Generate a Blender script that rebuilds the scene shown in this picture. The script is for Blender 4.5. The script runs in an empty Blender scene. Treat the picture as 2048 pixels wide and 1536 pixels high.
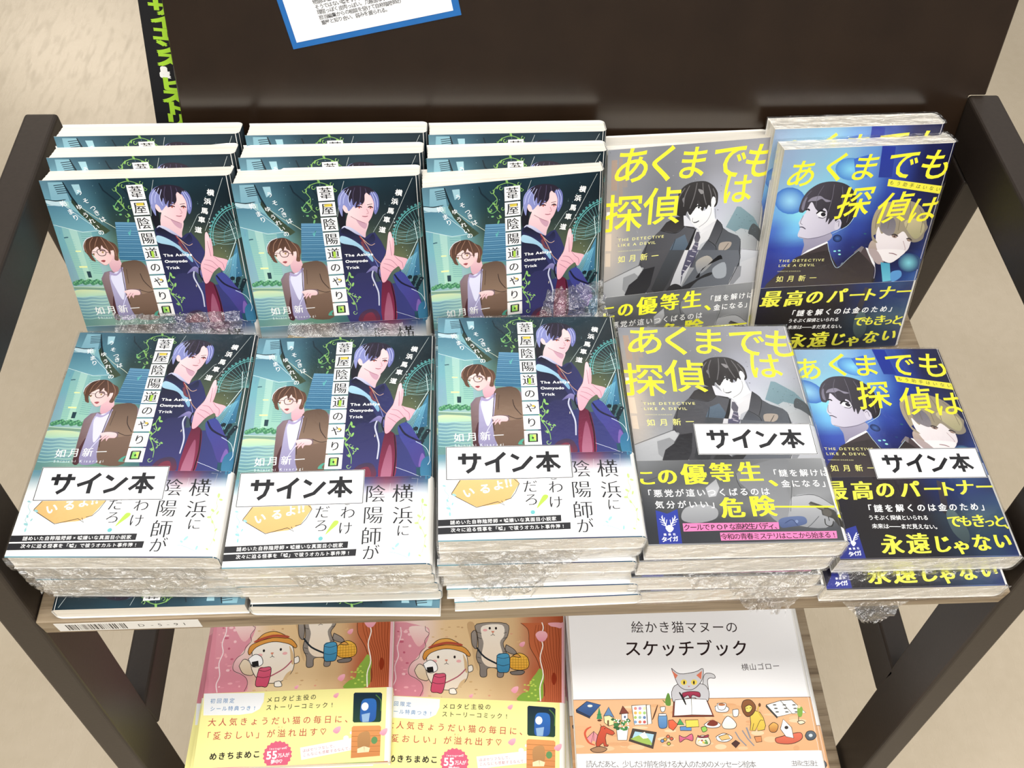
import bpy, math, random
from mathutils import Vector, Matrix, noise
from mathutils.geometry import tessellate_polygon
SC=bpy.context.scene
COL=SC.collection
FLOOR=-800.0                      # the shelf frame's mm origin is the third signed book; the shop floor lies 800 mm below it
def mm(x,y,z): return Vector((x*.001,y*.001,(z-FLOOR)*.001))
# ------------------------------------------------------------------ camera
cam=bpy.data.cameras.new('camera'); camo=bpy.data.objects.new('camera',cam); COL.objects.link(camo)
RW=((0.99877,-0.04287,0.02504),(-0.02079,-0.81919,-0.57315),(0.04508,0.57192,-0.81907))
right=Vector(RW[0]); down=Vector(RW[1]); fwd=Vector(RW[2])
M=Matrix((right,-down,-fwd)).transposed().to_4x4(); M.translation=mm(-34.17,-275.45,429.26)
camo.matrix_world=M
cam.sensor_width=36; cam.sensor_fit='HORIZONTAL'; cam.lens=36*1850/2048; cam.clip_start=.02; cam.clip_end=30
SC.camera=camo
# ------------------------------------------------------------------ world, lamps, exposure
w=bpy.data.worlds.new('shop_air'); SC.world=w; w.use_nodes=True
wn=w.node_tree.nodes; wl=w.node_tree.links; bg=wn['Background']
tc=wn.new('ShaderNodeTexCoord'); sx=wn.new('ShaderNodeSeparateXYZ'); mr=wn.new('ShaderNodeMapRange'); rp=wn.new('ShaderNodeValToRGB')
mr.inputs['From Min'].default_value=-1; mr.inputs['From Max'].default_value=1
wl.new(tc.outputs['Generated'],sx.inputs[0]); wl.new(sx.outputs['Z'],mr.inputs['Value']); wl.new(mr.outputs[0],rp.inputs[0]); wl.new(rp.outputs[0],bg.inputs[0])
for e,(p,c) in zip([rp.color_ramp.elements[0],rp.color_ramp.elements[1],rp.color_ramp.elements.new(.5),rp.color_ramp.elements.new(.62)],((0,(.10,.09,.08)),(1,(1,.97,.92)),(.5,(.22,.205,.19)),(.62,(.70,.67,.62)))):
    e.position=p; e.color=(*c,1)
bg.inputs[1].default_value=.75
def area(name,x,y,z,sx,sy,power,col=(1,.965,.91),tgt=None):
    l=bpy.data.lights.new(name,'AREA'); l.shape='RECTANGLE'; l.size=sx; l.size_y=sy; l.energy=power; l.color=col
    o=bpy.data.objects.new(name,l); COL.objects.link(o); o.location=(x,y,z)
    if tgt: o.rotation_euler=(Vector(tgt)-o.location).to_track_quat('-Z','Y').to_euler()
    return o
area('ceiling_or_added_lamp',-.55,-.3,2.7,1.25,.30,22)
area('ceiling_or_added_lamp',.75,-.3,2.7,1.25,.30,22)
area('ceiling_or_added_lamp',.9,2.9,2.7,1.25,.30,14)
area('ceiling_or_added_lamp',-2.6,5.2,2.7,1.25,.8,80,(1,.86,.68))
area('ceiling_or_added_lamp',-.6,-2.1,2.7,1.25,.30,38)
area('ceiling_or_added_lamp',.9,-2.1,2.7,1.25,.30,38)
area('ceiling_or_added_lamp',-.1,-3.9,2.7,1.25,.30,40)  # unseen far-front lamp, added to get more glints on the film
area('ceiling_or_added_lamp',-2.3,-.9,2.7,.30,1.25,16)  # left side lamp, also added for film glints
area('ceiling_or_added_lamp',2.4,-.9,2.7,.30,1.25,16)  # right side lamp, also added for film glints
area('ceiling_or_added_lamp',.1,-1.1,2.7,1.25,.30,10)  # weak extra lamp, added for the glints too
SC.view_settings.view_transform='Standard'; SC.view_settings.look='None'; SC.view_settings.gamma=1; SC.view_settings.use_curve_mapping=False
SC.view_settings.exposure=-0.47
# ------------------------------------------------------------------ materials
def s2l(c): return c/12.92 if c<=.04045 else ((c+.055)/1.055)**2.4
def hx(h): return tuple(s2l(int(h[i:i+2],16)/255) for i in (0,2,4))
MATS={}
class NT:
    def __init__(s,name):
        s.m=bpy.data.materials.new(name); s.m.use_nodes=True; s.n=s.m.node_tree.nodes; s.l=s.m.node_tree.links
        s.b=s.n['Principled BSDF']; s.out=s.n['Material Output']
    def add(s,t,**k):
        n=s.n.new(t)
        for a,v in k.items(): setattr(n,a,v)
        return n
    def link(s,a,b): s.l.new(a,b)
    def noise(s,scale,detail=3,stretch=(1,1,1),coord='Object'):
        tc=s.add('ShaderNodeTexCoord'); mp=s.add('ShaderNodeMapping'); mp.inputs['Scale'].default_value=stretch
        n=s.add('ShaderNodeTexNoise'); n.inputs['Scale'].default_value=scale; n.inputs['Detail'].default_value=detail
        s.link(tc.outputs[coord],mp.inputs[0]); s.link(mp.outputs[0],n.inputs['Vector']); return n
    def ramp(s,src,stops):
        r=s.add('ShaderNodeValToRGB'); e=r.color_ramp.elements
        while len(e)<len(stops): e.new(.5)
        for k,(p,c) in zip(e,stops): k.position=p; k.color=(*(c if isinstance(c,tuple) else hx(c)),1)
        s.link(src,r.inputs[0]); return r
    def bump(s,src,strength,dist):
        b=s.add('ShaderNodeBump'); b.inputs['Strength'].default_value=strength; b.inputs['Distance'].default_value=dist
        s.link(src,b.inputs['Height']); s.link(b.outputs[0],s.b.inputs['Normal']); return b
def mat_flat(name,c,rough=.5,spec=.5,nscale=60,amt=.06,stretch=(1,1,1),bump=0):
    t=NT(name); n=t.noise(nscale,3,stretch); c=hx(c)
    r=t.ramp(n.outputs['Fac'],[(.3,tuple(v*(1-amt) for v in c)),(.7,tuple(min(1,v*(1+amt)) for v in c))])
    t.link(r.outputs[0],t.b.inputs['Base Color']); t.b.inputs['Roughness'].default_value=rough; t.b.inputs['Specular IOR Level'].default_value=spec
    if bump: t.bump(n.outputs['Fac'],bump,.001)
    return t.m
def mat_print():
    t=NT('printed_paper'); a=t.add('ShaderNodeAttribute'); a.attribute_name='ink'
    t.link(a.outputs['Color'],t.b.inputs['Base Color']); n=t.noise(300,2); t.bump(n.outputs['Fac'],.02,.0005)
    t.b.inputs['Roughness'].default_value=.34; t.b.inputs['Specular IOR Level'].default_value=.35
    return t.m
def mat_pages():
    t=NT('page_edges'); n=t.noise(55,4,(.35,.35,70)); r=t.ramp(n.outputs['Fac'],[(.22,'dcd3c0'),(.5,'f6f0e4'),(.8,'fcf9f1')])
    t.link(r.outputs[0],t.b.inputs['Base Color']); t.b.inputs['Roughness'].default_value=.75; t.b.inputs['Specular IOR Level'].default_value=.15
    t.bump(n.outputs['Fac'],.25,.0004); return t.m
def mat_film(name,veil,scale,stretch,bs,edge=.5,rough=.09,dist=.002):
    t=NT(name); tr=t.add('ShaderNodeBsdfTransparent'); gl=t.add('ShaderNodeBsdfGlossy'); gl.inputs['Roughness'].default_value=rough; gl.inputs['Color'].default_value=(.97,.98,1,1)
    n=t.noise(scale,5,stretch); b=t.add('ShaderNodeBump'); b.inputs['Strength'].default_value=bs; b.inputs['Distance'].default_value=dist
    t.link(n.outputs['Fac'],b.inputs['Height']); t.link(b.outputs[0],gl.inputs['Normal'])
    lw=t.add('ShaderNodeLayerWeight'); t.link(b.outputs[0],lw.inputs['Normal']); pw=t.add('ShaderNodeMath',operation='POWER'); pw.inputs[1].default_value=3.5; t.link(lw.outputs['Facing'],pw.inputs[0])
    mul=t.add('ShaderNodeMath',operation='MULTIPLY_ADD'); mul.inputs[1].default_value=edge; mul.inputs[2].default_value=veil; mul.use_clamp=True; t.link(pw.outputs[0],mul.inputs[0])
    mx=t.add('ShaderNodeMixShader'); t.link(mul.outputs[0],mx.inputs[0]); t.link(tr.outputs[0],mx.inputs[1]); t.link(gl.outputs[0],mx.inputs[2]); t.link(mx.outputs[0],t.out.inputs['Surface'])
    return t.m
def mat_wood():
    t=NT('greige_laminate'); n=t.noise(9,6,(1.2,14,14)); n2=t.noise(40,3,(1,30,30))
    mx=t.add('ShaderNodeMath',operation='MULTIPLY_ADD'); mx.inputs[1].default_value=.35; t.link(n2.outputs['Fac'],mx.inputs[0]); t.link(n.outputs['Fac'],mx.inputs[2])
    r=t.ramp(mx.outputs[0],[(.38,'4a3a29'),(.52,'75634d'),(.68,'95836a'),(.88,'a89880')]); t.link(r.outputs[0],t.b.inputs['Base Color'])
    t.b.inputs['Roughness'].default_value=.5; t.bump(mx.outputs[0],.15,.0006); return t.m
def mat_floor():
    t=NT('vinyl_floor'); n=t.noise(2.2,4); n2=t.noise(60,3); s=t.noise(34,5,(2.2,.5,1))
    mx=t.add('ShaderNodeMath',operation='MULTIPLY_ADD'); mx.inputs[1].default_value=.25; t.link(n2.outputs['Fac'],mx.inputs[0]); t.link(n.outputs['Fac'],mx.inputs[2])
    r=t.ramp(mx.outputs[0],[(.35,'b5a78f'),(.6,'beb099'),(.85,'c8baa4')]); t.link(r.outputs[0],t.b.inputs['Base Color'])
    sc=t.ramp(s.outputs['Fac'],[(.5,(0,0,0)),(.8,(1,1,1))]); ad=t.add('ShaderNodeMath',operation='MULTIPLY_ADD'); ad.inputs[1].default_value=.10; ad.inputs[2].default_value=.27
    t.link(sc.outputs[0],ad.inputs[0]); t.link(ad.outputs[0],t.b.inputs['Roughness']); t.b.inputs['Specular IOR Level'].default_value=.45
    t.bump(s.outputs['Fac'],.22,.001); return t.m
def mat_panel():
    t=NT('brown_gloss_board'); n=t.noise(30,4); r=t.ramp(n.outputs['Fac'],[(.3,'23170d'),(.7,'2a1d12')]); t.link(r.outputs[0],t.b.inputs['Base Color'])
    t.b.inputs['Roughness'].default_value=.24; t.b.inputs['Specular IOR Level'].default_value=1.0; n2=t.noise(14,2); t.bump(n2.outputs['Fac'],.02,.002); return t.m
MATS.update(ink=mat_print(),pages=mat_pages(),film=mat_film('shrink_film',.026,70,(1,1,3),.35,.55),film_end=mat_film('film_end',.16,190,(.4,1,1.0),1.0,.6,.14,.010),crinkle=mat_film('crinkled_film',.26,130,(1,1,1),1.0,.7,.14,.012),
 wood=mat_wood(),floor=mat_floor(),panel=mat_panel(),steel=mat_flat('brown_powder_coat','2e2620',.42,.45,400,.08,bump=.05),
 board=mat_flat('black_board','17171a',.6,.3),card=mat_flat('white_card','f6f6f7',.5,.3,200,.02),flap=mat_flat('jacket_flap','f4f1ea',.5,.3,200,.02),blue=mat_flat('blue_card','2468ae',.55,.3,90,.05),wall=mat_flat('shop_wall','cfc8bb',.8,.2,4,.03))
# ------------------------------------------------------------------ mesh helpers
def link(name,mesh,parent=None):
    o=bpy.data.objects.new(name,mesh); COL.objects.link(o)
    if parent is not None: o.parent=parent
    return o
def tag(o,label=None,cat=None,group=None,kind=None):
    for k,v in (('label',label),('category',cat),('group',group),('kind',kind)):
        if v: o[k]=v
    return o
class MB:
    """collects verts / faces in millimetres"""
    def __init__(s): s.v=[]; s.f=[]; s.c=[]; s.mi=[]
    def quadgrid(s,fn,nu,nv,col=(.8,.8,.8),mi=0):
        o=len(s.v)
        for j in range(nv+1):
            for i in range(nu+1):
                s.v.append(fn(i/nu,j/nv)); s.c.append(col(i/nu,j/nv) if callable(col) else col)
        for j in range(nv):
            for i in range(nu):
                a=o+j*(nu+1)+i; s.f.append((a,a+1,a+nu+2,a+nu+1)); s.mi.append(mi)
    def box(s,x0,x1,y0,y1,z0,z1,col=(.8,.8,.8),mi=0):
        o=len(s.v)
        s.v+=[(x,y,z) for z in (z0,z1) for y in (y0,y1) for x in (x0,x1)]; s.c+=[col]*8
        s.f+=[tuple(o+i for i in q) for q in ((0,2,3,1),(4,5,7,6),(0,1,5,4),(2,6,7,3),(0,4,6,2),(1,3,7,5))]; s.mi+=[mi]*6
    def hexa(s,P,col=(.8,.8,.8),mi=0):
        o=len(s.v); s.v+=[tuple(p) for p in P]; s.c+=[col]*8
        s.f+=[tuple(o+i for i in q) for q in ((0,3,2,1),(4,5,6,7),(0,1,5,4),(1,2,6,5),(2,3,7,6),(3,0,4,7))]; s.mi+=[mi]*6
    def mesh(s,name,mats,smooth=False,ink=False,scale=.001):
        m=bpy.data.meshes.new(name); m.from_pydata([(x*scale,y*scale,z*scale) for x,y,z in s.v],[],s.f); m.update()
        for k in mats: m.materials.append(MATS[k])
        if any(s.mi): m.polygons.foreach_set('material_index',s.mi)
        if smooth: m.polygons.foreach_set('use_smooth',[True]*len(m.polygons))
        if ink:
            a=m.attributes.new('ink','FLOAT_COLOR','POINT'); buf=[]
            for c in s.c: buf+=[*c,1.0]
            a.data.foreach_set('color',buf)
        return m
def bevel(o,wd,seg=2):
    b=o.modifiers.new('bevel','BEVEL'); b.width=wd*.001; b.segments=seg; b.limit_method='ANGLE'
# ------------------------------------------------------------------ printed artwork: shapes, strokes and lettering laid in thin ink layers
GL={}
def glyph(ch,off):
    k=(ch,round(off,3))
    if k not in GL:
        c=bpy.data.curves.new('t','FONT'); c.body=ch; c.size=1; c.offset=off; c.resolution_u=3
        o=bpy.data.objects.new('t',c); COL.objects.link(o); dg=bpy.context.evaluated_depsgraph_get(); ev=o.evaluated_get(dg); m=ev.to_mesh()
        v=[(p.co.x,p.co.y) for p in m.vertices]; m.calc_loop_triangles(); f=[tuple(t.vertices) for t in m.loop_triangles]
        ev.to_mesh_clear(); COL.objects.unlink(o); bpy.data.objects.remove(o); bpy.data.curves.remove(c)
        GL[k]=(v,f)
    return GL[k]
STY={'g':(0,(0,)),'b':(.03,(0,)),'m':(-.003,(-.015,0,.015)),'M':(.008,(-.036,-.018,0,.018,.036)),'h':(.006,(0,))}
def spline(p,closed,n=4):
    m=len(p); out=[]
    for i in range(m if closed else m-1):
        g=lambda k:p[k%m] if closed else p[min(max(k,0),m-1)]
        a,b,c,d=g(i-1),g(i),g(i+1),g(i+2)
        for j in range(n):
            t=j/n; out.append(tuple(.5*((2*b[q])+(c[q]-a[q])*t+(2*a[q]-5*b[q]+4*c[q]-d[q])*t*t+(3*b[q]-a[q]-3*c[q]+d[q])*t**3) for q in (0,1)))
    if not closed: out.append(tuple(p[-1]))
    return out
def clip(tri,R):
    # tri: list of (u,v,r,g,b)
    for ax,lim,sg in ((0,R[0],1),(0,R[2],-1),(1,R[1],1),(1,R[3],-1)):
        out=[]
        for i in range(len(tri)):
            a,b=tri[i-1],tri[i]; da=(a[ax]-lim)*sg; db=(b[ax]-lim)*sg
            if (da>=0)!=(db>=0):
                t=da/(da-db); out.append(tuple(a[k]+(b[k]-a[k])*t for k in range(5)))
            if db>=0: out.append(b)
        tri=out
        if len(tri)<3: return []
    return tri
class Ink:
    """flat artwork in (u,v) millimetres (u right, v down) on the rectangle R=(u0,v0,u1,v1); map(u,v,h) bends it onto its sheet"""
    LAY=.004
    def __init__(s,R,fmap,cut=None): s.R=R; s.map=fmap; s.mb=MB(); s.boxes=[]; s.cut=cut
    def lay(s,p):
        u0=min(q[0] for q in p);u1=max(q[0] for q in p);v0=min(q[1] for q in p);v1=max(q[1] for q in p); L=1
        for b in s.boxes:
            if b[0]<u1 and b[2]>u0 and b[1]<v1 and b[3]>v0 and b[4]>=L: L=b[4]+1
        s.boxes.append((u0,v0,u1,v1,L)); return L
    def tri(s,verts,faces,cols,L):
        R=s.R; h=L*s.LAY; inside=[R[0]<=p[0]<=R[2] and R[1]<=p[1]<=R[3] for p in verts]; idx={}; mb=s.mb
        def vid(i):
            if i not in idx:
                idx[i]=len(mb.v); mb.v.append(s.map(verts[i][0],verts[i][1],h)); mb.c.append(cols[i] if isinstance(cols,list) else cols)
            return idx[i]
        for f in faces:
            a,b,c=(verts[i] for i in f); ar=(b[0]-a[0])*(c[1]-a[1])-(b[1]-a[1])*(c[0]-a[0])
            if abs(ar)<1e-7: continue
            if ar>0: f=(f[0],f[2],f[1])          # v points down
            um=max(verts[i][0] for i in f)
            if s.cut and um>s.cut[0]:
                q=[(verts[i][0],verts[i][1],*(cols[i] if isinstance(cols,list) else cols)) for i in f]; lo=-1e3
                for hi in s.cut+[1e3]:
                    p=clip(q,(max(lo,R[0]),R[1],min(hi,R[2]),R[3])) if lo<R[2] else []; lo=hi
                    if p:
                        o=len(mb.v)
                        for t in p: mb.v.append(s.map(t[0],t[1],h)); mb.c.append(t[2:])
                        mb.f.append(tuple(range(o,o+len(p)))); mb.mi.append(0)
                continue
            if all(inside[i] for i in f): mb.f.append(tuple(vid(i) for i in f)); mb.mi.append(0)
            else:
                q=clip([(verts[i][0],verts[i][1],*(cols[i] if isinstance(cols,list) else cols)) for i in f],R)
                if q:
                    o=len(mb.v)
                    for p in q: mb.v.append(s.map(p[0],p[1],h)); mb.c.append(p[2:])
                    mb.f.append(tuple(range(o,o+len(q)))); mb.mi.append(0)
    def poly(s,pts,col,sm=1,col2=None,d=(0,1),n=4):
        if sm and len(pts)>2: pts=spline(pts,True,n)
        pts=[tuple(p) for p in pts]; L=s.lay(pts); f=tessellate_polygon([[Vector((p[0],p[1],0)) for p in pts]])
        c=hx(col)
        if col2:
            c2=hx(col2); t=[p[0]*d[0]+p[1]*d[1] for p in pts]; a,b=min(t),max(t); k=[(x-a)/((b-a) or 1) for x in t]
            c=[tuple(c[i]+(c2[i]-c[i])*x for i in range(3)) for x in k]
        s.tri(pts,f,c,L)
    def stroke(s,pts,w,col,sm=1,tp=0):
        if sm and len(pts)>2: pts=spline(pts,False,4)
        n=len(pts); vs=[]
        for i,p in enumerate(pts):
            a=pts[max(i-1,0)]; b=pts[min(i+1,n-1)]; dx,dy=b[0]-a[0],b[1]-a[1]; l=math.hypot(dx,dy) or 1
            k=w/2*(1-tp*abs(2*i/max(n-1,1)-1)**2); vs+=[(p[0]-dy/l*k,p[1]+dx/l*k),(p[0]+dy/l*k,p[1]-dx/l*k)]
        fs=[]
        for i in range(n-1): a=2*i; fs+=[(a,a+1,a+3),(a,a+3,a+2)]
        s.tri(vs,fs,hx(col),s.lay(vs))
    def text(s,txt,p0,p1,size,col,st='g',off=0,sh=0,rot=None,sx=1):
        o0,smear=STY[st]; n=len(txt); dx,dy=p1[0]-p0[0],p1[1]-p0[1]
        ang=rot if rot is not None else (math.atan2(dy,dx) if n>1 else 0)
        ca,sa=math.cos(ang),math.sin(ang)
        latin=all(ord(ch)<0x2000 for ch in txt)
        if latin and n>1:
            adv=[]; 
            for ch in txt:
                v,_=glyph(ch,0); adv.append((max(p[0] for p in v)+.09) if v else .35)
            tot=sum(adv)-adv[0]/2-adv[-1]/2; pos=[];x=0
            for i in range(n): pos.append(x); x+=(adv[i]+(adv[i+1] if i+1<n else 0))/2
            pos=[q/tot for q in pos]
        else: adv=[1]*n; pos=[i/max(n-1,1) for i in range(n)]
        c=hx(col)
        for ch,t,ad in zip(txt,pos,adv):
            o=o0+off; ring=[(q,0) for q in smear]
            if o>.0085: d=(o-.006)*.9; o=.006; ring=[(0,0),(d,d),(-d,d),(d,-d),(-d,-d)] if len(smear)==1 else ring
            v,f=glyph(ch,o)
            if not v: continue
            cx,cy=p0[0]+dx*t,p0[1]+dy*t
            if ord(ch)<0x2000: xs=[q[0] for q in v]; mx=(min(xs)+max(xs))/2; my=.35
            else: mx=.5; my=.357
            for sm_,sy_ in ring:
                vs=[]
                for x,y in v:
                    X=(x-mx+sm_)*size*sx+sh*(y-my)*size; Y=-(y-my+sy_)*size
                    vs.append((cx+X*ca-Y*sa,cy+X*sa+Y*ca))
                s.tri(vs,f,c,s.lay(vs))
    def grid(s,rows,nu,nv,dim=1):
        R=s.R; C=[[tuple(q*dim for q in hx(c)) for c in r] for r in rows]; nr=len(C)-1; nc=len(C[0])-1
        def col(a,b):
            x=a*nc;y=b*nr; i=min(int(x),nc-1); j=min(int(y),nr-1); fx=x-i; fy=y-j; fx=fx*fx*(3-2*fx); fy=fy*fy*(3-2*fy)
            return tuple((C[j][i][k]*(1-fx)+C[j][i+1][k]*fx)*(1-fy)+(C[j+1][i][k]*(1-fx)+C[j+1][i+1][k]*fx)*fy for k in range(3))
        s.mb.quadgrid(lambda a,b:s.map(R[0]+(R[2]-R[0])*a,R[3]+(R[1]-R[3])*b,0),nu,nv,lambda a,b:col(a,1-b))
    def draw(s,ops,nu=42,nv=40):
        for o in ops:
            k=o[0]
            if k=='g': s.grid(o[1],nu,nv,o[2])
            elif k=='p': s.poly(o[2],o[1],o[3],*(o[4:6] if len(o)>4 else ()))
            elif k=='e':
                c,a,b,n=o[2],o[3],o[4],o[5]
                s.poly([(c[0]+a[0]*math.cos(6.2832*i/n)+b[0]*math.sin(6.2832*i/n),c[1]+a[1]*math.cos(6.2832*i/n)+b[1]*math.sin(6.2832*i/n)) for i in range(n)],o[1],1,*(o[6:8] if len(o)>6 else ()),n=2 if n<9 else 3)
            elif k=='r':
                c,a,b,n=o[3],o[4],o[5],18; v=[tuple(c)]+[(c[0]+a[0]*math.cos(6.2832*i/n)+b[0]*math.sin(6.2832*i/n),c[1]+a[1]*math.cos(6.2832*i/n)+b[1]*math.sin(6.2832*i/n)) for i in range(n)]
                s.tri(v,[(0,1+i,1+(i+1)%n) for i in range(n)],[hx(o[1])]+[hx(o[2])]*n,s.lay(v))
            elif k=='s': s.stroke(o[3],o[2],o[1],o[4],o[5])
            elif k=='t': s.text(o[1],o[2],o[3],o[4],o[5],*o[6:])
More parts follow.
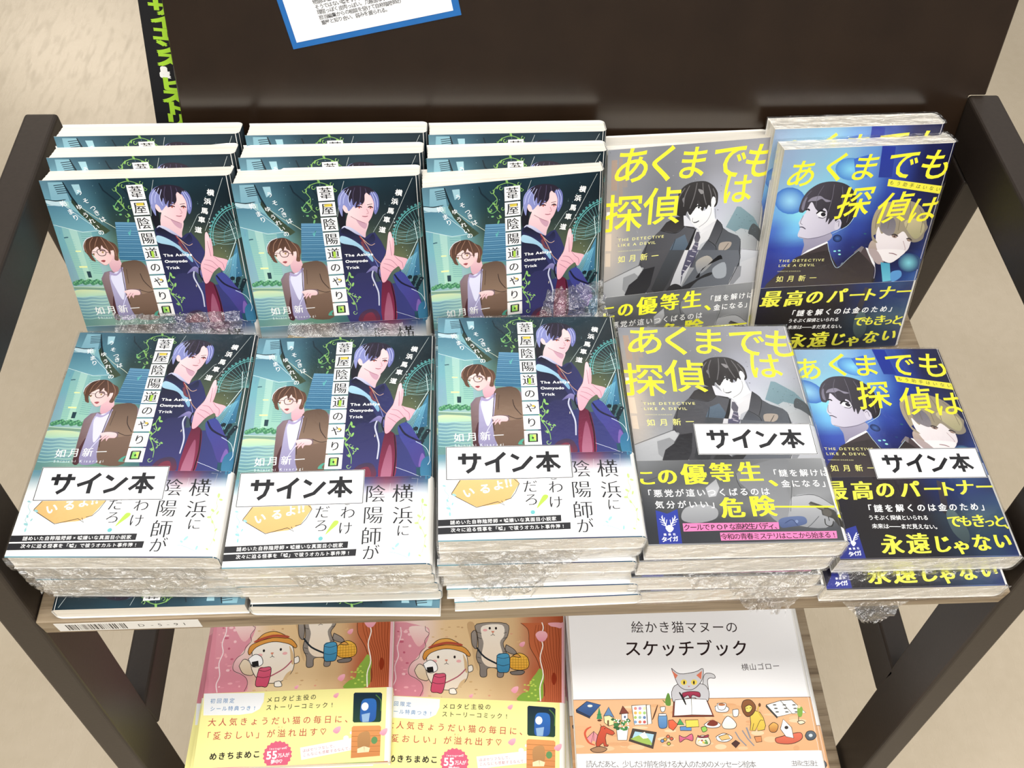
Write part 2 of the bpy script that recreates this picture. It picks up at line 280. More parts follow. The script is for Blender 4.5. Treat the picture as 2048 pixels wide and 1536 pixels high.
# ------------------------------------------------------------------ printed artwork, in millimetres on each sheet (u right, v down)
ART={}
ART['A']=[
["g",[["5f8799","3f6478","1e3d4c","16323f","1b3a48","17303c","0f222c"],["6fa3b5","4f7f90","1f3b44","1a2f36","1a3038","142730","0d1d26"],["74aebd","6fa8b6","2a423f","2b3a36","2c3a38","222f35","16282f"],["7bb8c4","7fb9c0","4d6b5c","456a72","4a5a4e","4c5741","2b4444"],["8ab4c6","9cc4cc","6d9a86","4f8796","3f4f50","6b7350","345456"],["8fb8c4","a8ccc8","7fb09c","5a94a0","3a4a58","4e6a60","3f6e78"],["86b0b8","a4c8bc","7aaa92","548a90","30404f","3a6a78","3c7486"],["6a9a98","84ac9e","6a9a84","48767a","2a3448","2d5a6c","24495a"],["a8c0b0","a0c0b8","6a94a0","3f6470","262c48","22405a","173243"],["7fb6bb","86bcbc","5c8d9c","3a5864","2a2e52","263f62","28526a"],["6aa3b2","6b9fae","4d7c90","3f5560","2b2f54","2c4468","2f5f78"],["6aa3b2","6b9fae","4d7c90","3f5560","2b2f54","2c4468","2f5f78"]],0.86],
["p","84b0bf",[[4.4,1.1],[12.7,1.2],[13.6,13.6],[11.5,13.6],[3.9,13.5],[2.7,32.9],[1.7,33.7]],0,"6a9db0",[0,1]],
["p","78a9b6",[[5.2,12.6],[15.8,12.7],[20.5,23.1],[19.5,64.9],[5.2,64.7],[3.8,36.2]],0,"9acab8",[0,1]],
["p","9cc2c4",[[7.5,12.7],[12.5,13.1],[12,64.8],[8.9,64.8]],0,"aed8c2",[0,1]],
["s","2b4250",0.5,[[7.1,3.2],[13.1,2.6]],0,0],
["s","2b4250",0.5,[[7.3,4.5],[13.3,3.8]],0,0],
["s","2b4250",0.5,[[7.5,5.7],[13.5,5.1]],0,0],
["s","2b4250",0.5,[[7.7,6.9],[13.6,6.3]],0,0],
["s","2b4250",0.5,[[7.8,8.1],[13.8,7.5]],0,0],
["s","4f8c92",0.22,[[13.4,23],[20.6,23.4]],0,0],
["s","4f8c92",0.22,[[13.5,24.5],[20.6,24.9]],0,0],
["s","4f8c92",0.22,[[13.5,26],[20.6,26.4]],0,0],
["s","4f8c92",0.22,[[13.6,27.5],[20.5,27.9]],0,0],
["s","4f8c92",0.22,[[13.6,29],[20.5,29.4]],0,0],
["s","4f8c92",0.22,[[13.6,30.5],[20.4,30.9]],0,0],
["s","4f8c92",0.22,[[13.7,32],[20.4,32.4]],0,0],
["s","4f8c92",0.22,[[13.7,33.5],[20.4,33.9]],0,0],
["s","4f8c92",0.22,[[13.8,35],[20.3,35.4]],0,0],
["s","4f8c92",0.22,[[13.8,36.5],[20.3,36.9]],0,0],
["s","4f8c92",0.22,[[13.9,37.9],[20.3,38.3]],0,0],
["s","4f8c92",0.22,[[13.9,39.4],[20.2,39.8]],0,0],
["s","4f8c92",0.22,[[13.9,40.9],[20.2,41.3]],0,0],
["s","4f8c92",0.22,[[14,42.3],[20.2,42.7]],0,0],
["s","4f8c92",0.22,[[14,43.8],[20.1,44.2]],0,0],
["s","4f8c92",0.22,[[14,45.2],[20.1,45.6]],0,0],
["s","4f8c92",0.22,[[14.1,46.7],[20.1,47.1]],0,0],
["s","4f8c92",0.22,[[14.1,48.1],[20,48.5]],0,0],
["s","4f8c92",0.22,[[14.2,49.5],[20,49.9]],0,0],
["s","4f8c92",0.22,[[14.2,51],[20,51.4]],0,0],
["s","4f8c92",0.22,[[14.2,52.4],[19.9,52.8]],0,0],
["s","4f8c92",0.22,[[14.3,53.8],[19.9,54.2]],0,0],
["s","4f8c92",0.22,[[14.3,55.2],[19.9,55.6]],0,0],
["s","4f8c92",0.22,[[14.4,56.6],[19.8,57]],0,0],
["s","4f8c92",0.22,[[14.4,58],[19.8,58.4]],0,0],
["s","4f8c92",0.22,[[14.4,59.4],[19.8,59.8]],0,0],
["s","7fb9b8",0.2,[[4.4,37],[9.2,37]],0,0],
["s","7fb9b8",0.2,[[4.3,38.5],[9.2,38.6]],0,0],
["s","7fb9b8",0.2,[[4.1,40.1],[9.2,40.1]],0,0],
["s","7fb9b8",0.2,[[4,41.6],[9.2,41.7]],0,0],
["s","7fb9b8",0.2,[[3.9,43.1],[9.2,43.2]],0,0],
["s","7fb9b8",0.2,[[3.7,44.7],[9.2,44.7]],0,0],
["s","7fb9b8",0.2,[[3.6,46.2],[9.1,46.3]],0,0],
["s","7fb9b8",0.2,[[3.5,47.7],[9.1,47.8]],0,0],
["s","7fb9b8",0.2,[[3.3,49.2],[9.1,49.3]],0,0],
["s","7fb9b8",0.2,[[3.2,50.7],[9.1,50.8]],0,0],
["s","7fb9b8",0.2,[[3.1,52.2],[9.1,52.3]],0,0],
["s","7fb9b8",0.2,[[2.9,53.7],[9,53.8]],0,0],
["s","7fb9b8",0.2,[[2.8,55.2],[9,55.3]],0,0],
["s","7fb9b8",0.2,[[2.7,56.7],[9,56.8]],0,0],
["s","7fb9b8",0.2,[[2.5,58.2],[9,58.3]],0,0],
["s","7fb9b8",0.2,[[2.4,59.6],[9,59.7]],0,0],
["s","7fb9b8",0.2,[[2.3,61.1],[9,61.2]],0,0],
["s","7fb9b8",0.2,[[2.2,62.6],[8.9,62.7]],0,0],
["s","335c6c",0.7,[[6.1,22],[7.1,21.9]],0,0],
["s","335c6c",0.7,[[3.8,35.7],[4.7,35.6]],0,0],
["s","335c6c",0.7,[[8,22.1],[8.9,21.9]],0,0],
["s","335c6c",0.7,[[5.4,35.5],[6.3,35.4]],0,0],
["s","335c6c",0.7,[[6.9,21.9],[7.8,21.7]],0,0],
["s","335c6c",0.7,[[4.6,35.6],[5.5,35.4]],0,0],
["p","eef2a8",[[7.2,54.6],[11.9,54.7],[11.9,55.7],[7.3,55.6]],0],
["p","eef2a8",[[7.9,44.3],[11.1,44.4],[11.1,45.1],[7.9,45]],0],
["p","27404a",[[10.6,58.2],[12.9,58.3],[12.8,62.5],[10.7,62.5]],0],
["p","4c7b90",[[0.1,15],[9.5,15.3],[15.7,19.8],[24.8,31.9],[15.4,32.4],[0.1,27.2]],0,"6fa4b2",[0,1]],
["p","9cc4d0",[[17,2.8],[21.3,2.8],[21.4,7.4],[18.2,9.3]],0],
["s","dcefef",0.25,[[0.1,27.2],[15.4,32.4],[26.1,31.7]],0,0],
["s","cfe6e8",0.25,[[0.1,15],[9.5,15.3],[15.9,22.2],[26.1,32.3]],0,0],
["p","27372f",[[15.2,10.1],[17.4,15.8],[25.3,25.6],[31.3,32],[28,34],[23.6,30.2],[17,20.5],[14.1,13.6]],0,"3c4a36",[0,1]],
["s","10202a",1,[[12.7,1.2],[15,10.1],[17.4,15.8]],0,0.4],
["s","c9d3bf",0.3,[[17.4,15.8],[25.1,23.1],[31.5,27.8],[34.6,30.4],[46.6,37.5]],0,0],
["s","11242f",0.9,[[32.4,2.4],[33.6,6.8],[39.9,13.9],[44.9,19.9]],0,0.3],
["s","11242f",0.8,[[42.5,1.6],[46.2,8.7],[49,19.1]],0,0.3],
["s","0d1f28",0.7,[[-0.4,11.3],[5.6,12.5],[11.5,11.8]],1,0.6],
["p","b9d3dc",[[0.3,11.9],[5.6,12.8],[9.5,12.7],[8.2,15.7],[0.9,14.3]],1],
["s","cfd8d6",0.18,[[62.8,1.4],[59.1,11.5],[56.6,23.5]],0,0],
["s","cfd8d6",0.18,[[101.5,1.3],[89.4,26.4],[85.4,33.9]],0,0],
["s","b7c4c4",0.2,[[76.2,34.6],[83.1,23.8],[84.5,23]],0,0],
["e","8fb3bb",[43.6,19.4],[0.12,0],[-0.01,0.15],5],
["e","8fb3bb",[69.8,22.2],[0.09,0],[-0.01,0.11],5],
["e","8fb3bb",[27.2,28.2],[0.11,0],[0,0.13],5],
["e","8fb3bb",[42.7,33.2],[0.13,0],[-0.01,0.16],5],
["e","8fb3bb",[87.1,17.7],[0.15,0],[-0.02,0.19],5],
["e","8fb3bb",[37.2,22.1],[0.17,0],[-0.01,0.22],5],
["e","8fb3bb",[63.7,25.7],[0.15,0],[-0.01,0.19],5],
["e","8fb3bb",[30.9,25.9],[0.14,0],[-0.01,0.18],5],
["e","8fb3bb",[49.1,3.1],[0.17,0],[-0.01,0.23],5],
["e","8fb3bb",[60.2,25],[0.17,0],[-0.02,0.22],5],
["e","8fb3bb",[77,31.4],[0.12,0],[-0.01,0.15],5],
["e","8fb3bb",[84.6,16.7],[0.18,0],[-0.02,0.23],5],
["e","8fb3bb",[91.4,5.7],[0.1,0],[-0.01,0.13],5],
["e","8fb3bb",[41.5,32.3],[0.12,0],[-0.01,0.16],5],
["e","8fb3bb",[72.3,12],[0.13,0],[-0.01,0.18],5],
["e","8fb3bb",[54.6,13.4],[0.14,0],[-0.01,0.19],5],
["e","8fb3bb",[67.7,30.8],[0.15,0],[-0.01,0.19],5],
["e","8fb3bb",[92.6,29.6],[0.18,0],[-0.02,0.23],5],
["e","8fb3bb",[75.9,7.7],[0.17,0],[-0.02,0.23],5],
["e","8fb3bb",[95,31.1],[0.14,0],[-0.02,0.18],5],
["e","8fb3bb",[78.9,9.2],[0.17,0],[-0.02,0.22],5],
["e","8fb3bb",[68.4,11.5],[0.09,0],[-0.01,0.11],5],
["e","8fb3bb",[86.8,33.6],[0.09,0],[-0.01,0.11],5],
["e","8fb3bb",[84.7,15.6],[0.1,0],[-0.01,0.12],5],
["e","8fb3bb",[47.3,26.4],[0.17,0],[-0.01,0.22],5],
["e","8fb3bb",[29.6,21.4],[0.08,0],[0,0.11],5],
["e","8fb3bb",[78.9,13.1],[0.17,0],[-0.02,0.23],5],
["e","8fb3bb",[97.5,18.8],[0.19,0],[-0.03,0.24],5],
["e","8fb3bb",[49.6,4.6],[0.15,0],[-0.01,0.19],5],
["e","8fb3bb",[29.1,8.3],[0.12,0],[-0.01,0.16],5],
["e","8fb3bb",[71.5,7.4],[0.09,0],[-0.01,0.11],5],
["e","8fb3bb",[89.9,12.6],[0.18,0],[-0.02,0.24],5],
["e","8fb3bb",[91.8,14.7],[0.13,0],[-0.02,0.17],5],
["e","8fb3bb",[63.7,22.7],[0.14,0],[-0.01,0.18],5],
["e","8fb3bb",[66.6,22],[0.18,0],[-0.02,0.23],5],
["e","8fb3bb",[63.3,16.1],[0.16,0],[-0.01,0.2],5],
["e","8fb3bb",[44,11.7],[0.18,0],[-0.01,0.24],5],
["e","8fb3bb",[64,19.7],[0.08,0],[-0.01,0.1],5],
["e","8fb3bb",[56.3,20.6],[0.08,0],[-0.01,0.11],5],
["e","8fb3bb",[70.7,22.4],[0.09,0],[-0.01,0.11],5],
["e","8fb3bb",[71.9,17.3],[0.15,0],[-0.02,0.2],5],
["e","8fb3bb",[51.6,24.5],[0.16,0],[-0.01,0.2],5],
["e","8fb3bb",[28.6,3.9],[0.15,0],[-0.01,0.2],5],
["e","8fb3bb",[97.1,10.7],[0.13,0],[-0.02,0.17],5],
["e","8fb3bb",[69.8,12.6],[0.12,0],[-0.01,0.16],5],
["e","8fb3bb",[49.3,13.9],[0.14,0],[-0.01,0.19],5],
["p","5f8fb0",[[35.3,26.6],[46.7,27.2],[48.7,52.9],[32,51.1]],0,"3a7090",[0,1]],
["s","2c5f80",0.35,[[35,28.7],[46.9,29.3]],0,0],
["s","2c5f80",0.35,[[34.8,30.1],[47,30.8]],0,0],
["s","2c5f80",0.35,[[34.6,31.5],[47.1,32.2]],0,0],
["s","2c5f80",0.35,[[34.4,32.9],[47.1,33.6]],0,0],
["s","2c5f80",0.35,[[34.2,34.3],[47.2,35]],0,0],
["s","2c5f80",0.35,[[34,35.7],[47.2,36.4]],0,0],
["s","2c5f80",0.35,[[33.8,37.1],[47.3,37.8]],0,0],
["s","2c5f80",0.35,[[33.7,38.5],[47.3,39.2]],0,0],
["s","2c5f80",0.35,[[33.5,39.9],[47.4,40.6]],0,0],
["s","2c5f80",0.35,[[33.3,41.3],[47.4,42]],0,0],
["s","2c5f80",0.35,[[33.1,42.7],[47.5,43.3]],0,0],
["s","2c5f80",0.35,[[32.9,44],[47.5,44.7]],0,0],
["s","2c5f80",0.35,[[32.8,45.4],[47.6,46.1]],0,0],
["s","2c5f80",0.35,[[32.6,46.8],[47.6,47.5]],0,0],
["s","2c5f80",0.35,[[32.4,48.1],[47.7,48.8]],0,0],
["s","2c5f80",0.35,[[32.2,49.5],[47.7,50.2]],0,0],
["s","2c5f80",0.35,[[32,50.8],[47.8,51.5]],0,0],
["s","86b4cc",0.2,[[34.9,29.4],[46.9,30]],0,0],
["s","86b4cc",0.2,[[34.6,32.2],[47,32.8]],0,0],
["s","86b4cc",0.2,[[34.2,35],[47.1,35.7]],0,0],
["s","86b4cc",0.2,[[33.8,37.8],[47.2,38.5]],0,0],
["s","86b4cc",0.2,[[33.5,40.6],[47.3,41.2]],0,0],
["s","86b4cc",0.2,[[33.1,43.3],[47.4,44]],0,0],
["s","86b4cc",0.2,[[32.7,46],[47.6,46.7]],0,0],
["s","86b4cc",0.2,[[32.4,48.8],[47.7,49.5]],0,0],
["s","86b4cc",0.2,[[32,51.5],[47.8,52.2]],0,0],
["p","cfdcae",[[0.2,71.1],[8.9,70.7],[18.1,72.1],[18.7,74.8],[8.8,75.4],[0.2,75.6]],1,"a9d4bd",[0,1]],
["p","7c9d88",[[0.2,68.6],[18.5,69.8],[18.6,71.4],[0.2,70.2]],0],
["s","a5d3d6",0.35,[[0.3,75.6],[4.5,76],[8.8,75.5],[13.7,76.1],[18,75.9]],1,0],
["s","5b93b0",0.35,[[0.3,76.7],[4.5,77.2],[8.8,76.6],[13.7,77.2],[18,77]],1,0],
["s","a5d3d6",0.35,[[0.3,77.8],[4.5,78.3],[8.8,77.8],[13.7,78.4],[18,78.1]],1,0],
["s","5b93b0",0.35,[[0.3,78.9],[4.5,79.4],[8.8,78.9],[13.7,79.5],[17.9,79.3]],1,0],
["s","a5d3d6",0.35,[[0.3,80],[4.5,80.5],[8.8,80],[13.6,80.6],[17.9,80.4]],1,0],
["s","5b93b0",0.35,[[0.3,81.2],[4.5,81.6],[8.7,81.1],[13.6,81.7],[17.9,81.5]],1,0],
["s","a5d3d6",0.35,[[0.3,82.3],[4.5,82.7],[8.7,82.2],[13.6,82.8],[17.9,82.6]],1,0],
["s","5b93b0",0.35,[[0.3,83.4],[4.5,83.8],[8.7,83.3],[13.6,83.9],[17.8,83.7]],1,0],
["s","a5d3d6",0.35,[[0.3,84.5],[4.4,84.9],[8.7,84.4],[13.6,85],[17.8,84.8]],1,0],
["s","5b93b0",0.35,[[0.3,85.6],[4.4,86],[8.7,85.5],[13.5,86.1],[17.8,85.9]],1,0],
["s","a5d3d6",0.35,[[0.3,86.6],[4.4,87.1],[8.7,86.6],[13.5,87.2],[17.8,87]],1,0],
["s","5b93b0",0.35,[[0.3,87.7],[4.4,88.2],[8.7,87.7],[13.5,88.3],[17.7,88.1]],1,0],
["s","a5d3d6",0.35,[[0.3,88.8],[4.4,89.3],[8.7,88.8],[13.5,89.4],[17.7,89.2]],1,0],
["s","5b93b0",0.35,[[0.3,89.9],[4.4,90.3],[8.6,89.8],[13.5,90.4],[17.7,90.2]],1,0],
["s","a5d3d6",0.35,[[0.3,91],[4.4,91.4],[8.6,90.9],[13.4,91.5],[17.7,91.3]],1,0],
["e","2f6b50",[1.8,66.3],[1.49,0.02],[0,1.52],9,"4f8f68",[0,1]],
["e","2f6b50",[3.3,65.8],[1.49,0.02],[-0.01,1.53],9,"4f8f68",[0,1]],
["e","2f6b50",[4.8,65.3],[1.49,0.02],[-0.01,1.53],9,"4f8f68",[0,1]],
["e","2f6b50",[6.3,64.8],[1.49,0.02],[-0.01,1.53],9,"4f8f68",[0,1]],
["e","2f6b50",[7.7,66],[1.49,0.02],[-0.02,1.53],9,"4f8f68",[0,1]],
["e","2f6b50",[9.2,65.5],[1.49,0.02],[-0.02,1.53],9,"4f8f68",[0,1]],
["e","2f6b50",[10.7,65],[1.49,0.02],[-0.02,1.53],9,"4f8f68",[0,1]],
["e","2f6b50",[12.2,66.3],[1.49,0.02],[-0.02,1.53],9,"4f8f68",[0,1]],
["e","2f6b50",[13.7,65.8],[1.49,0.02],[-0.03,1.53],9,"4f8f68",[0,1]],
["e","2f6b50",[15.2,65.2],[1.49,0.02],[-0.03,1.53],9,"4f8f68",[0,1]],
["e","2f6b50",[16.7,66.5],[1.49,0.02],[-0.03,1.53],9,"4f8f68",[0,1]],
["e","2f6b50",[18.2,66],[1.49,0.02],[-0.03,1.53],9,"4f8f68",[0,1]],
["e","6fae80",[1.2,66],[0.56,0.01],[0,0.69],7],
["e","6fae80",[2.3,65.2],[0.56,0.01],[0,0.69],7],
["e","6fae80",[3.4,64.4],[0.56,0.01],[0,0.69],7],
["e","6fae80",[4.5,65.8],[0.56,0.01],[0,0.69],7],
["e","6fae80",[5.6,65],[0.56,0.01],[-0.01,0.69],7],
["e","6fae80",[6.8,64.2],[0.56,0.01],[-0.01,0.69],7],
["e","6fae80",[7.9,65.7],[0.56,0.01],[-0.01,0.69],7],
["e","6fae80",[9,64.8],[0.56,0.01],[-0.01,0.69],7],
["e","6fae80",[10.1,64],[0.56,0.01],[-0.01,0.69],7],
["e","6fae80",[11.2,65.5],[0.56,0.01],[-0.01,0.69],7],
["e","6fae80",[12.3,64.7],[0.56,0.01],[-0.01,0.69],7],
["e","6fae80",[13.4,66.1],[0.56,0.01],[-0.01,0.69],7],
["e","6fae80",[14.6,65.3],[0.56,0.01],[-0.01,0.69],7],
["e","6fae80",[15.7,64.5],[0.56,0.01],[-0.01,0.69],7],
["e","6fae80",[16.8,66],[0.56,0.01],[-0.01,0.69],7],
["e","6fae80",[17.9,65.1],[0.56,0.01],[-0.02,0.69],7],
["s","d8ecc8",0.3,[[0.2,68.3],[18.5,69.5]],0,0],
["s","5fb0b0",0.45,[[87.9,44],[87.7,40.8],[88,37.5],[88.8,34.3],[90,31.1],[91.6,28.2],[93.6,25.5],[95.9,23.1],[98.5,21.1],[101.3,19.6],[104.2,18.7],[107.2,18.2]],1,0],
["s","5fb0b0",0.45,[[89.1,43.7],[88.9,40.7],[89.2,37.6],[89.9,34.6],[91,31.6],[92.5,28.9],[94.4,26.4],[96.6,24.2],[99,22.3],[101.6,20.9],[104.4,20],[107.1,19.6]],1,0],
["s","3f7f86",0.25,[[95.5,41.9],[95.5,40.1],[95.6,38.2],[96.1,36.4],[96.8,34.6],[97.7,32.9],[98.9,31.4],[100.2,30],[101.7,28.9],[103.3,28.1],[104.9,27.5],[106.6,27.3]],1,0],
["s","6fa8a8",0.18,[[105.8,39.2],[88.3,43.4]],0,0],
["e","4f9292",[87.2,43.6],[0.65,0.01],[-0.07,0.65],8],
["s","6fa8a8",0.18,[[105.8,39.2],[88.2,40.9]],0,0],
["e","4f9292",[87.1,41],[0.65,0.01],[-0.07,0.65],8],
["s","6fa8a8",0.18,[[105.8,39.2],[88.4,38.5]],0,0],
["e","4f9292",[87.3,38.4],[0.65,0.01],[-0.07,0.66],8],
["s","6fa8a8",0.18,[[105.8,39.2],[88.8,36]],0,0],
["e","4f9292",[87.7,35.8],[0.66,0.01],[-0.07,0.66],8],
["s","6fa8a8",0.18,[[105.8,39.2],[89.5,33.5]],0,0],
["e","4f9292",[88.4,33.2],[0.66,0.01],[-0.07,0.67],8],
["s","6fa8a8",0.18,[[105.8,39.2],[90.4,31.1]],0,0],
["e","4f9292",[89.4,30.7],[0.66,0.01],[-0.07,0.67],8],
["s","6fa8a8",0.18,[[105.8,39.2],[91.6,28.9]],0,0],
["e","4f9292",[90.6,28.3],[0.66,0.01],[-0.07,0.67],8],
["s","6fa8a8",0.18,[[105.8,39.2],[92.9,26.7]],0,0],
["e","4f9292",[92.1,26.1],[0.66,0.01],[-0.07,0.68],8],
["s","6fa8a8",0.18,[[105.8,39.2],[94.5,24.7]],0,0],
["e","4f9292",[93.8,24],[0.66,0.01],[-0.07,0.68],8],
["s","6fa8a8",0.18,[[105.8,39.2],[96.3,23]],0,0],
["e","4f9292",[95.6,22.2],[0.67,0.01],[-0.07,0.68],8],
["s","6fa8a8",0.18,[[105.8,39.2],[98.2,21.5]],0,0],
["e","4f9292",[97.7,20.6],[0.67,0.01],[-0.08,0.69],8],
["s","6fa8a8",0.18,[[105.8,39.2],[100.2,20.2]],0,0],
["e","4f9292",[99.8,19.3],[0.67,0.01],[-0.08,0.69],8],
["s","6fa8a8",0.18,[[105.8,39.2],[102.3,19.2]],0,0],
["e","4f9292",[102.1,18.2],[0.67,0.01],[-0.08,0.69],8],
["s","6fa8a8",0.18,[[105.8,39.2],[104.5,18.5]],0,0],
["e","4f9292",[104.4,17.5],[0.67,0.01],[-0.08,0.69],8],
["s","6fa8a8",0.18,[[105.8,39.2],[106.7,18.2]],0,0],
["e","4f9292",[106.7,17.1],[0.67,0.01],[-0.08,0.69],8],
["s","a9d0d0",0.2,[[87.3,34.4],[95.1,35.7],[103.3,32.5]],1,0],
["s","a9d0d0",0.2,[[87.1,36.4],[94.8,38.2],[103,35.8]],1,0],
["s","a9d0d0",0.2,[[86.9,38.5],[94.5,40.7],[102.6,39.1]],1,0],
["s","a9d0d0",0.2,[[86.7,40.5],[94.3,43.1],[102.2,42.4]],1,0],
["s","dff2f2",0.35,[[100.5,28.2],[102,40.8],[94.1,56.8]],0,0],
["p","4a86a8",[[102.2,42.4],[101.8,64.7],[93,66.9],[97.6,53.6]],0,"2f6484",[0,1]],
["s","7fc4dc",0.25,[[101.1,48.9],[96.5,69.3]],0,0],
["s","7fc4dc",0.25,[[100.5,49.4],[95.5,69.3]],0,0],
["s","7fc4dc",0.25,[[99.9,49.8],[94.5,69.2]],0,0],
["s","7fc4dc",0.25,[[99.4,50.3],[93.5,69.2]],0,0],
["s","7fc4dc",0.25,[[98.8,50.8],[92.4,69.2]],0,0],
["s","7fc4dc",0.25,[[98.2,51.2],[91.4,69.2]],0,0],
["s","7fc4dc",0.25,[[97.7,51.7],[90.4,69.2]],0,0],
["s","7fc4dc",0.25,[[97.1,52.2],[89.4,69.2]],0,0],
["s","7fc4dc",0.25,[[96.5,52.7],[88.4,69.1]],0,0],
["s","7fc4dc",0.25,[[96,53.1],[87.4,69.1]],0,0],
["s","7fc4dc",0.25,[[95.4,53.6],[86.4,69.1]],0,0],
["e","12252e",[95.6,66.2],[1.39,0.02],[-0.16,1.39],8],
["e","12252e",[97.4,70.3],[1.39,0.02],[-0.16,1.38],8],
["e","12252e",[99.3,74.4],[1.38,0.02],[-0.16,1.36],8],
["e","12252e",[102.4,67.8],[1.39,0.02],[-0.17,1.39],8],
["e","12252e",[96.7,71.7],[1.39,0.02],[-0.16,1.37],8],
["e","12252e",[98.6,75.8],[1.38,0.02],[-0.16,1.36],8],
["e","12252e",[101.7,69.2],[1.39,0.02],[-0.17,1.38],8],
["e","12252e",[96,73.2],[1.38,0.02],[-0.16,1.37],8],
["e","12252e",[99.1,66.5],[1.4,0.02],[-0.16,1.39],8],
["e","12252e",[100.9,70.7],[1.39,0.02],[-0.17,1.38],8],
["e","12252e",[95.2,74.6],[1.38,0.02],[-0.16,1.36],8],
["e","12252e",[98.3,68],[1.39,0.02],[-0.16,1.38],8],
["e","12252e",[100.2,72.1],[1.39,0.02],[-0.16,1.37],8],
["e","12252e",[94.5,76],[1.38,0.02],[-0.15,1.36],8],
["e","dff4ff",[92.7,45.5],[0.19,0],[-0.03,0.24],5],
["e","dff4ff",[95.1,51.3],[0.19,0],[-0.03,0.24],5],
["e","dff4ff",[97.5,57],[0.19,0],[-0.03,0.24],5],
["e","dff4ff",[99.9,62.6],[0.19,0],[-0.03,0.23],5],
["e","dff4ff",[102.2,68.1],[0.19,0],[-0.03,0.23],5],
["e","dff4ff",[94.8,47.6],[0.19,0],[-0.03,0.24],5],
["e","dff4ff",[97.2,53.3],[0.19,0],[-0.03,0.24],5],
["e","dff4ff",[99.5,59],[0.19,0],[-0.03,0.24],5],
["e","dff4ff",[101.9,64.6],[0.19,0],[-0.03,0.23],5],
["p","15141f",[[56.7,26.9],[58.2,19.2],[61.5,15],[60.6,28.6],[58.3,33.6]],1],
["p","f0d2d4",[[64.5,19.3],[69,25.3],[74.1,27.5],[71.9,34.6],[70.6,38.7],[64.2,37.8],[60.8,29.4]],1,"d9b2bd",[0,1]],
["p","c59aac",[[67.1,24.5],[72.8,27.9],[71.9,32.1],[68.7,29.5]],1],
["p","f6dadb",[[61.3,18],[63.2,15],[69.5,10.7],[76.9,10.8],[78.9,15.2],[77.7,20.5],[76,25],[73.6,28.1],[72.2,28.4],[68,26.2],[64.2,23.6]],1,"e9b9c2",[1,0.3]],
["p","f2cfd2",[[60.2,17.1],[61.4,16.3],[62.6,18.4],[62.6,21.2],[61.5,21],[60.5,19.4]],1],
["p","8d93c9",[[57.8,16.2],[58.2,11.5],[60.3,8],[63.8,5.5],[69.3,4.7],[74.3,5.3],[78.5,7.7],[80.9,10.8],[81.4,15.6],[80.5,19.9],[78.6,23.1],[77.9,20.5],[78.3,15.1],[76.3,9.9],[73.9,9.9],[71.8,15.1],[67.6,18.5],[66.7,17.2],[63.5,20.3],[62.6,18],[61.1,16.3],[60.2,18],[59.4,23.5],[58.2,20.1]],1,"6a70ae",[1,0]],
["p","26202f",[[62,7.1],[65.9,4.9],[71.3,4.6],[76.6,6],[79.4,9],[77,9.2],[75.5,11.6],[73.7,9.9],[73.1,14.2],[71.4,16.4],[70.6,15.1],[67.5,18.3],[68.6,14.2],[66.4,16.7],[66,12.4],[64.5,15],[64.1,10.6]],1],
["s","c3c8ee",0.35,[[63,7.1],[60.1,10.6],[58.7,16.2]],1,0.2],
["s","c3c8ee",0.35,[[64.8,6.3],[61.7,11.5],[60.8,15.4]],1,0.2],
["s","c3c8ee",0.35,[[66.1,7.2],[64,12.4],[64.7,17.2]],1,0.2],
["s","c3c8ee",0.35,[[78.4,8.6],[80.3,13.4],[80.1,18.6]],1,0.2],
["s","c3c8ee",0.35,[[77.4,8.6],[78.9,14.3],[78.9,20.3]],1,0.2],
["s","4c4560",0.4,[[68.5,5.6],[66.8,10.7],[67.1,16.3]],1,0.2],
["s","4c4560",0.4,[[71.6,5.4],[71.2,10.7],[69.7,16.4]],1,0.2],
["s","4c4560",0.4,[[74.2,6.4],[74.6,9.9],[73.4,13.4]],1,0.2],
["p","f3cfd0",[[73.9,10],[75.3,9.7],[77.6,13.8],[77.6,18.2],[74.9,19],[73.3,15.5]],1],
["s","3a2430",0.8,[[67.6,18.1],[69.6,17.5],[71.3,18.2]],1,0.3],
["s","3a2430",0.8,[[74.6,18.4],[76.3,17.9],[77.5,18.8]],1,0.3],
["e","a5503f",[69.7,18.3],[0.53,0.01],[-0.04,0.52],8],
["e","a5503f",[76.1,18.8],[0.53,0.01],[-0.04,0.51],8],
["s","4b3038",0.5,[[67.7,16.4],[70.1,16.1],[71.7,16.8]],1,0.3],
["s","4b3038",0.5,[[74.4,16.8],[77.4,16.3]],1,0.3],
["s","c08a95",0.35,[[73.8,19.4],[74.6,22],[73.4,22.5]],1,0],
["s","9c5a68",0.55,[[70.8,23.8],[72.6,24.2],[74.1,23.9]],1,0.3],
["s","8a5a6a",0.3,[[64.2,23.6],[68,26.3],[72.2,28.5]],1,0],
["p","cfd0e6",[[59.8,29.6],[64.6,31.6],[70.7,37.9],[69.5,39.7],[63.1,34.5],[58,32.3]],1,"8f95c2",[0,1]],
["p","24264a",[[56.7,31.9],[59.8,30.4],[65,34.5],[71,37.9],[74.1,35.4],[77.1,34.6],[80.2,40.5],[82.8,47.8],[80.8,51.8],[79.2,58.1],[74.2,57.6],[70.9,58.8],[66,64.1],[71.3,68.9],[77.6,68.2],[79.9,70.5],[87.6,69.9],[89.8,60.6],[93.6,66.9],[98.7,74.7],[101.2,82.2],[101.8,87.4],[99.6,90.7],[96.6,90.3],[96.9,97.5],[85.4,97],[76.2,96.8],[61.6,96.5],[55.9,96.4],[55.9,64]],0,"3a3f7c",[1,0.6]],
["p","2a2c55",[[56.1,70.1],[60.3,64.1],[67.6,59.5],[73.9,60.4],[74.8,72],[76.6,79.6],[74.1,96.7],[55.9,96.4]],1,"3d3c74",[0,1]],
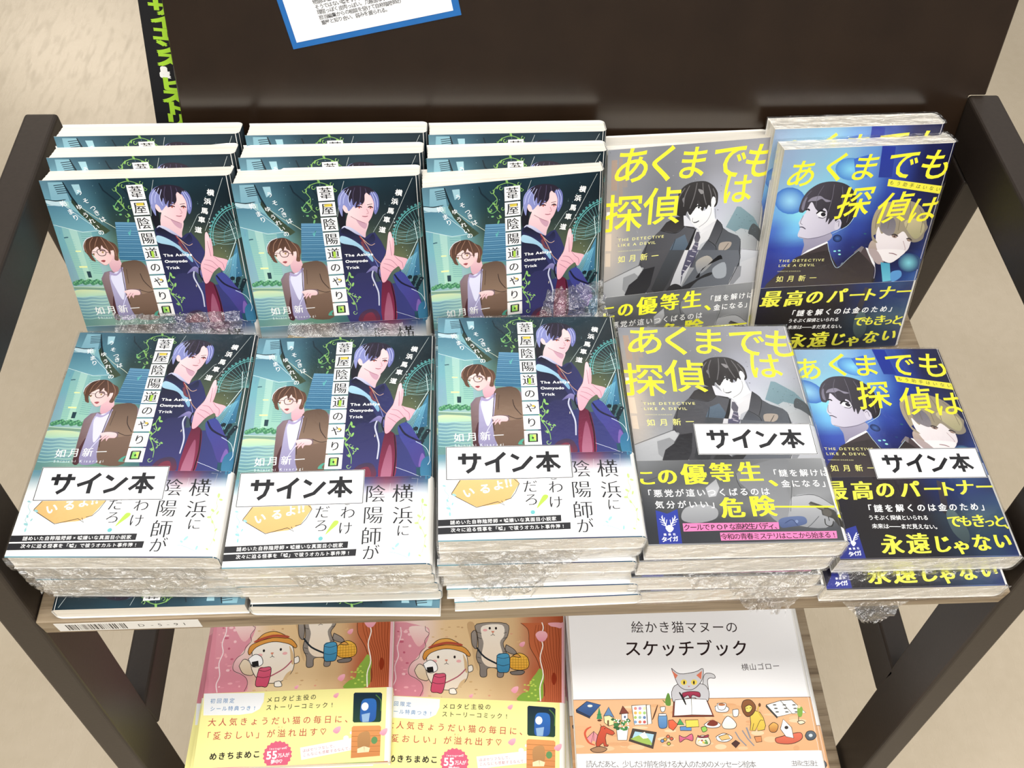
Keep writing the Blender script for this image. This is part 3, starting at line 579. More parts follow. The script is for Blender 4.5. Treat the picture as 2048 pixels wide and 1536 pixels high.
["p","1b1c33",[[56.7,41.8],[65.1,41.9],[70.2,51.6],[73.8,61.2],[64.3,61.8],[56.2,68.6]],1,"262a52",[0,1]],
["p","3a4590",[[85.6,64.5],[90.9,62.2],[96.3,70.8],[100.7,81.5],[100.5,88.2],[96.8,91],[91.5,79.8],[87.3,72.2]],1,"4a3f86",[1,1]],
["p","7a5fa8",[[99.4,82.2],[101.5,86],[100.3,90],[97.8,90.3]],1],
["p","a9cfe2",[[57.1,36],[62.2,37.8],[68,42.7],[73,48.5],[74.6,52.5],[73.8,54.2],[71,50],[65.7,43.5],[56.8,40.5]],1,"79a9c8",[0,1]],
["p","151628",[[57.3,33.6],[60.7,31.3],[66.3,35.3],[71.9,38.7],[76.1,35.5],[76.6,40.4],[70.3,42],[64.7,38.6]],1,"262a50",[0,1]],
["s","7a2234",1,[[67.9,36.2],[69,38.7],[71,42]],1,0.4],
["s","d9b49a",0.3,[[68.4,37],[73.5,42.8],[76.5,42]],1,0],
["s","b08a7a",0.5,[[69.6,38.7],[72.6,45.2],[75.3,51.7],[79.4,56.5]],1,0.2],
["s","6e3c48",1.6,[[68.8,40.3],[70.4,45.2],[72.5,46.9]],1,0.2],
["s","6f79b8",0.5,[[75.2,52.5],[77.2,58.9],[77.6,68.2]],1,0.2],
["p","5a1c34",[[78.6,68.2],[82.1,67.9],[84.8,72.1],[85.8,87.1],[84.7,97.1],[76.2,96.9]],1,"8a3050",[0,1]],
["p","8f4a66",[[81.2,76.6],[83.1,83.4],[82.9,97.1],[77.4,96.9]],1,"b0708a",[0,1]],
["s","2a0c1c",0.8,[[83.8,69.8],[85.2,83.4],[84.4,97.1]],1,0.3],
["s","c7cbe0",0.9,[[74,59.6],[72.8,64.3],[74.3,70.4],[75.6,76.5],[75.1,85.5]],1,0.2],
["s","e9e2c8",0.35,[[73.1,69.7],[73,71.2]],0,0],
["p","8d86b8",[[69.3,61.9],[73.5,57.6],[76.1,57.7],[78.3,61.2],[77.7,64.3],[73.9,60.4]],1,"39407c",[0,1]],
["s","11132a",0.9,[[77.3,58.1],[76.6,62.8],[78.3,68.2]],1,0],
["s","1a1b36",1.2,[[86.3,63.7],[90.1,69.9],[98.4,74.7]],1,0.3],
["p","3a3550",[[62.3,92.5],[65.3,89],[70.3,87.6],[73.8,89.9],[74.4,96.7],[62.3,96.5]],1,"6c3046",[0,1]],
["p","7a3346",[[64.4,96.5],[66.3,91.5],[70.7,90.5],[72,96.7]],1],
["p","2f6890",[[99.4,87.4],[104.1,84.5],[104.6,97.3],[99.4,97.2]],1,"3f7fa0",[0,1]],
["s","cfe4ee",0.3,[[95.9,74.6],[101.7,78.9],[103.9,86],[102.8,89.7]],1,0],
["s","cfd6ea",0.25,[[85.4,90.8],[92.4,93.8],[99.4,97.2]],0,0],
["p","f4cfd4",[[84.5,38],[85.3,35.2],[86.4,34.9],[87,38.1],[87.2,45.4],[87,50.3],[94.5,53.2],[94.2,55.6],[91.9,60.3],[90.5,60.5],[89.4,58.3],[87.4,59.4],[84.6,62.1],[80.8,68.3],[78.4,68.2],[78.1,59.7],[78.8,55.7],[81.1,51.8],[82.3,49.4],[83.5,43.8]],1,"e2a5b6",[0.3,1]],
["p","e8b4bf",[[86.7,40.5],[87.7,38.9],[87.8,43.8],[87.1,49.9],[85.7,50.3]],1],
["s","a86a80",0.3,[[85.4,40.5],[85.6,49.5],[85.7,50.7]],1,0.3],
["s","a86a80",0.3,[[87,50.3],[89.3,53.5],[91.6,55.9],[91.9,59.9]],1,0.3],
["s","a86a80",0.3,[[81.6,53],[85.4,53.9],[88.8,58.3]],1,0.3],
["s","a86a80",0.3,[[80.4,55.8],[83.8,57],[87.1,59.4]],1,0.3],
["s","a86a80",0.3,[[79.5,58.1],[82.2,60.1],[84.6,62]],1,0.3],
["p","e9c3c6",[[25.2,52.6],[28.9,47],[31.9,51.1],[32,55.8],[27.8,59.3],[25.7,58.1]],1,"d2a0b0",[0,1]],
["p","f5dcd8",[[16.5,44.4],[18.1,41.2],[24.6,39.7],[28.9,44.6],[29,47.8],[26.5,51.8],[23.9,54.1],[22,54.1],[18.6,50.5]],1,"eec2c2",[1,0.4]],
["p","4a3329",[[13.1,44.4],[13.5,41.2],[16,37.5],[20.2,35.6],[24.7,35.6],[28.5,38.5],[31.6,40.6],[32.7,44.7],[31.7,47.9],[31.2,51.5],[29,51],[29.8,47],[28.3,44.6],[27.4,47.8],[26.4,44.6],[24.5,42.9],[23.8,41.3],[22.2,44.5],[21.3,42.1],[19.1,43.3],[17.4,44.9],[16.7,47.7],[17.9,51.7],[15.7,50.8],[14.5,47.6]],1,"6e4d3d",[0.3,1]],
["s","9a7460",0.35,[[15.6,37.9],[14,42],[14.2,46]],1,0.2],
["s","9a7460",0.35,[[20.2,36],[17.5,39.6],[16.5,44.4]],1,0.2],
["s","9a7460",0.35,[[24.7,36],[25.9,39.7],[27,44.6]],1,0.2],
["s","9a7460",0.35,[[27.9,38.1],[30.6,43],[30.7,48.7]],1,0.2],
["s","9a7460",0.35,[[22.8,36],[20.8,39.6],[19.4,42.9]],1,0.2],
["s","e7dfe8",0.35,[[13.1,44.4],[13.4,40.8],[16,37.1],[20.2,35.3]],1,0.2],
["p","f2d2d0",[[28.1,45.8],[29.7,44.6],[29.8,47],[28.5,48.2]],1],
["s","3a2a2a",0.4,[[20.3,44.5],[21.9,43.7],[24.5,44.2],[25.2,46],[24.1,47.9],[21.5,48.1],[20.3,46.5],[20.3,44.5]],1,0],
["s","3a2a2a",0.3,[[17.4,47.3],[16.8,45.7],[18.7,45.3],[20.3,45.7]],1,0],
["s","3a2a2a",0.3,[[25.1,45.8],[28.2,46.4]],0,0],
["s","4a2c2c",0.7,[[21.9,44.9],[23.2,44.5],[24.8,45.1]],1,0.3],
["e","a08850",[23.4,45.8],[0.57,0.01],[-0.02,0.64],8],
["s","4a2c2c",0.7,[[17.1,46.9],[18.4,46.4]],1,0.3],
["e","8a7040",[17.9,47.2],[0.45,0.01],[-0.01,0.56],8],
["p","9c4a50",[[20.8,51.5],[22.4,50.9],[23.6,51.3],[22.5,52.5]],1],
["s","b98890",0.3,[[18.9,50.9],[22,54.2],[24.2,54.1]],1,0],
["p","8a7888",[[18,63.4],[20.9,59.2],[25.3,58.1],[27.8,60.4],[31.7,55.8],[34.3,53.5],[40.1,52],[43.9,52.8],[46.9,56],[47,71.5],[46.4,92.2],[18.9,91.7],[18.3,78.5]],0,"5f4a42",[0,1]],
["p","5e4a3e",[[31.8,55],[35.7,52.3],[42,51.9],[45.7,55.2],[46.8,63.8],[46.6,74.5],[39.7,75.2],[38.6,71.7],[31.1,71.2],[29.9,71.2]],1,"8f7765",[0,1]],
["p","7b6355",[[29.9,71.6],[38.4,75.1],[46.8,74.9],[46.4,92.2],[32.2,92],[30.1,83.2]],1,"6a5446",[0,1]],
["p","6a4f4c",[[18.2,67.2],[21.5,60.3],[23.4,60.4],[22.4,74.9],[19.6,85.9],[18.9,78.5]],1,"8d7a80",[1,-1]],
["p","4a2a30",[[18.9,91.7],[19.7,84.4],[22.3,75.6],[22.5,91.8]],1],
["p","b9b4d6",[[23.4,61.1],[27.8,59.7],[32,57.4],[30.8,71.2],[29.8,75],[30.6,86.1],[31.6,91.9],[22.5,91.8],[22.3,75.6]],1,"8d87ac",[0,1]],
["p","dcdcf2",[[24,61.9],[31,59.3],[29.9,71.2],[27.2,78.7],[24.9,71.1]],1],
["p","a79cc4",[[24.4,58.8],[27.8,60.4],[31.7,56.2],[32.2,57.5],[27.7,61.6],[24,60.8]],1],
["s","3a2c28",0.4,[[31.8,55],[30.2,71.2],[30.7,81.7]],1,0],
["s","3a2c28",0.5,[[41.6,60.7],[42.6,66.1],[46.1,71.5]],1,0.2],
["s","3a2c28",0.4,[[38.6,71.7],[42.8,73.7],[46.9,73.4]],1,0],
["s","4b3a33",0.3,[[34.2,57.4],[33.2,67.5]],1,0],
["p","f3d6d6",[[29.2,72.7],[33,71.6],[37.3,72.1],[38.6,73.6],[37.8,75.5],[34.7,75.7],[33.7,77.7],[32.8,75.8],[30.9,78],[31.3,75.8],[29.7,76.9],[30.4,74.6]],1,"e0b2bc",[0,1]],
["s","a87480",0.3,[[31.3,75.6],[32.9,73.9]],0,0],
["s","a87480",0.3,[[32.9,75.9],[34.2,74.3]],0,0],
["s","d8d8f8",0.4,[[30,75.7],[26.8,81.6],[25,88.2]],1,0.2],
["s","7fae5e",0.45,[[58.3,7.1],[53.9,3.5],[48.6,1.7],[43.1,3.4],[40.6,6.9],[42.7,11.3],[41.8,16.5],[44.3,19.9]],1,0.4],
["e","7fae5e",[48.6,0.8],[0.58,1.35],[-0.53,0.43],8],
["e","7fae5e",[53.2,3.9],[0.88,0.37],[-0.17,0.59],8],
["e","7fae5e",[43.1,3.8],[-0.44,1.12],[-0.42,-0.26],8],
["e","7fae5e",[40.6,13.9],[0.85,0.63],[-0.26,0.57],8],
["e","7fae5e",[42.4,16.9],[0.32,1.28],[-0.51,0.24],8],
["e","7fae5e",[38.1,18.6],[0.92,0.01],[-0.03,0.6],8],
["e","7fae5e",[44.2,22.5],[0.68,0.98],[-0.4,0.47],8],
["s","6fae70",0.45,[[42.7,11.3],[39.2,14.7],[37.1,18.1],[39.7,19.9],[42.4,18.2]],1,0.4],
["e","6fae70",[37.2,16.9],[0.39,0.87],[-0.35,0.27],8],
["e","6fae70",[39.6,22],[0.86,0.01],[-0.02,0.55],8],
["e","6fae70",[43,25.9],[-0.5,1.22],[-0.46,-0.29],8],
["s","8fbf6a",0.35,[[38.8,6],[39.2,7.1],[39.9,7.5],[40.6,7.3],[41.1,6.7],[41.1,5.9],[40.8,5.4],[40.4,5.4],[40.1,5.6]],1,0.4],
["s","8fbf6a",0.35,[[46.4,4.3],[46,5.3],[45.3,5.7],[44.6,5.5],[44.3,4.9],[44.4,4.2],[44.7,3.8],[45,3.7],[45.2,3.9]],1,0.4],
["s","8fbf6a",0.35,[[56.8,2.6],[56.4,3.5],[55.8,3.9],[55.2,3.7],[54.9,3.1],[55,2.5],[55.2,2.1],[55.6,2.1],[55.8,2.3]],1,0.4],
["s","8fbf6a",0.35,[[43.2,14.8],[42.8,15.7],[42.1,16.1],[41.5,15.9],[41.1,15.3],[41.2,14.6],[41.5,14.2],[41.8,14.2],[42.1,14.4]],1,0.4],
["s","8fbf6a",0.35,[[37.7,17.7],[38,18.5],[38.5,18.8],[39,18.7],[39.3,18.2],[39.3,17.7],[39.1,17.3],[38.8,17.3],[38.7,17.4]],1,0.4],
["s","8fbf6a",0.35,[[46.9,17.4],[46.6,18.2],[45.9,18.6],[45.4,18.4],[45.1,17.9],[45.1,17.3],[45.4,16.9],[45.7,16.8],[45.9,17]],1,0.4],
["s","8fbf6a",0.35,[[42.2,22.5],[42.5,23.4],[43.1,23.8],[43.8,23.6],[44.2,23],[44.2,22.4],[43.9,22],[43.6,21.9],[43.4,22.1]],1,0.4],
["s","8fbf6a",0.35,[[58.1,6.6],[57.8,7.4],[57.2,7.7],[56.7,7.6],[56.4,7.1],[56.5,6.5],[56.7,6.2],[57,6.1],[57.2,6.3]],1,0.4],
["s","8fc46a",0.45,[[59.3,60.9],[58,65.6],[59.3,70.2],[56.8,74.7],[58.7,78.5],[60.8,83.7],[61.1,88.2]],1,0.4],
["e","8fc46a",[59.5,62.1],[0.23,1.5],[-0.62,0.2],8],
["e","8fc46a",[60.6,64.1],[1.09,0.29],[-0.16,0.68],8],
["e","8fc46a",[57.3,66.3],[-0.66,0.98],[-0.38,-0.37],8],
["e","8fc46a",[60.6,69.4],[-0.62,1.38],[-0.55,-0.33],8],
["e","8fc46a",[56.6,72],[0.97,0.87],[-0.39,0.62],8],
["e","8fc46a",[55.2,74.7],[0.99,0.02],[-0.04,0.6],8],
["e","8fc46a",[57.9,75.8],[0.99,0.54],[-0.26,0.62],8],
["e","8fc46a",[61.2,78.2],[0.95,0.25],[-0.14,0.58],8],
["e","8fc46a",[63.9,78.6],[0.72,0.52],[-0.24,0.46],8],
["e","8fc46a",[59.6,83],[0.46,1],[-0.44,0.31],8],
["e","8fc46a",[61.9,81.5],[-0.37,0.8],[-0.32,-0.19],8],
["s","a5d07f",0.35,[[61.4,76.3],[61,77.2],[60.3,77.6],[59.6,77.4],[59.3,76.8],[59.4,76.2],[59.7,75.8],[60,75.7],[60.3,75.9]],1,0.4],
["s","a5d07f",0.35,[[61.5,79.3],[61.8,80],[62.3,80.4],[62.9,80.2],[63.2,79.8],[63.2,79.2],[63,78.9],[62.7,78.8],[62.5,79]],1,0.4],
["s","a5d07f",0.35,[[58.4,82.2],[58.7,83],[59.3,83.4],[59.9,83.2],[60.3,82.7],[60.3,82.2],[60.1,81.8],[59.7,81.7],[59.5,81.9]],1,0.4],
["s","a5d07f",0.35,[[61.2,89.6],[60.7,90.6],[59.9,91],[59.2,90.7],[58.9,90.1],[58.9,89.5],[59.3,89],[59.7,89],[59.9,89.2]],1,0.4],
["s","a5d07f",0.35,[[57.7,68.6],[58,69.3],[58.5,69.6],[59,69.5],[59.3,69.1],[59.3,68.6],[59.1,68.3],[58.8,68.2],[58.6,68.4]],1,0.4],
["s","5fb0b0",0.45,[[41.3,35],[43,31.7],[41.5,35.8]],1,0.4],
["e","5fb0b0",[41.6,34.2],[0.44,0.98],[-0.4,0.31],8],
["p","4fa08c",[[43.2,90.7],[44.5,88.2],[46.7,87.2],[45.3,90],[46.5,90.8]],1],
["p","f4f3f2",[[47,4.1],[56.2,3.9],[56.2,12.9],[47,13.1]],0],
["t","葦",[51.6,8.5],[51.6,8.5],7.7,"26262a","m",0,0,None,1],
["p","f4f3f2",[[47,13.9],[56.2,13.8],[56.2,22.6],[47,22.8]],0],
["t","屋",[51.6,18.3],[51.6,18.3],7.7,"26262a","m",0,0,None,1],
["p","f4f3f2",[[46.9,23.6],[56.2,23.5],[56.2,32.3],[46.9,32.4]],0],
["t","陰",[51.5,28],[51.5,28],7.7,"26262a","m",0,0,None,1],
["p","f4f3f2",[[46.9,33.3],[56.2,33.2],[56.1,41.9],[46.9,42]],0],
["t","陽",[51.5,37.7],[51.5,37.7],7.7,"26262a","m",0,0,None,1],
["p","f4f3f2",[[46.9,43],[56.1,42.9],[56.1,51.6],[46.9,51.7]],0],
["t","道",[51.5,47.4],[51.5,47.4],7.7,"26262a","m",0,0,None,1],
["p","f4f3f2",[[46.9,52.5],[56.1,52.4],[56.1,61.4],[46.8,61.5]],0],
["t","の",[51.5,57],[51.5,57],6.6,"26262a","m",0,0,None,1],
["p","f4f3f2",[[46.8,62.5],[56.1,62.4],[56.1,71],[46.8,71.1]],0],
["t","や",[51.5,66.8],[51.5,66.8],6.6,"26262a","m",0,0,None,1],
["p","f4f3f2",[[46.8,72.1],[56.1,72],[56.1,81.2],[46.8,81.3]],0],
["t","り",[51.4,76.7],[51.4,76.7],6.6,"26262a","m",0,0,None,1],
["p","f4f3f2",[[46.8,82.1],[56.1,82.1],[56.1,91.2],[46.7,91.2]],0],
["p","8fd06a",[[49.6,84.6],[53.3,84.6],[53.1,88.8],[49.5,88.9]],0],
["p","cfe86a",[[51.6,84.7],[53.1,84.7],[53,88.7],[51.4,86.7]],0],
["s","222222",0.9,[[49.2,84.2],[49.1,89.5]],0,0],
["s","222222",0.9,[[53.8,84.1],[53.6,89.4]],0,0],
["s","222222",0.6,[[49.2,84.2],[53.9,84.1]],0,0],
["s","222222",0.6,[[49.1,89.2],[53.5,89.1]],0,0],
["p","15252a",[[51.5,85.7],[51.7,86.4],[52.3,86.7],[51.7,87.1],[51.4,87.8],[51.1,87.1],[50.6,86.7],[51.1,86.4]],0],
["p","d8c24a",[[50,15.3],[54.2,15.1],[54.1,16.8],[50,16.9]],0],
["p","a8d04a",[[51.3,46.1],[52.9,46.1],[52.7,50.2],[51.2,50.2]],0],
["e","d9bd4a",[53,65.5],[0.88,0.01],[-0.05,0.77],8],
["t","う",[20.2,7.7],[20.2,7.7],3.6,"ffffff","h",0,0,-0.35,1],
["t","そ",[22.4,13],[22.4,13],3.6,"ffffff","h",0,0,-0.35,1],
["t","つ",[25.2,17.6],[25.2,17.6],3.6,"ffffff","h",0,0,-0.35,1],
["t","き",[26.5,20.6],[26.5,20.6],3.6,"ffffff","h",0,0,-0.35,1],
["t","は",[28.8,24.7],[28.8,24.7],3.6,"ffffff","h",0,0,-0.35,1],
["t","ゆ",[17.7,16.6],[17.7,16.6],3.6,"ffffff","h",0,0,-0.2,1],
["t","う",[20,21.8],[20,21.8],3.6,"ffffff","h",0,0,-0.2,1],
["t","れ",[22.4,25.6],[22.4,25.6],3.6,"ffffff","h",0,0,-0.2,1],
["t","い",[23.9,29.6],[23.9,29.6],3.6,"ffffff","h",0,0,-0.2,1],
["t","の",[25.8,33],[25.8,33],3.6,"ffffff","h",0,0,-0.2,1],
["t","始",[9.5,14.2],[9.5,14.2],3.8,"ffffff","h",0,0,-0.3,1],
["t","ま",[12.1,19.4],[12.1,19.4],3.8,"ffffff","h",0,0,-0.3,1],
["t","り",[14,23.1],[14,23.1],3.8,"ffffff","h",0,0,-0.3,1],
["t","横",[93.1,10.1],[93.1,10.1],4.1,"f4f4f2","b",0,0,0.22,1],
["t","浜",[90.4,15.5],[90.4,15.5],4.1,"f4f4f2","b",0,0,0.22,1],
["t","馬",[87.6,21.3],[87.6,21.3],4.1,"f4f4f2","b",0,0,0.22,1],
["t","車",[84.8,26.9],[84.8,26.9],4.1,"f4f4f2","b",0,0,0.22,1],
["t","道",[81.7,33.2],[81.7,33.2],4.1,"f4f4f2","b",0,0,0.22,1],
["e","cfe0e0",[89.3,26.4],[0.4,0],[-0.03,0.34],6],
["e","cfe0e0",[89.1,28.8],[0.4,0],[-0.03,0.34],6],
["e","cfe0e0",[88.8,31.1],[0.4,0],[-0.03,0.33],6],
["t","The Ashiya",[59,49.1],[74.1,49],2.5,"ffffff","b",0,0,None,1.25],
["t","Onmyodo",[59.1,53.2],[70.4,53.2],2.5,"ffffff","b",0,0,None,1.25],
["t","Trick",[58.9,57.6],[64.9,57.5],2.5,"ffffff","b",0,0,None,1.25],
["t","如月新一",[11.2,85.8],[32.8,84.8],6,"f6f6f6","m",0,0,None,1],
["t","Shinichi Kisaragi",[9.4,90.8],[35.1,90.6],2.3,"e8eef0","g",0,0,None,1],
]
ART['Ab']=[
["g",[["5f93a4","5d7f90","5b4a44","6f5a4c","2e3054","38406e","6a2a46","2b3560","33607c"],["7fa6b2","7f98a4","7a6c68","87786c","55577a","5c6490","8a5a70","555f88","5f8aa0"],["d2e0e4","d4dde2","d8d2d2","dad6d2","cfd0dc","d0d4e2","dcc8d2","cfd3e0","d0dee6"],["fafafa","fafafa","fafafa","fafafa","fafafa","fafafa","fafafa","fafafa","fafafa"],["fbfbfb","fbfbfb","fbfbfb","fbfbfb","fbfbfb","fbfbfb","fbfbfb","fbfbfb","fbfbfb"],["fbfbfb","fbfbfb","fbfbfb","fbfbfb","fbfbfb","fbfbfb","fbfbfb","fbfbfb","fbfbfb"],["fafafa","fafafa","fafafa","fafafa","fafafa","fafafa","fafafa","fafafa","fafafa"],["fbfbfb","fbfbfb","fbfbfb","fbfbfb","fbfbfb","fbfbfb","fbfbfb","fbfbfb","fbfbfb"],["fbfbfb","fbfbfb","fbfbfb","fbfbfb","fbfbfb","fbfbfb","fbfbfb","fbfbfb","fbfbfb"],["fbfbfb","fbfbfb","fbfbfb","fbfbfb","fbfbfb","fbfbfb","fbfbfb","fbfbfb","fbfbfb"],["fafafa","fafafa","fafafa","fafafa","fafafa","fafafa","fafafa","fafafa","fafafa"],["fbfbfb","fbfbfb","fbfbfb","fbfbfb","fbfbfb","fbfbfb","fbfbfb","fbfbfb","fbfbfb"]],1],
["p","e9c98a",[[6.7,121.2],[10.1,114.4],[16.8,103.8],[39.8,109.2],[42.5,115.1],[37.3,124.2],[31.4,127.3],[19.7,128.8]],0,"dfb777",[0,1]],
["s","26262a",0.35,[[7,120.4],[11.9,112],[16.8,103.1]],0,0],
["s","26262a",0.35,[[39.7,112.3],[42.5,115.2],[40.1,120.8],[37.5,124.2],[34.6,125]],0,0],
["s","26262a",0.35,[[7,120.4],[7.1,121.2],[19.7,129.1],[30.8,125.9],[34.2,128.1],[32.7,125.4]],0,0],
["t","い",[15.9,120.2],[15.9,120.2],6.2,"ffffff","b",0,0,-0.35,1],
["t","る",[24.4,118.1],[24.4,118.1],6.2,"ffffff","b",0,0,-0.1,1],
["t","よ",[31.5,116.2],[31.5,116.2],6.2,"ffffff","b",0,0,-0.1,1],
["t","!",[35.7,114.9],[35.7,114.9],7,"ffffff","b",0,0,-0.1,1],
["t","!",[37.8,114.3],[37.8,114.3],7,"ffffff","b",0,0,-0.1,1],
["t","横",[90,107.1],[90,107.1],11.83,"26262a","m",-0.01,0,None,1],
["t","浜",[90.4,120.2],[90.4,120.2],11.37,"26262a","m",-0.01,0,None,1],
["t","に",[90.9,129],[90.9,129],7.66,"26262a","m",-0.01,0,None,1],
["t","陰",[75.3,107.1],[75.3,107.1],11.37,"26262a","m",-0.01,0,None,1],
["t","陽",[74.8,119.7],[74.8,119.7],11.14,"26262a","m",-0.01,0,None,1],
["t","師",[74.5,131.9],[74.5,131.9],11.14,"26262a","m",-0.01,0,None,1],
["t","が",[74.8,141.1],[74.8,141.1],9.28,"26262a","m",-0.01,0,None,1],
["t","い",[60.3,101.9],[60.3,101.9],7.66,"26262a","m",-0.01,0,None,1],
["t","る",[60.6,110.3],[60.6,110.3],7.66,"26262a","m",-0.01,0,None,1],
["t","わ",[61.5,117.9],[61.5,117.9],8.35,"26262a","m",-0.01,0,None,1],
["t","け",[60.8,126.9],[60.8,126.9],8.12,"26262a","m",-0.01,0,None,1],
["t","な",[47.1,101.6],[47.1,101.6],7.66,"26262a","m",-0.01,0,None,1],
["t","い",[47.2,109.3],[47.2,109.3],7.42,"26262a","m",-0.01,0,None,1],
["t","だ",[48,117.2],[48,117.2],8.35,"26262a","m",-0.01,0,None,1],
["t","ろ",[48.2,125.1],[48.2,125.1],8.12,"26262a","m",-0.01,0,None,1],
["s","b8b8bc",0.15,[[42.8,124.9],[42.8,130.2],[47.8,130]],0,0],
["s","b8b8bc",0.15,[[94.4,97.9],[97.8,98.2],[97,105.8]],0,0],
["s","d8d8dc",0.12,[[68.1,113.9],[67.6,136.6]],0,0],
["s","d8d8dc",0.12,[[83.1,100.9],[80.7,138.9]],0,0],
["s","d8d8dc",0.12,[[55,113.6],[55.3,130.4]],0,0],
["p","b9dc5a",[[50.7,130.2],[54,123.4],[55.6,122.3],[57,122.8],[56.6,124.5],[53.4,127.8]],1],
["e","6fc0c4",[48.5,132.5],[1.16,0.03],[-0.07,1.17],12],
["p","2a2a2d",[[0,135.8],[62.9,134.4],[62.8,138.1],[0,139.5]],0],
["p","2a2a2d",[[0,140.3],[67.4,138.8],[67.2,142.6],[-0.1,144.1]],0],
["t","謎めいた自称陰陽師×嘘嫌いな真面目小説家",[7.3,137.5],[59.1,136.5],2.55,"ffffff","g",0.01,0,None,1],
["t","次々に迫る怪事を「嘘」で祓うオカルト事件簿!",[7.5,141.8],[63.5,140.9],2.5,"ffffff","g",0.01,0,None,1],
["s","c3dc8a",0.3,[[101.4,110.5],[100.2,115.3],[100.9,119.4],[98.5,124.1],[100.9,128.9],[102.5,134.2],[100.9,142]],1,0.4],
["e","c3dc8a",[100.6,111.8],[0.17,1.47],[-0.66,0.19],7],
["e","c3dc8a",[102.1,114.3],[0.98,0.39],[-0.24,0.59],7],
["e","c3dc8a",[98.9,120.7],[0.88,0.79],[-0.41,0.55],7],
["e","c3dc8a",[97.8,124.8],[1.18,0.03],[-0.08,0.67],7],
["e","c3dc8a",[101.7,122.2],[-0.39,1.18],[-0.5,-0.15],7],
["e","c3dc8a",[99.9,127.5],[0.44,1.02],[-0.49,0.31],7],
["e","c3dc8a",[102.5,132.2],[-0.52,0.95],[-0.4,-0.23],7],
["e","c3dc8a",[102.6,138.1],[0.34,0.77],[-0.38,0.24],7],
["e","c3dc8a",[99.9,143.2],[0.7,0.37],[-0.21,0.41],7],
["s","9ccfd4",0.3,[[4.8,115.3],[3.4,118.6],[5.4,122],[4.2,126.6],[6.2,129.3],[5.6,133.2]],1,0.4],
["e","9ccfd4",[3.1,115.9],[0.91,0.24],[-0.1,0.53],7],
["e","9ccfd4",[8.3,121.4],[1.06,0.54],[-0.23,0.61],7],
["e","9ccfd4",[4.8,124.7],[0.49,0.9],[-0.39,0.28],7],
["e","9ccfd4",[7.4,126.7],[-0.34,0.83],[-0.37,-0.2],7],
["e","9ccfd4",[5.3,129.3],[1.2,0.45],[-0.19,0.68],7],
["e","9ccfd4",[6,132.6],[0.06,1.17],[-0.51,0.03],7],
["s","a5d4d4",0.3,[[83.6,140.9],[88.2,141.7],[95.3,145]],1,0.4],
["e","a5d4d4",[88.1,137.1],[-0.96,1.24],[-0.51,-0.47],7],
["e","a5d4d4",[86.2,139],[0.76,0.52],[-0.27,0.45],7],
["e","a5d4d4",[94.5,142.5],[-0.19,1.28],[-0.58,-0.03],7],
]
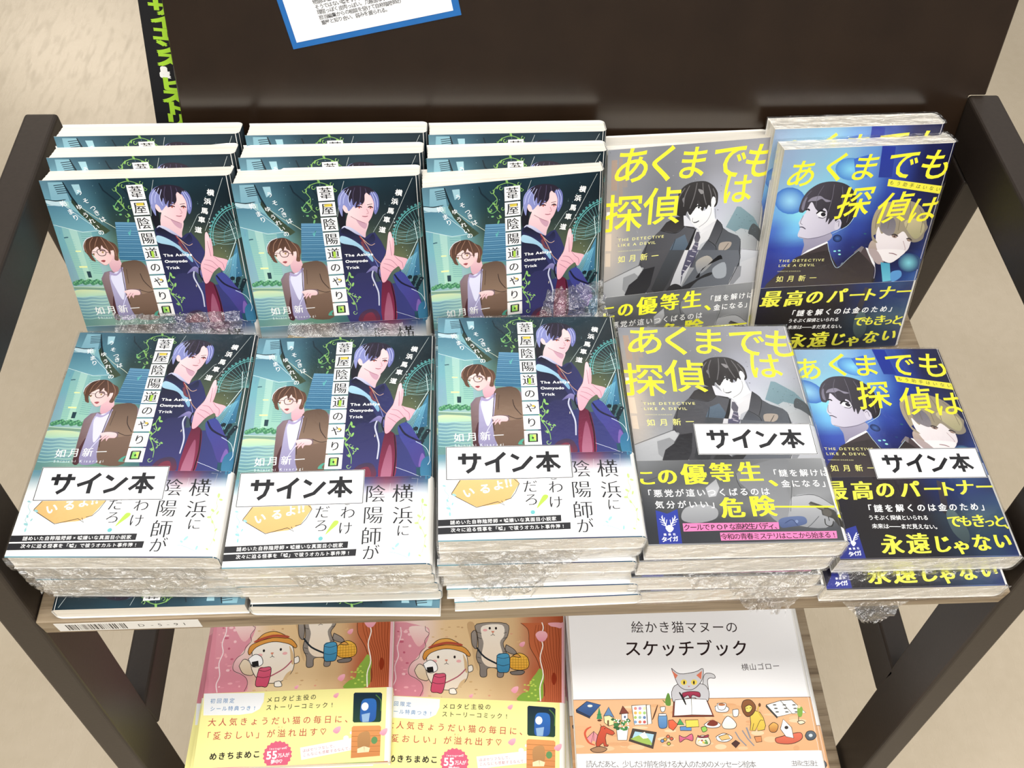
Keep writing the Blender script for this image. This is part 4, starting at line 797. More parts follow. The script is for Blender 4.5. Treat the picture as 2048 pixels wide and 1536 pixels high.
ART['B']=[
["g",[["8a8d96","8b8d94","7f8188","85868e","8f9099","94959d","9a9aa2"],["9a9a9c","86878e","7b7d84","82838b","8f9098","9a9ba5","a3a3ab"],["a39a93","84868d","76787f","7f8188","9fa1ac","a9abb6","a5a6ae"],["b3a79c","85868c","777980","8b8d96","b7bac8","b4b8c4","9a9ca4"],["cfc0b0","8a8b90","7f8188","9a9ca4","c3c6d2","aab4ba","8f9298"],["c9bcb0","8f9093","8e9095","a6a8ae","b7bac2","b0b4b8","85888c"],["b5aea8","9a9ca0","9ea0a4","8f9196","8f9196","a9abb0","a6a8ac"],["a5a6aa","a0a2a6","9d9fa3","85878b","85878b","b6b8bc","bcbec2"],["a2a4a8","9fa1a5","94969a","7f8185","888a8e","a4a6aa","b0b2b6"],["8f9195","8d8f93","85878b","74767a","808286","95979b","a0a2a6"],["7f8185","7d7f83","77797d","6f7175","777a7e","85878b","8f9195"],["7f8185","7d7f83","77797d","6f7175","777a7e","85878b","8f9195"]],1],
["p","a99486",[[2.4,6.3],[5.9,6.3],[6.6,25.5],[2.7,25.2]],0],  # tan strips and patches at left: shelf reflections painted into the cover colours
["p","9c9088",[[7,5.5],[9.3,5.4],[10.5,35.9],[7.8,35.7]],0],
["p","f3efe8",[[0.5,38.6],[4.1,38.6],[4.3,43.7],[0.3,43.4]],0],
["p","e0cdb8",[[0.3,53.1],[4,53.1],[4.3,64.6],[0.3,64.2]],0],
["p","9a8f88",[[10.1,9.1],[12.4,9],[13,23.8],[10.3,23.5]],0],
["p","dccbb8",[[0.7,66.1],[3.8,66.1],[4.1,75.3],[0.6,74.9]],0],
["e","8d8f96",[67.3,50.3],[0.54,0.05],[0.02,0.26],5],
["e","a5a6ad",[94.6,8],[0.47,0.04],[0.02,0.16],5],
["e","a5a6ad",[5.9,8.5],[0.34,0.03],[0.01,0.16],5],
["e","74767d",[57.9,38.6],[0.46,0.04],[0.02,0.2],5],
["e","a5a6ad",[21.1,53.9],[0.24,0.02],[0.01,0.27],5],
["e","74767d",[15.8,37.5],[0.23,0.02],[0.01,0.3],5],
["e","74767d",[2.5,46.1],[0.5,0.05],[0.01,0.17],5],
["e","8d8f96",[102.6,40.5],[0.43,0.04],[0.02,0.16],5],
["e","a5a6ad",[100.7,18.8],[0.3,0.02],[0.02,0.18],5],
["e","74767d",[17.3,8.8],[0.29,0.02],[0.01,0.25],5],
["e","8d8f96",[62.5,40.5],[0.31,0.03],[0.02,0.18],5],
["e","a5a6ad",[86.7,35.3],[0.26,0.02],[0.02,0.21],5],
["e","74767d",[18.6,15.5],[0.51,0.04],[0.01,0.18],5],
["e","a5a6ad",[43.1,35.7],[0.32,0.03],[0.02,0.23],5],
["e","74767d",[1.4,1.6],[0.39,0.03],[0.01,0.27],5],
["e","a5a6ad",[12.8,14.4],[0.3,0.03],[0.01,0.18],5],
["e","74767d",[57,51.5],[0.41,0.04],[0.02,0.27],5],
["e","a5a6ad",[38.2,19.6],[0.52,0.04],[0.01,0.13],5],
["e","74767d",[36.7,39],[0.31,0.03],[0.02,0.29],5],
["e","a5a6ad",[56.7,22.2],[0.3,0.03],[0.02,0.26],5],
["e","a5a6ad",[67.6,49],[0.56,0.05],[0.01,0.15],5],
["e","8d8f96",[7.4,60.3],[0.52,0.05],[0,0.13],5],
["e","a5a6ad",[77.5,25.9],[0.36,0.03],[0.02,0.2],5],
["e","74767d",[8,55.8],[0.48,0.05],[0.01,0.19],5],
["e","8d8f96",[24.1,61.7],[0.54,0.05],[0.01,0.24],5],
["e","a5a6ad",[81,11.6],[0.32,0.03],[0.01,0.13],5],
["e","8d8f96",[43.1,10.6],[0.49,0.04],[0.02,0.28],5],
["e","8d8f96",[48,32.3],[0.3,0.03],[0.01,0.17],5],
["e","74767d",[51.7,59.2],[0.33,0.03],[0.02,0.31],5],
["e","a5a6ad",[103.1,46.2],[0.53,0.05],[0.02,0.16],5],
["e","8d8f96",[52.2,34.4],[0.5,0.05],[0.01,0.19],5],
["e","8d8f96",[85.2,54.2],[0.42,0.04],[0.01,0.13],5],
["e","8d8f96",[32.9,35.4],[0.28,0.03],[0.01,0.21],5],
["e","a5a6ad",[82.9,48.5],[0.55,0.05],[0.02,0.19],5],
["e","a5a6ad",[20.7,52.9],[0.38,0.04],[0.01,0.17],5],
["e","8d8f96",[70.9,32.8],[0.43,0.04],[0.02,0.27],5],
["e","8d8f96",[37.6,41.2],[0.53,0.05],[0.01,0.2],5],
["e","8d8f96",[95.6,16.8],[0.35,0.03],[0.02,0.18],5],
["e","74767d",[34.3,9.9],[0.25,0.02],[0.01,0.18],5],
["e","74767d",[89.1,23.1],[0.46,0.04],[0.03,0.25],5],
["e","8d8f96",[19.7,48.2],[0.37,0.04],[0.01,0.29],5],
["e","8d8f96",[32.6,35],[0.28,0.03],[0.02,0.3],5],
["e","8d8f96",[21.6,36.1],[0.42,0.04],[0.01,0.16],5],
["e","74767d",[73.4,43.7],[0.56,0.05],[0.03,0.3],5],
["e","74767d",[19.4,55.4],[0.3,0.03],[0.01,0.16],5],
["e","a5a6ad",[19.7,2.4],[0.3,0.02],[0.01,0.23],5],
["e","8d8f96",[8,11.5],[0.49,0.04],[0,0.11],5],
["e","a5a6ad",[42.1,18.9],[0.49,0.04],[0.02,0.24],5],
["e","8d8f96",[60.4,64.2],[0.42,0.04],[0.01,0.15],5],
["e","8d8f96",[56.9,23.9],[0.29,0.03],[0.01,0.18],5],
["e","8d8f96",[14.3,24.5],[0.41,0.04],[0.01,0.18],5],
["e","8d8f96",[16.1,36.2],[0.35,0.03],[0.01,0.16],5],
["e","8d8f96",[13.8,5.2],[0.18,0.01],[0.01,0.13],5],
["e","74767d",[60.5,41.5],[0.31,0.03],[0.02,0.28],5],
["e","74767d",[59.3,29.7],[0.37,0.03],[0.02,0.21],5],
["e","74767d",[74.3,28.1],[0.41,0.04],[0.02,0.17],5],
["e","a5a6ad",[104.4,37.9],[0.2,0.02],[0.04,0.3],5],
["e","74767d",[34.5,59.3],[0.36,0.04],[0.01,0.15],5],
["e","a5a6ad",[65.5,31.1],[0.2,0.02],[0.01,0.15],5],
["e","8d8f96",[41.6,31.3],[0.28,0.03],[0.02,0.29],5],
["e","a5a6ad",[81.2,20.1],[0.5,0.04],[0.03,0.25],5],
["e","a5a6ad",[30.6,31],[0.37,0.03],[0.02,0.27],5],
["e","74767d",[96.5,63.2],[0.49,0.05],[0.02,0.19],5],
["e","a5a6ad",[55.6,23.6],[0.45,0.04],[0.01,0.12],5],
["e","8d8f96",[38,43.6],[0.23,0.02],[0.01,0.12],5],
["e","74767d",[59.5,45.9],[0.52,0.05],[0.02,0.22],5],
["e","a5a6ad",[3.4,46.5],[0.4,0.04],[0.01,0.25],5],
["e","a5a6ad",[102.6,47.6],[0.38,0.04],[0.03,0.25],5],
["e","a5a6ad",[78.8,61.7],[0.51,0.05],[0.01,0.14],5],
["e","a5a6ad",[90.1,49.4],[0.41,0.04],[0.03,0.25],5],
["e","74767d",[49.2,21.4],[0.36,0.03],[0.02,0.21],5],
["e","74767d",[51.9,22.9],[0.34,0.03],[0.02,0.21],5],
["e","a5a6ad",[6.8,43.9],[0.48,0.05],[0.01,0.26],5],
["e","8d8f96",[67.5,5.6],[0.34,0.03],[0.01,0.13],5],
["e","74767d",[43,31.8],[0.49,0.04],[0.01,0.16],5],
["e","8d8f96",[71,64.5],[0.53,0.05],[0.03,0.32],5],
["e","74767d",[74.4,31.5],[0.41,0.04],[0.02,0.2],5],
["e","74767d",[18.1,38],[0.38,0.04],[0.01,0.24],5],
["e","8d8f96",[77.6,22],[0.4,0.03],[0.03,0.25],5],
["e","a5a6ad",[90.7,14.1],[0.22,0.02],[0.03,0.24],5],
["e","8d8f96",[51.1,24.2],[0.32,0.03],[0.01,0.13],5],
["e","8d8f96",[71.7,13.6],[0.43,0.04],[0.02,0.17],5],
["e","74767d",[100.6,41],[0.29,0.03],[0.03,0.23],5],
["e","8d8f96",[28.2,47.1],[0.54,0.05],[0.01,0.27],5],
["e","a5a6ad",[91.3,34],[0.26,0.02],[0.03,0.25],5],
["e","8d8f96",[67,9.2],[0.2,0.02],[0.02,0.27],5],
["e","a5a6ad",[53.4,30.6],[0.51,0.04],[0.02,0.21],5],
["e","74767d",[35.7,50.8],[0.39,0.04],[0.01,0.19],5],
["e","a5a6ad",[93.3,66.2],[0.46,0.05],[0.02,0.17],5],
["e","8d8f96",[14.5,60.1],[0.36,0.04],[0.01,0.16],5],
["p","7f9aa4",[[86.2,42.6],[88.8,43.1],[98.5,50.8],[105.6,62.2],[105.7,68],[96.3,59.4],[90.4,57.6],[86.8,59.7],[80.1,55.9]],0,"5f7880",[1,1]],
["p","4b5054",[[98.4,55.2],[103.3,58.8],[105.8,63.5],[105.4,68.6],[99.3,63.5],[95.9,61.3]],1],
["e","5a7078",[96.4,53.5],[0.32,0.03],[0.02,0.19],5],
["e","5a7078",[98.2,52.6],[0.32,0.03],[0.02,0.19],5],
["e","5a7078",[100.2,58],[0.32,0.03],[0.02,0.19],5],
["e","5a7078",[97.8,53.6],[0.32,0.03],[0.02,0.19],5],
["e","5a7078",[96.6,53.3],[0.32,0.03],[0.02,0.19],5],
["e","5a7078",[90.7,56.1],[0.32,0.03],[0.02,0.19],5],
["e","5a7078",[100.2,53.6],[0.32,0.03],[0.02,0.19],5],
["e","5a7078",[87.4,60.3],[0.32,0.03],[0.02,0.19],5],
["e","5a7078",[88.9,50.3],[0.32,0.03],[0.02,0.19],5],
["e","5a7078",[86.5,48.3],[0.32,0.03],[0.02,0.19],5],
["e","5a7078",[88.5,50.5],[0.32,0.03],[0.02,0.19],5],
["e","5a7078",[94,60.3],[0.32,0.03],[0.02,0.19],5],
["e","5a7078",[95.7,53.1],[0.32,0.03],[0.02,0.19],5],
["e","5a7078",[92.2,52.1],[0.32,0.03],[0.02,0.19],5],
["e","5a7078",[100.6,60.7],[0.32,0.03],[0.02,0.19],5],
["e","5a7078",[90.9,54],[0.32,0.03],[0.02,0.19],5],
["e","5a7078",[89.2,56.2],[0.32,0.03],[0.02,0.19],5],
["e","5a7078",[87.7,58.8],[0.32,0.03],[0.02,0.19],5],
["e","5a7078",[99,54.9],[0.32,0.03],[0.02,0.19],5],
["e","5a7078",[93.8,49.9],[0.32,0.03],[0.02,0.19],5],
["e","5a7078",[98.6,58.4],[0.32,0.03],[0.02,0.19],5],
["e","5a7078",[95.4,49.1],[0.32,0.03],[0.02,0.19],5],
["e","5a7078",[99.2,53.3],[0.32,0.03],[0.02,0.19],5],
["e","5a7078",[97,52.8],[0.32,0.03],[0.02,0.19],5],
["e","5a7078",[86.4,48.1],[0.32,0.03],[0.02,0.19],5],
["e","5a7078",[93.4,59.1],[0.32,0.03],[0.02,0.19],5],
["p","c9ccd4",[[92.6,71.8],[105.8,74.7],[105.9,86.6],[92.1,85.1]],0,"b0b4ba",[0,1]],
["s","6a6c70",0.25,[[91.9,72],[105.8,74.7]],0,0],
["p","3a3839",[[45.1,39.1],[45.5,35.5],[46.4,30.8],[49.1,26.9],[53.2,24.6],[57.9,23.9],[63.5,24.3],[68,26.8],[71.4,30.7],[72.7,34.4],[72.6,39.8],[70.5,41.5],[69.1,36.5],[68.7,41.3],[67,39.9],[65.7,42.8],[64.3,40.9],[63.3,43.2],[60.3,36.9],[59.2,39.2],[57.7,42.7],[55.3,44.3],[53,42.9],[51.8,46.1],[48.3,45.8],[45.4,43.4]],1,"2a2829",[0,1]],
["s","6b696b",0.6,[[50.4,27.6],[47.4,32.1],[46.2,37.4]],1,0.2],
["s","6b696b",0.6,[[53.3,26.1],[50.7,32.4],[50.3,39.6]],1,0.2],
["s","6b696b",0.6,[[58,24.8],[56.9,33],[54.5,41.2]],1,0.2],
["s","6b696b",0.6,[[61.7,25.1],[62.9,32.3],[65.4,39.8]],1,0.2],
["s","6b696b",0.6,[[65.5,26.6],[67.9,32.8],[68.8,39.5]],1,0.2],
["s","6b696b",0.6,[[68.8,29.3],[71.1,34.3],[71.5,38.5]],1,0.2],
["p","8a888a",[[59,29],[62.1,29.9],[62.9,31.7],[61.1,32.2]],1],
["p","78767a",[[49.1,34.7],[50.2,33.6],[50.2,37.2]],1],
["p","efeff1",[[53.1,43.2],[55.3,44.3],[57.6,42.4],[59.5,38.6],[60.4,37.5],[63.3,43.2],[65.7,42.5],[67,40],[68.7,41.6],[68.5,36.4],[70.3,35.4],[71.5,38.5],[70.6,42.1],[72.2,49.6],[73.3,50.6],[67.6,57.2],[63.3,58],[60.8,55],[58.5,53.5],[56.5,51.2],[55.1,47.3]],1,"dcdce0",[0,1]],
["p","f6f6f8",[[68.4,38.2],[69.3,34.7],[71,36],[70.6,39],[69.6,41.7]],1],
["p","cfcfd4",[[63.2,57.4],[69.7,52.4],[73.3,50.6],[72.8,52.7],[64.4,63.8]],1,"e4e4e8",[0,1]],
["s","77777c",0.3,[[69,41.9],[68.8,46.2],[66.4,50.9],[61.7,54.2]],1,0.2],
["s","77777c",0.3,[[57.1,47.5],[57,50],[58.3,50.4]],1,0.2],
["s","77777c",0.3,[[59.3,51.1],[61.3,49.8]],1,0.2],
["s","77777c",0.3,[[71.6,42.8],[72.5,49]],1,0.2],
["s","2a2a2c",1,[[58.7,40.4],[60.5,39.6],[61.8,40.2]],1,0.3],
["e","39393b",[60.4,40.4],[0.99,0.09],[0.06,0.67],8],
["s","48484c",0.7,[[57.8,50.7],[59.8,50.6],[61.5,49.8]],1,0.3],
["p","3a3839",[[59.1,37.4],[60.2,36.3],[63.3,43.5],[61.6,41.9]],1],
["p","2f2d2e",[[53.4,42.9],[55.7,41.3],[56.8,43.2],[55.1,45.5]],1],
["p","f2f2f4",[[58.4,41],[59.9,39.8],[62.1,40.7],[61.6,41.9],[59.4,42]],1],
["e","2a2a2c",[60.5,40.9],[0.75,0.07],[0.07,0.8],8],
["s","2a2a2c",0.9,[[58.2,40.8],[60,39.6],[62.3,40.7]],1,0.3],
["p","d4d5dd",[[50.8,45.4],[52.3,45.6],[59.8,54.3],[57.9,53.8],[51.3,52.2]],0],
["p","2d2b2c",[[35.7,54.1],[39.7,48.9],[46.2,45.9],[50.8,46],[51.6,52.2],[58.6,53.8],[59.6,55.2],[59.4,56.4],[52.2,52.6],[51.5,55.6],[46.3,56.7],[40.1,55.1]],0,"3b393b",[0,1]],
["p","46464b",[[24.7,68],[28.1,60.8],[35.7,54.1],[46.3,56.7],[52.3,52.9],[59.3,55.2],[56.3,64.9],[49.3,80.5],[22.7,77.7]],0,"55565c",[1,0]],
["p","5d6c7c",[[46.6,60.8],[52.7,58.2],[55.7,65.5],[49.1,78.2],[39.7,79.5],[38.9,76.5]],0,"3f4c5a",[0,1]],
["p","232224",[[59.3,55.2],[60.2,54.9],[57.6,65.7],[52.5,80.9],[48,80.4],[55.1,66]],0],
["p","d9d9dd",[[60.5,55],[63.4,59.3],[72.3,53.9],[73.6,51],[74.4,52.9],[68.2,63.6],[63.9,66],[61.4,73],[58.9,81.6],[51.8,80.8],[56.6,68.1],[58.9,62]],0,"c4c4c8",[0,1]],
["p","5c5a66",[[60.4,57.1],[62,57.3],[63.4,61.2],[62.3,64.5],[60,64],[59.2,61.4]],0],
["p","59586a",[[60,64.1],[62.5,64.8],[61.7,73.1],[59.5,81.6],[53.1,80.9],[56.8,71.3]],0,"3f3e50",[0,1]],
["s","9b94a4",0.7,[[59.2,65.8],[62.7,67.8]],0,0],
["s","9b94a4",0.7,[[58,68.6],[61.7,70.5]],0,0],
["s","9b94a4",0.7,[[56.9,71.3],[60.6,73.3]],0,0],
["s","9b94a4",0.7,[[55.7,74.1],[59.6,76.1]],0,0],
["s","9b94a4",0.7,[[54.5,76.8],[58.5,78.9]],0,0],
["s","9b94a4",0.7,[[53.3,79.6],[57.5,81.7]],0,0],
["p","4b4d52",[[73.5,49.7],[77.3,53.8],[78.2,56.1],[82.3,59.3],[89,62.5],[91.2,65.2],[91.9,71.7],[92.4,85.2],[58.9,81.6],[62,73.1],[67.1,65.3],[73.8,56.6]],0,"5d626a",[1,1]],
["p","3c3d42",[[73.5,49.7],[77.8,55.7],[74.2,67.3],[68.8,63.6]],0,"55565c",[0,1]],
["p","44464c",[[68.8,63.6],[75.1,70.6],[66.6,82.4],[60.8,81.8],[62.7,73.2]],0,"5f6470",[0,1]],
["p","a59a90",[[77.3,66.4],[84.9,66.5],[83.5,70.8],[77.2,72.1]],1],
["p","8f98a2",[[75.1,77.1],[80.8,76.4],[82.6,81.8],[76.3,82.4]],1],
["p","9c9288",[[66.1,76.1],[69.2,75.1],[69,80.3],[65.9,81.3]],1],
["s","19191b",0.35,[[73.5,50],[77.9,56],[74.2,67.3]],1,0.2],
["s","19191b",0.35,[[68.8,63.6],[75.1,70.6],[66.6,82.4]],1,0.2],
["s","19191b",0.35,[[83.1,67],[77.6,76],[77,83.5]],1,0.2],
["s","19191b",0.35,[[91.3,66.5],[91.4,76.2],[92.4,85.2]],1,0.2],
["s","19191b",0.35,[[36.3,54.2],[46.3,56.7],[51.7,53.2]],1,0.2],
["s","19191b",0.35,[[28.1,61.4],[26.1,69.4],[24,77.8]],1,0.2],
["s","19191b",0.35,[[46.6,60.8],[43.6,70.6],[39.1,79.4]],1,0.2],
["p","b9bbbf",[[0.1,86.3],[23.9,76.6],[26.7,81.4],[20.7,86.6],[13.6,96.3],[0.4,97.4]],0,"a4a6aa",[0,1]],
["s","45464a",0.3,[[0.2,85.8],[25.1,75.5]],0,0],
["p","8e9094",[[13.1,83.8],[20.4,81.4],[24.4,85],[15.4,95.2],[12.8,92.2]],0],
["p","4f4f54",[[23.8,73.4],[28.5,68.2],[38.4,67.3],[57.3,69.3],[45.1,93.9],[39.1,99.9],[30,97.5],[22.5,84.8],[26.5,78.8]],0,"3c3c40",[0,1]],
["p","26262a",[[14.5,96.1],[17,89.5],[23.1,84.9],[26.6,79.5],[34,78.3],[31.6,91.1],[27.6,98.6],[15.6,99.8]],0,"303034",[0,1]],
["p","45494f",[[32.4,94.5],[37.9,80],[43.4,67.8],[52.8,68.8],[43.7,91.1],[38.5,99.8]],0,"2b2b2e",[0,1]],
["p","cfcfd4",[[53.5,68.9],[63,69.8],[59.2,77.1],[55,88.4],[52.8,94.1],[45.1,93.9],[47.7,85]],0,"aeb0b6",[0,1]],
["p","55546a",[[56,69.1],[63,69.8],[58.6,78.4],[53.5,85.6],[52.5,94.1],[52.4,83.5]],0,"3f3e50",[0,1]],
["s","b3b0bc",0.6,[[61.5,71],[58.6,70]],0,0],
["s","b3b0bc",0.6,[[59.9,74.1],[57.2,73.2]],0,0],
["s","b3b0bc",0.6,[[58.2,77.3],[55.8,76.4]],0,0],
["s","b3b0bc",0.6,[[56.6,80.5],[54.4,79.6]],0,0],
["s","b3b0bc",0.6,[[54.9,83.7],[53,82.8]],0,0],
["s","b3b0bc",0.6,[[53.2,86.9],[51.6,86.1]],0,0],
["p","565a61",[[63,69.8],[91,72.7],[92.3,81.3],[86.5,93.9],[83.4,102.9],[58.5,100.8],[52.9,95.4],[60.9,82.5]],0,"666a72",[1,0]],
["p","a9a49c",[[61.8,78.1],[69.1,74.3],[73.4,79.3],[65.1,86.9]],1,"7d828a",[0,1]],
["p","9aa0a8",[[73.8,83.9],[81.8,80.2],[83.5,90.2],[76.4,90.8]],1],
["p","2a2a2d",[[52.9,95.4],[61.6,91.1],[69,87.3],[73.4,86.5],[72.9,88.4],[64.2,91.4],[55.8,99.8]],1],
["p","19191b",[[76.8,75.1],[80,78],[77.8,78.1],[66.7,83.1],[65.2,88.9],[63.2,88]],1],
["p","c6c8ce",[[93,81.4],[104.3,78],[105.8,102.1],[84.8,103.1],[91.4,91.1]],0,"a8aab0",[0,1]],
["p","85878d",[[89.4,84.3],[93.9,84.1],[94,91.4],[85.9,101.2]],0],
["s","19191b",0.4,[[91,72.7],[92,81.3],[83.9,101]],1,0.2],
["p","2b2b2e",[[41.6,98.8],[44.5,93.8],[48.8,92],[53.5,94.9],[53.2,99.5],[50.9,102.6],[43.1,101.7]],1],
["t","あ",[15.4,10.7],[15.4,10.7],24.75,"f6ee3c","g",0.01,0.12,0.03,1],
["t","く",[35.4,11.2],[35.4,11.2],24.75,"f6ee3c","g",0.01,0.12,0.03,1],
["t","ま",[54,12.2],[54,12.2],22.55,"f6ee3c","g",0.01,0.12,0.03,1],
["t","で",[77.6,13],[77.6,13],24.75,"f6ee3c","g",0.01,0.12,0.03,1],
["t","も",[98.9,14.4],[98.9,14.4],24.2,"f6ee3c","g",0.01,0.12,0.03,1],
["t","探",[11.3,40.8],[11.3,40.8],25.85,"f6ee3c","g",0.01,0,0.03,1],
["t","偵",[36.2,38.3],[36.2,38.3],25.3,"f6ee3c","g",0.01,0,0.03,1],
["t","は",[85,31.3],[85,31.3],21.45,"f6ee3c","g",0.01,0,0.03,1],
["t","THE DETECTIVE",[9.5,57.7],[37.9,58],2.55,"ece79a","g",0.01,0,None,1.3],
["t","LIKE A DEVIL",[9.4,61.3],[32.7,61.6],2.55,"ece79a","g",0.01,0,None,1.3],
["t","SHINICHI KISARAGI",[9,65.4],[24,65.7],1.2,"d8d49a","g",0,0,None,1.3],
["t","如月新一",[11.3,71],[33.6,70.9],5,"f0ea8a","g",0.01,0,None,1],
]
ART['Bb']=[
["g",[["7d8084","6b6d70","55575a","5d5f62","727477","85878a","96989b"],["6c6e71","5a5c5f","4f5154","66686b","707275","7c7e81","85878a"],["5a5c60","55575a","57595c","6b6d70","717376","7d7f82","808286"],["4b4d51","606265","7f8184","66686b","707275","909295","8a8c90"],["3c3e42","505255","6c6e71","6a6c6f","7f8184","9a9c9f","6b6d70"],["33353a","3a3c40","45474a","4f5154","66686b","707275","5a5c60"],["2c2e33","313338","36383c","3c3e42","46484c","4b4d51","46484c"],["2c2e33","313338","36383c","3c3e42","46484c","4b4d51","46484c"]],1],
["p","9fa1a5",[[35.3,114.4],[42,109],[42.9,114.6],[40.1,119.6],[36.2,120.2]],0,"c0c2c6",[0,1]],
["p","a6a8ac",[[19.6,133.4],[22.5,126.4],[32.9,124.5],[39.3,127.5],[37.7,133.1],[27.3,135.6]],1,"8c8e92",[0,1]],
["p","7a7c80",[[53.5,105.9],[74.8,97.2],[84.5,98.1],[80,109.4],[79,128.3],[70.8,136.6],[60.5,119.3]],1,"8c8e92",[0,1]],
["p","b3b5b9",[[82,120.5],[93.7,120],[101.8,126],[103.5,131.7],[95.1,139.9],[77.1,136.7],[78.3,128.3]],1,"8a8c90",[0,1]],
["s","2f3033",0.3,[[53.5,105.9],[54,113.3],[60.6,125.1]],1,0.2],
["s","2f3033",0.3,[[83.5,111],[78.6,129.7]],1,0.2],
["s","2f3033",0.3,[[2.1,110.1],[19.6,103.7]],1,0.2],
["s","2f3033",0.3,[[42.9,118.2],[49.8,122],[51.3,127.7]],1,0.2],
["s","2f3033",0.3,[[82,120.5],[93.7,120],[101.8,126]],1,0.2],
["p","4a4845",[[89.2,125.3],[90.8,123.9],[98.3,127.3],[102.2,129.5],[105.6,136],[105.1,140.1],[102.5,139],[100.3,134.5],[95.1,132.2],[95.2,129.4]],0,"35332f",[0,1]],
["p","6b6862",[[89.6,125],[97.1,128],[96.6,129.1],[89.6,126.3]],0],
["e","5a5752",[98,130.9],[2.15,1.21],[-1.22,1.93],9],
["s","2a2825",0.5,[[95.9,134.4],[95.6,137.9],[98.5,139],[100.2,135.9]],1,0],
["s","2a2825",0.4,[[98,133.3],[98,135.8]],0,0],
["s","4a4c52",0.3,[[75.8,142.3],[85.1,139.7],[93.1,132.9]],1,0],
["p","5f6f96",[[70.8,135.2],[74.7,133.2],[83.7,132.7],[86,134.8],[84.4,137.6],[75.3,139.1],[71.5,139.1]],1,"4a5880",[0,1]],
["e","7f8fb4",[80.4,135.8],[0.88,0.02],[-0.22,0.97],8],
["s","33406a",0.4,[[73.9,136.7],[78.2,134.7],[80.5,138.2]],1,0],
["t","こ",[4.3,107.5],[4.3,107.5],10.5,"f2f23c","M",0,0,None,1],
["t","の",[15.6,107],[15.6,107],11.5,"f2f23c","M",0,0,None,1],
["t","優",[30.3,105.8],[30.3,105.8],14,"f2f23c","M",0,0,None,1],
["t","等",[45.9,105],[45.9,105],13,"f2f23c","M",0,0,None,1],
["t","生",[61.5,104.9],[61.5,104.9],13.5,"f2f23c","M",0,0,None,1],
["t","、",[76.9,108.6],[76.9,108.6],13,"f2f23c","M",0,0,None,1],
["t","危",[47.6,126.9],[47.6,126.9],13,"f2f23c","M",0,0,None,1],
["t","険",[64.2,126.2],[64.2,126.2],13.5,"f2f23c","M",0,0,None,1],
["p","f2f23c",[[70.7,126.2],[102.9,126.8],[102.6,127.9],[70.5,127.2]],0],
["p","f2f23c",[[104.2,122.8],[105.8,121.7],[106.3,123.9],[105.2,128.9],[104.5,129.2]],1],
["e","f2f23c",[104.4,132.8],[1.07,0.02],[-0.31,1.19],10],
["t","「謎を解けば",[74,105.9],[102.6,106.1],4.9,"ffffff","g",0.01,0,None,1],
["t","金になる」",[79.6,112.7],[101.9,112.8],4.9,"ffffff","g",0.01,0,None,1],
["t","「悪党が這いつくばるのは",[3.2,117.4],[67.4,117.3],5,"ffffff","g",0.01,0,None,1],
["t","気分がいい」",[8.9,124.3],[38.9,124.6],4.9,"ffffff","g",0.01,0,None,1],
["p","2f3fa0",[[6.4,127.5],[12.3,129.7],[18.1,127],[17.6,148.7],[5.6,148.7]],0,"2a3690",[0,1]],
["s","f4f6ff",0.7,[[11.4,140.1],[10.5,136.3],[9,131.4]],1,0.3],
["s","f4f6ff",0.55,[[10.7,137],[8.4,135.8]],0,0.4],
["s","f4f6ff",0.55,[[10.6,136.5],[11.6,133.2]],0,0.4],
["s","f4f6ff",0.55,[[10,135.5],[8,134.3]],0,0.4],
["s","f4f6ff",0.55,[[10,135],[10.5,131.9]],0,0.4],
["s","f4f6ff",0.55,[[9.4,133.9],[7.6,132.7]],0,0.4],
["s","f4f6ff",0.55,[[9.3,133.4],[9.5,130.6]],0,0.4],
["s","f4f6ff",0.7,[[11.6,140.1],[13.5,136.4],[16.4,131.6]],1,0.3],
["s","f4f6ff",0.55,[[13.2,137.1],[15.8,136]],0,0.4],
["s","f4f6ff",0.55,[[13.3,136.6],[13.3,133.3]],0,0.4],
["s","f4f6ff",0.55,[[14.2,135.6],[16.6,134.4]],0,0.4],
["s","f4f6ff",0.55,[[14.4,135.1],[14.8,132]],0,0.4],
["s","f4f6ff",0.55,[[15.3,134.1],[17.5,132.9]],0,0.4],
["s","f4f6ff",0.55,[[15.5,133.6],[16.2,130.8]],0,0.4],
["p","f4f6ff",[[10.2,138],[12.5,136.4],[14.5,138.5],[12,140.8]],1],
["t","講談社",[9.4,142],[14.3,141.9],1.4,"f4f6ff","b",0,0,None,1],
["t","タイガ",[8.7,144.8],[14.5,144.6],3.2,"f4f6ff","b",0,0,None,1],
["p","e77fb4",[[19.6,135.6],[70.6,136],[70.2,140.1],[19.4,140.4]],0],
["p","e77fb4",[[38.4,141.4],[100.2,141.8],[99.7,146.1],[38.2,146.1]],0],
["t","クールでPOPな高校生バディ、",[21.5,138.1],[69.8,138.3],4,"2a1a24","g",0.01,0,None,1],
["t","令和の青春ミステリはここから始まる!",[40.2,143.9],[98.4,144.1],3.85,"2a1a24","g",0.01,0,None,1],
]
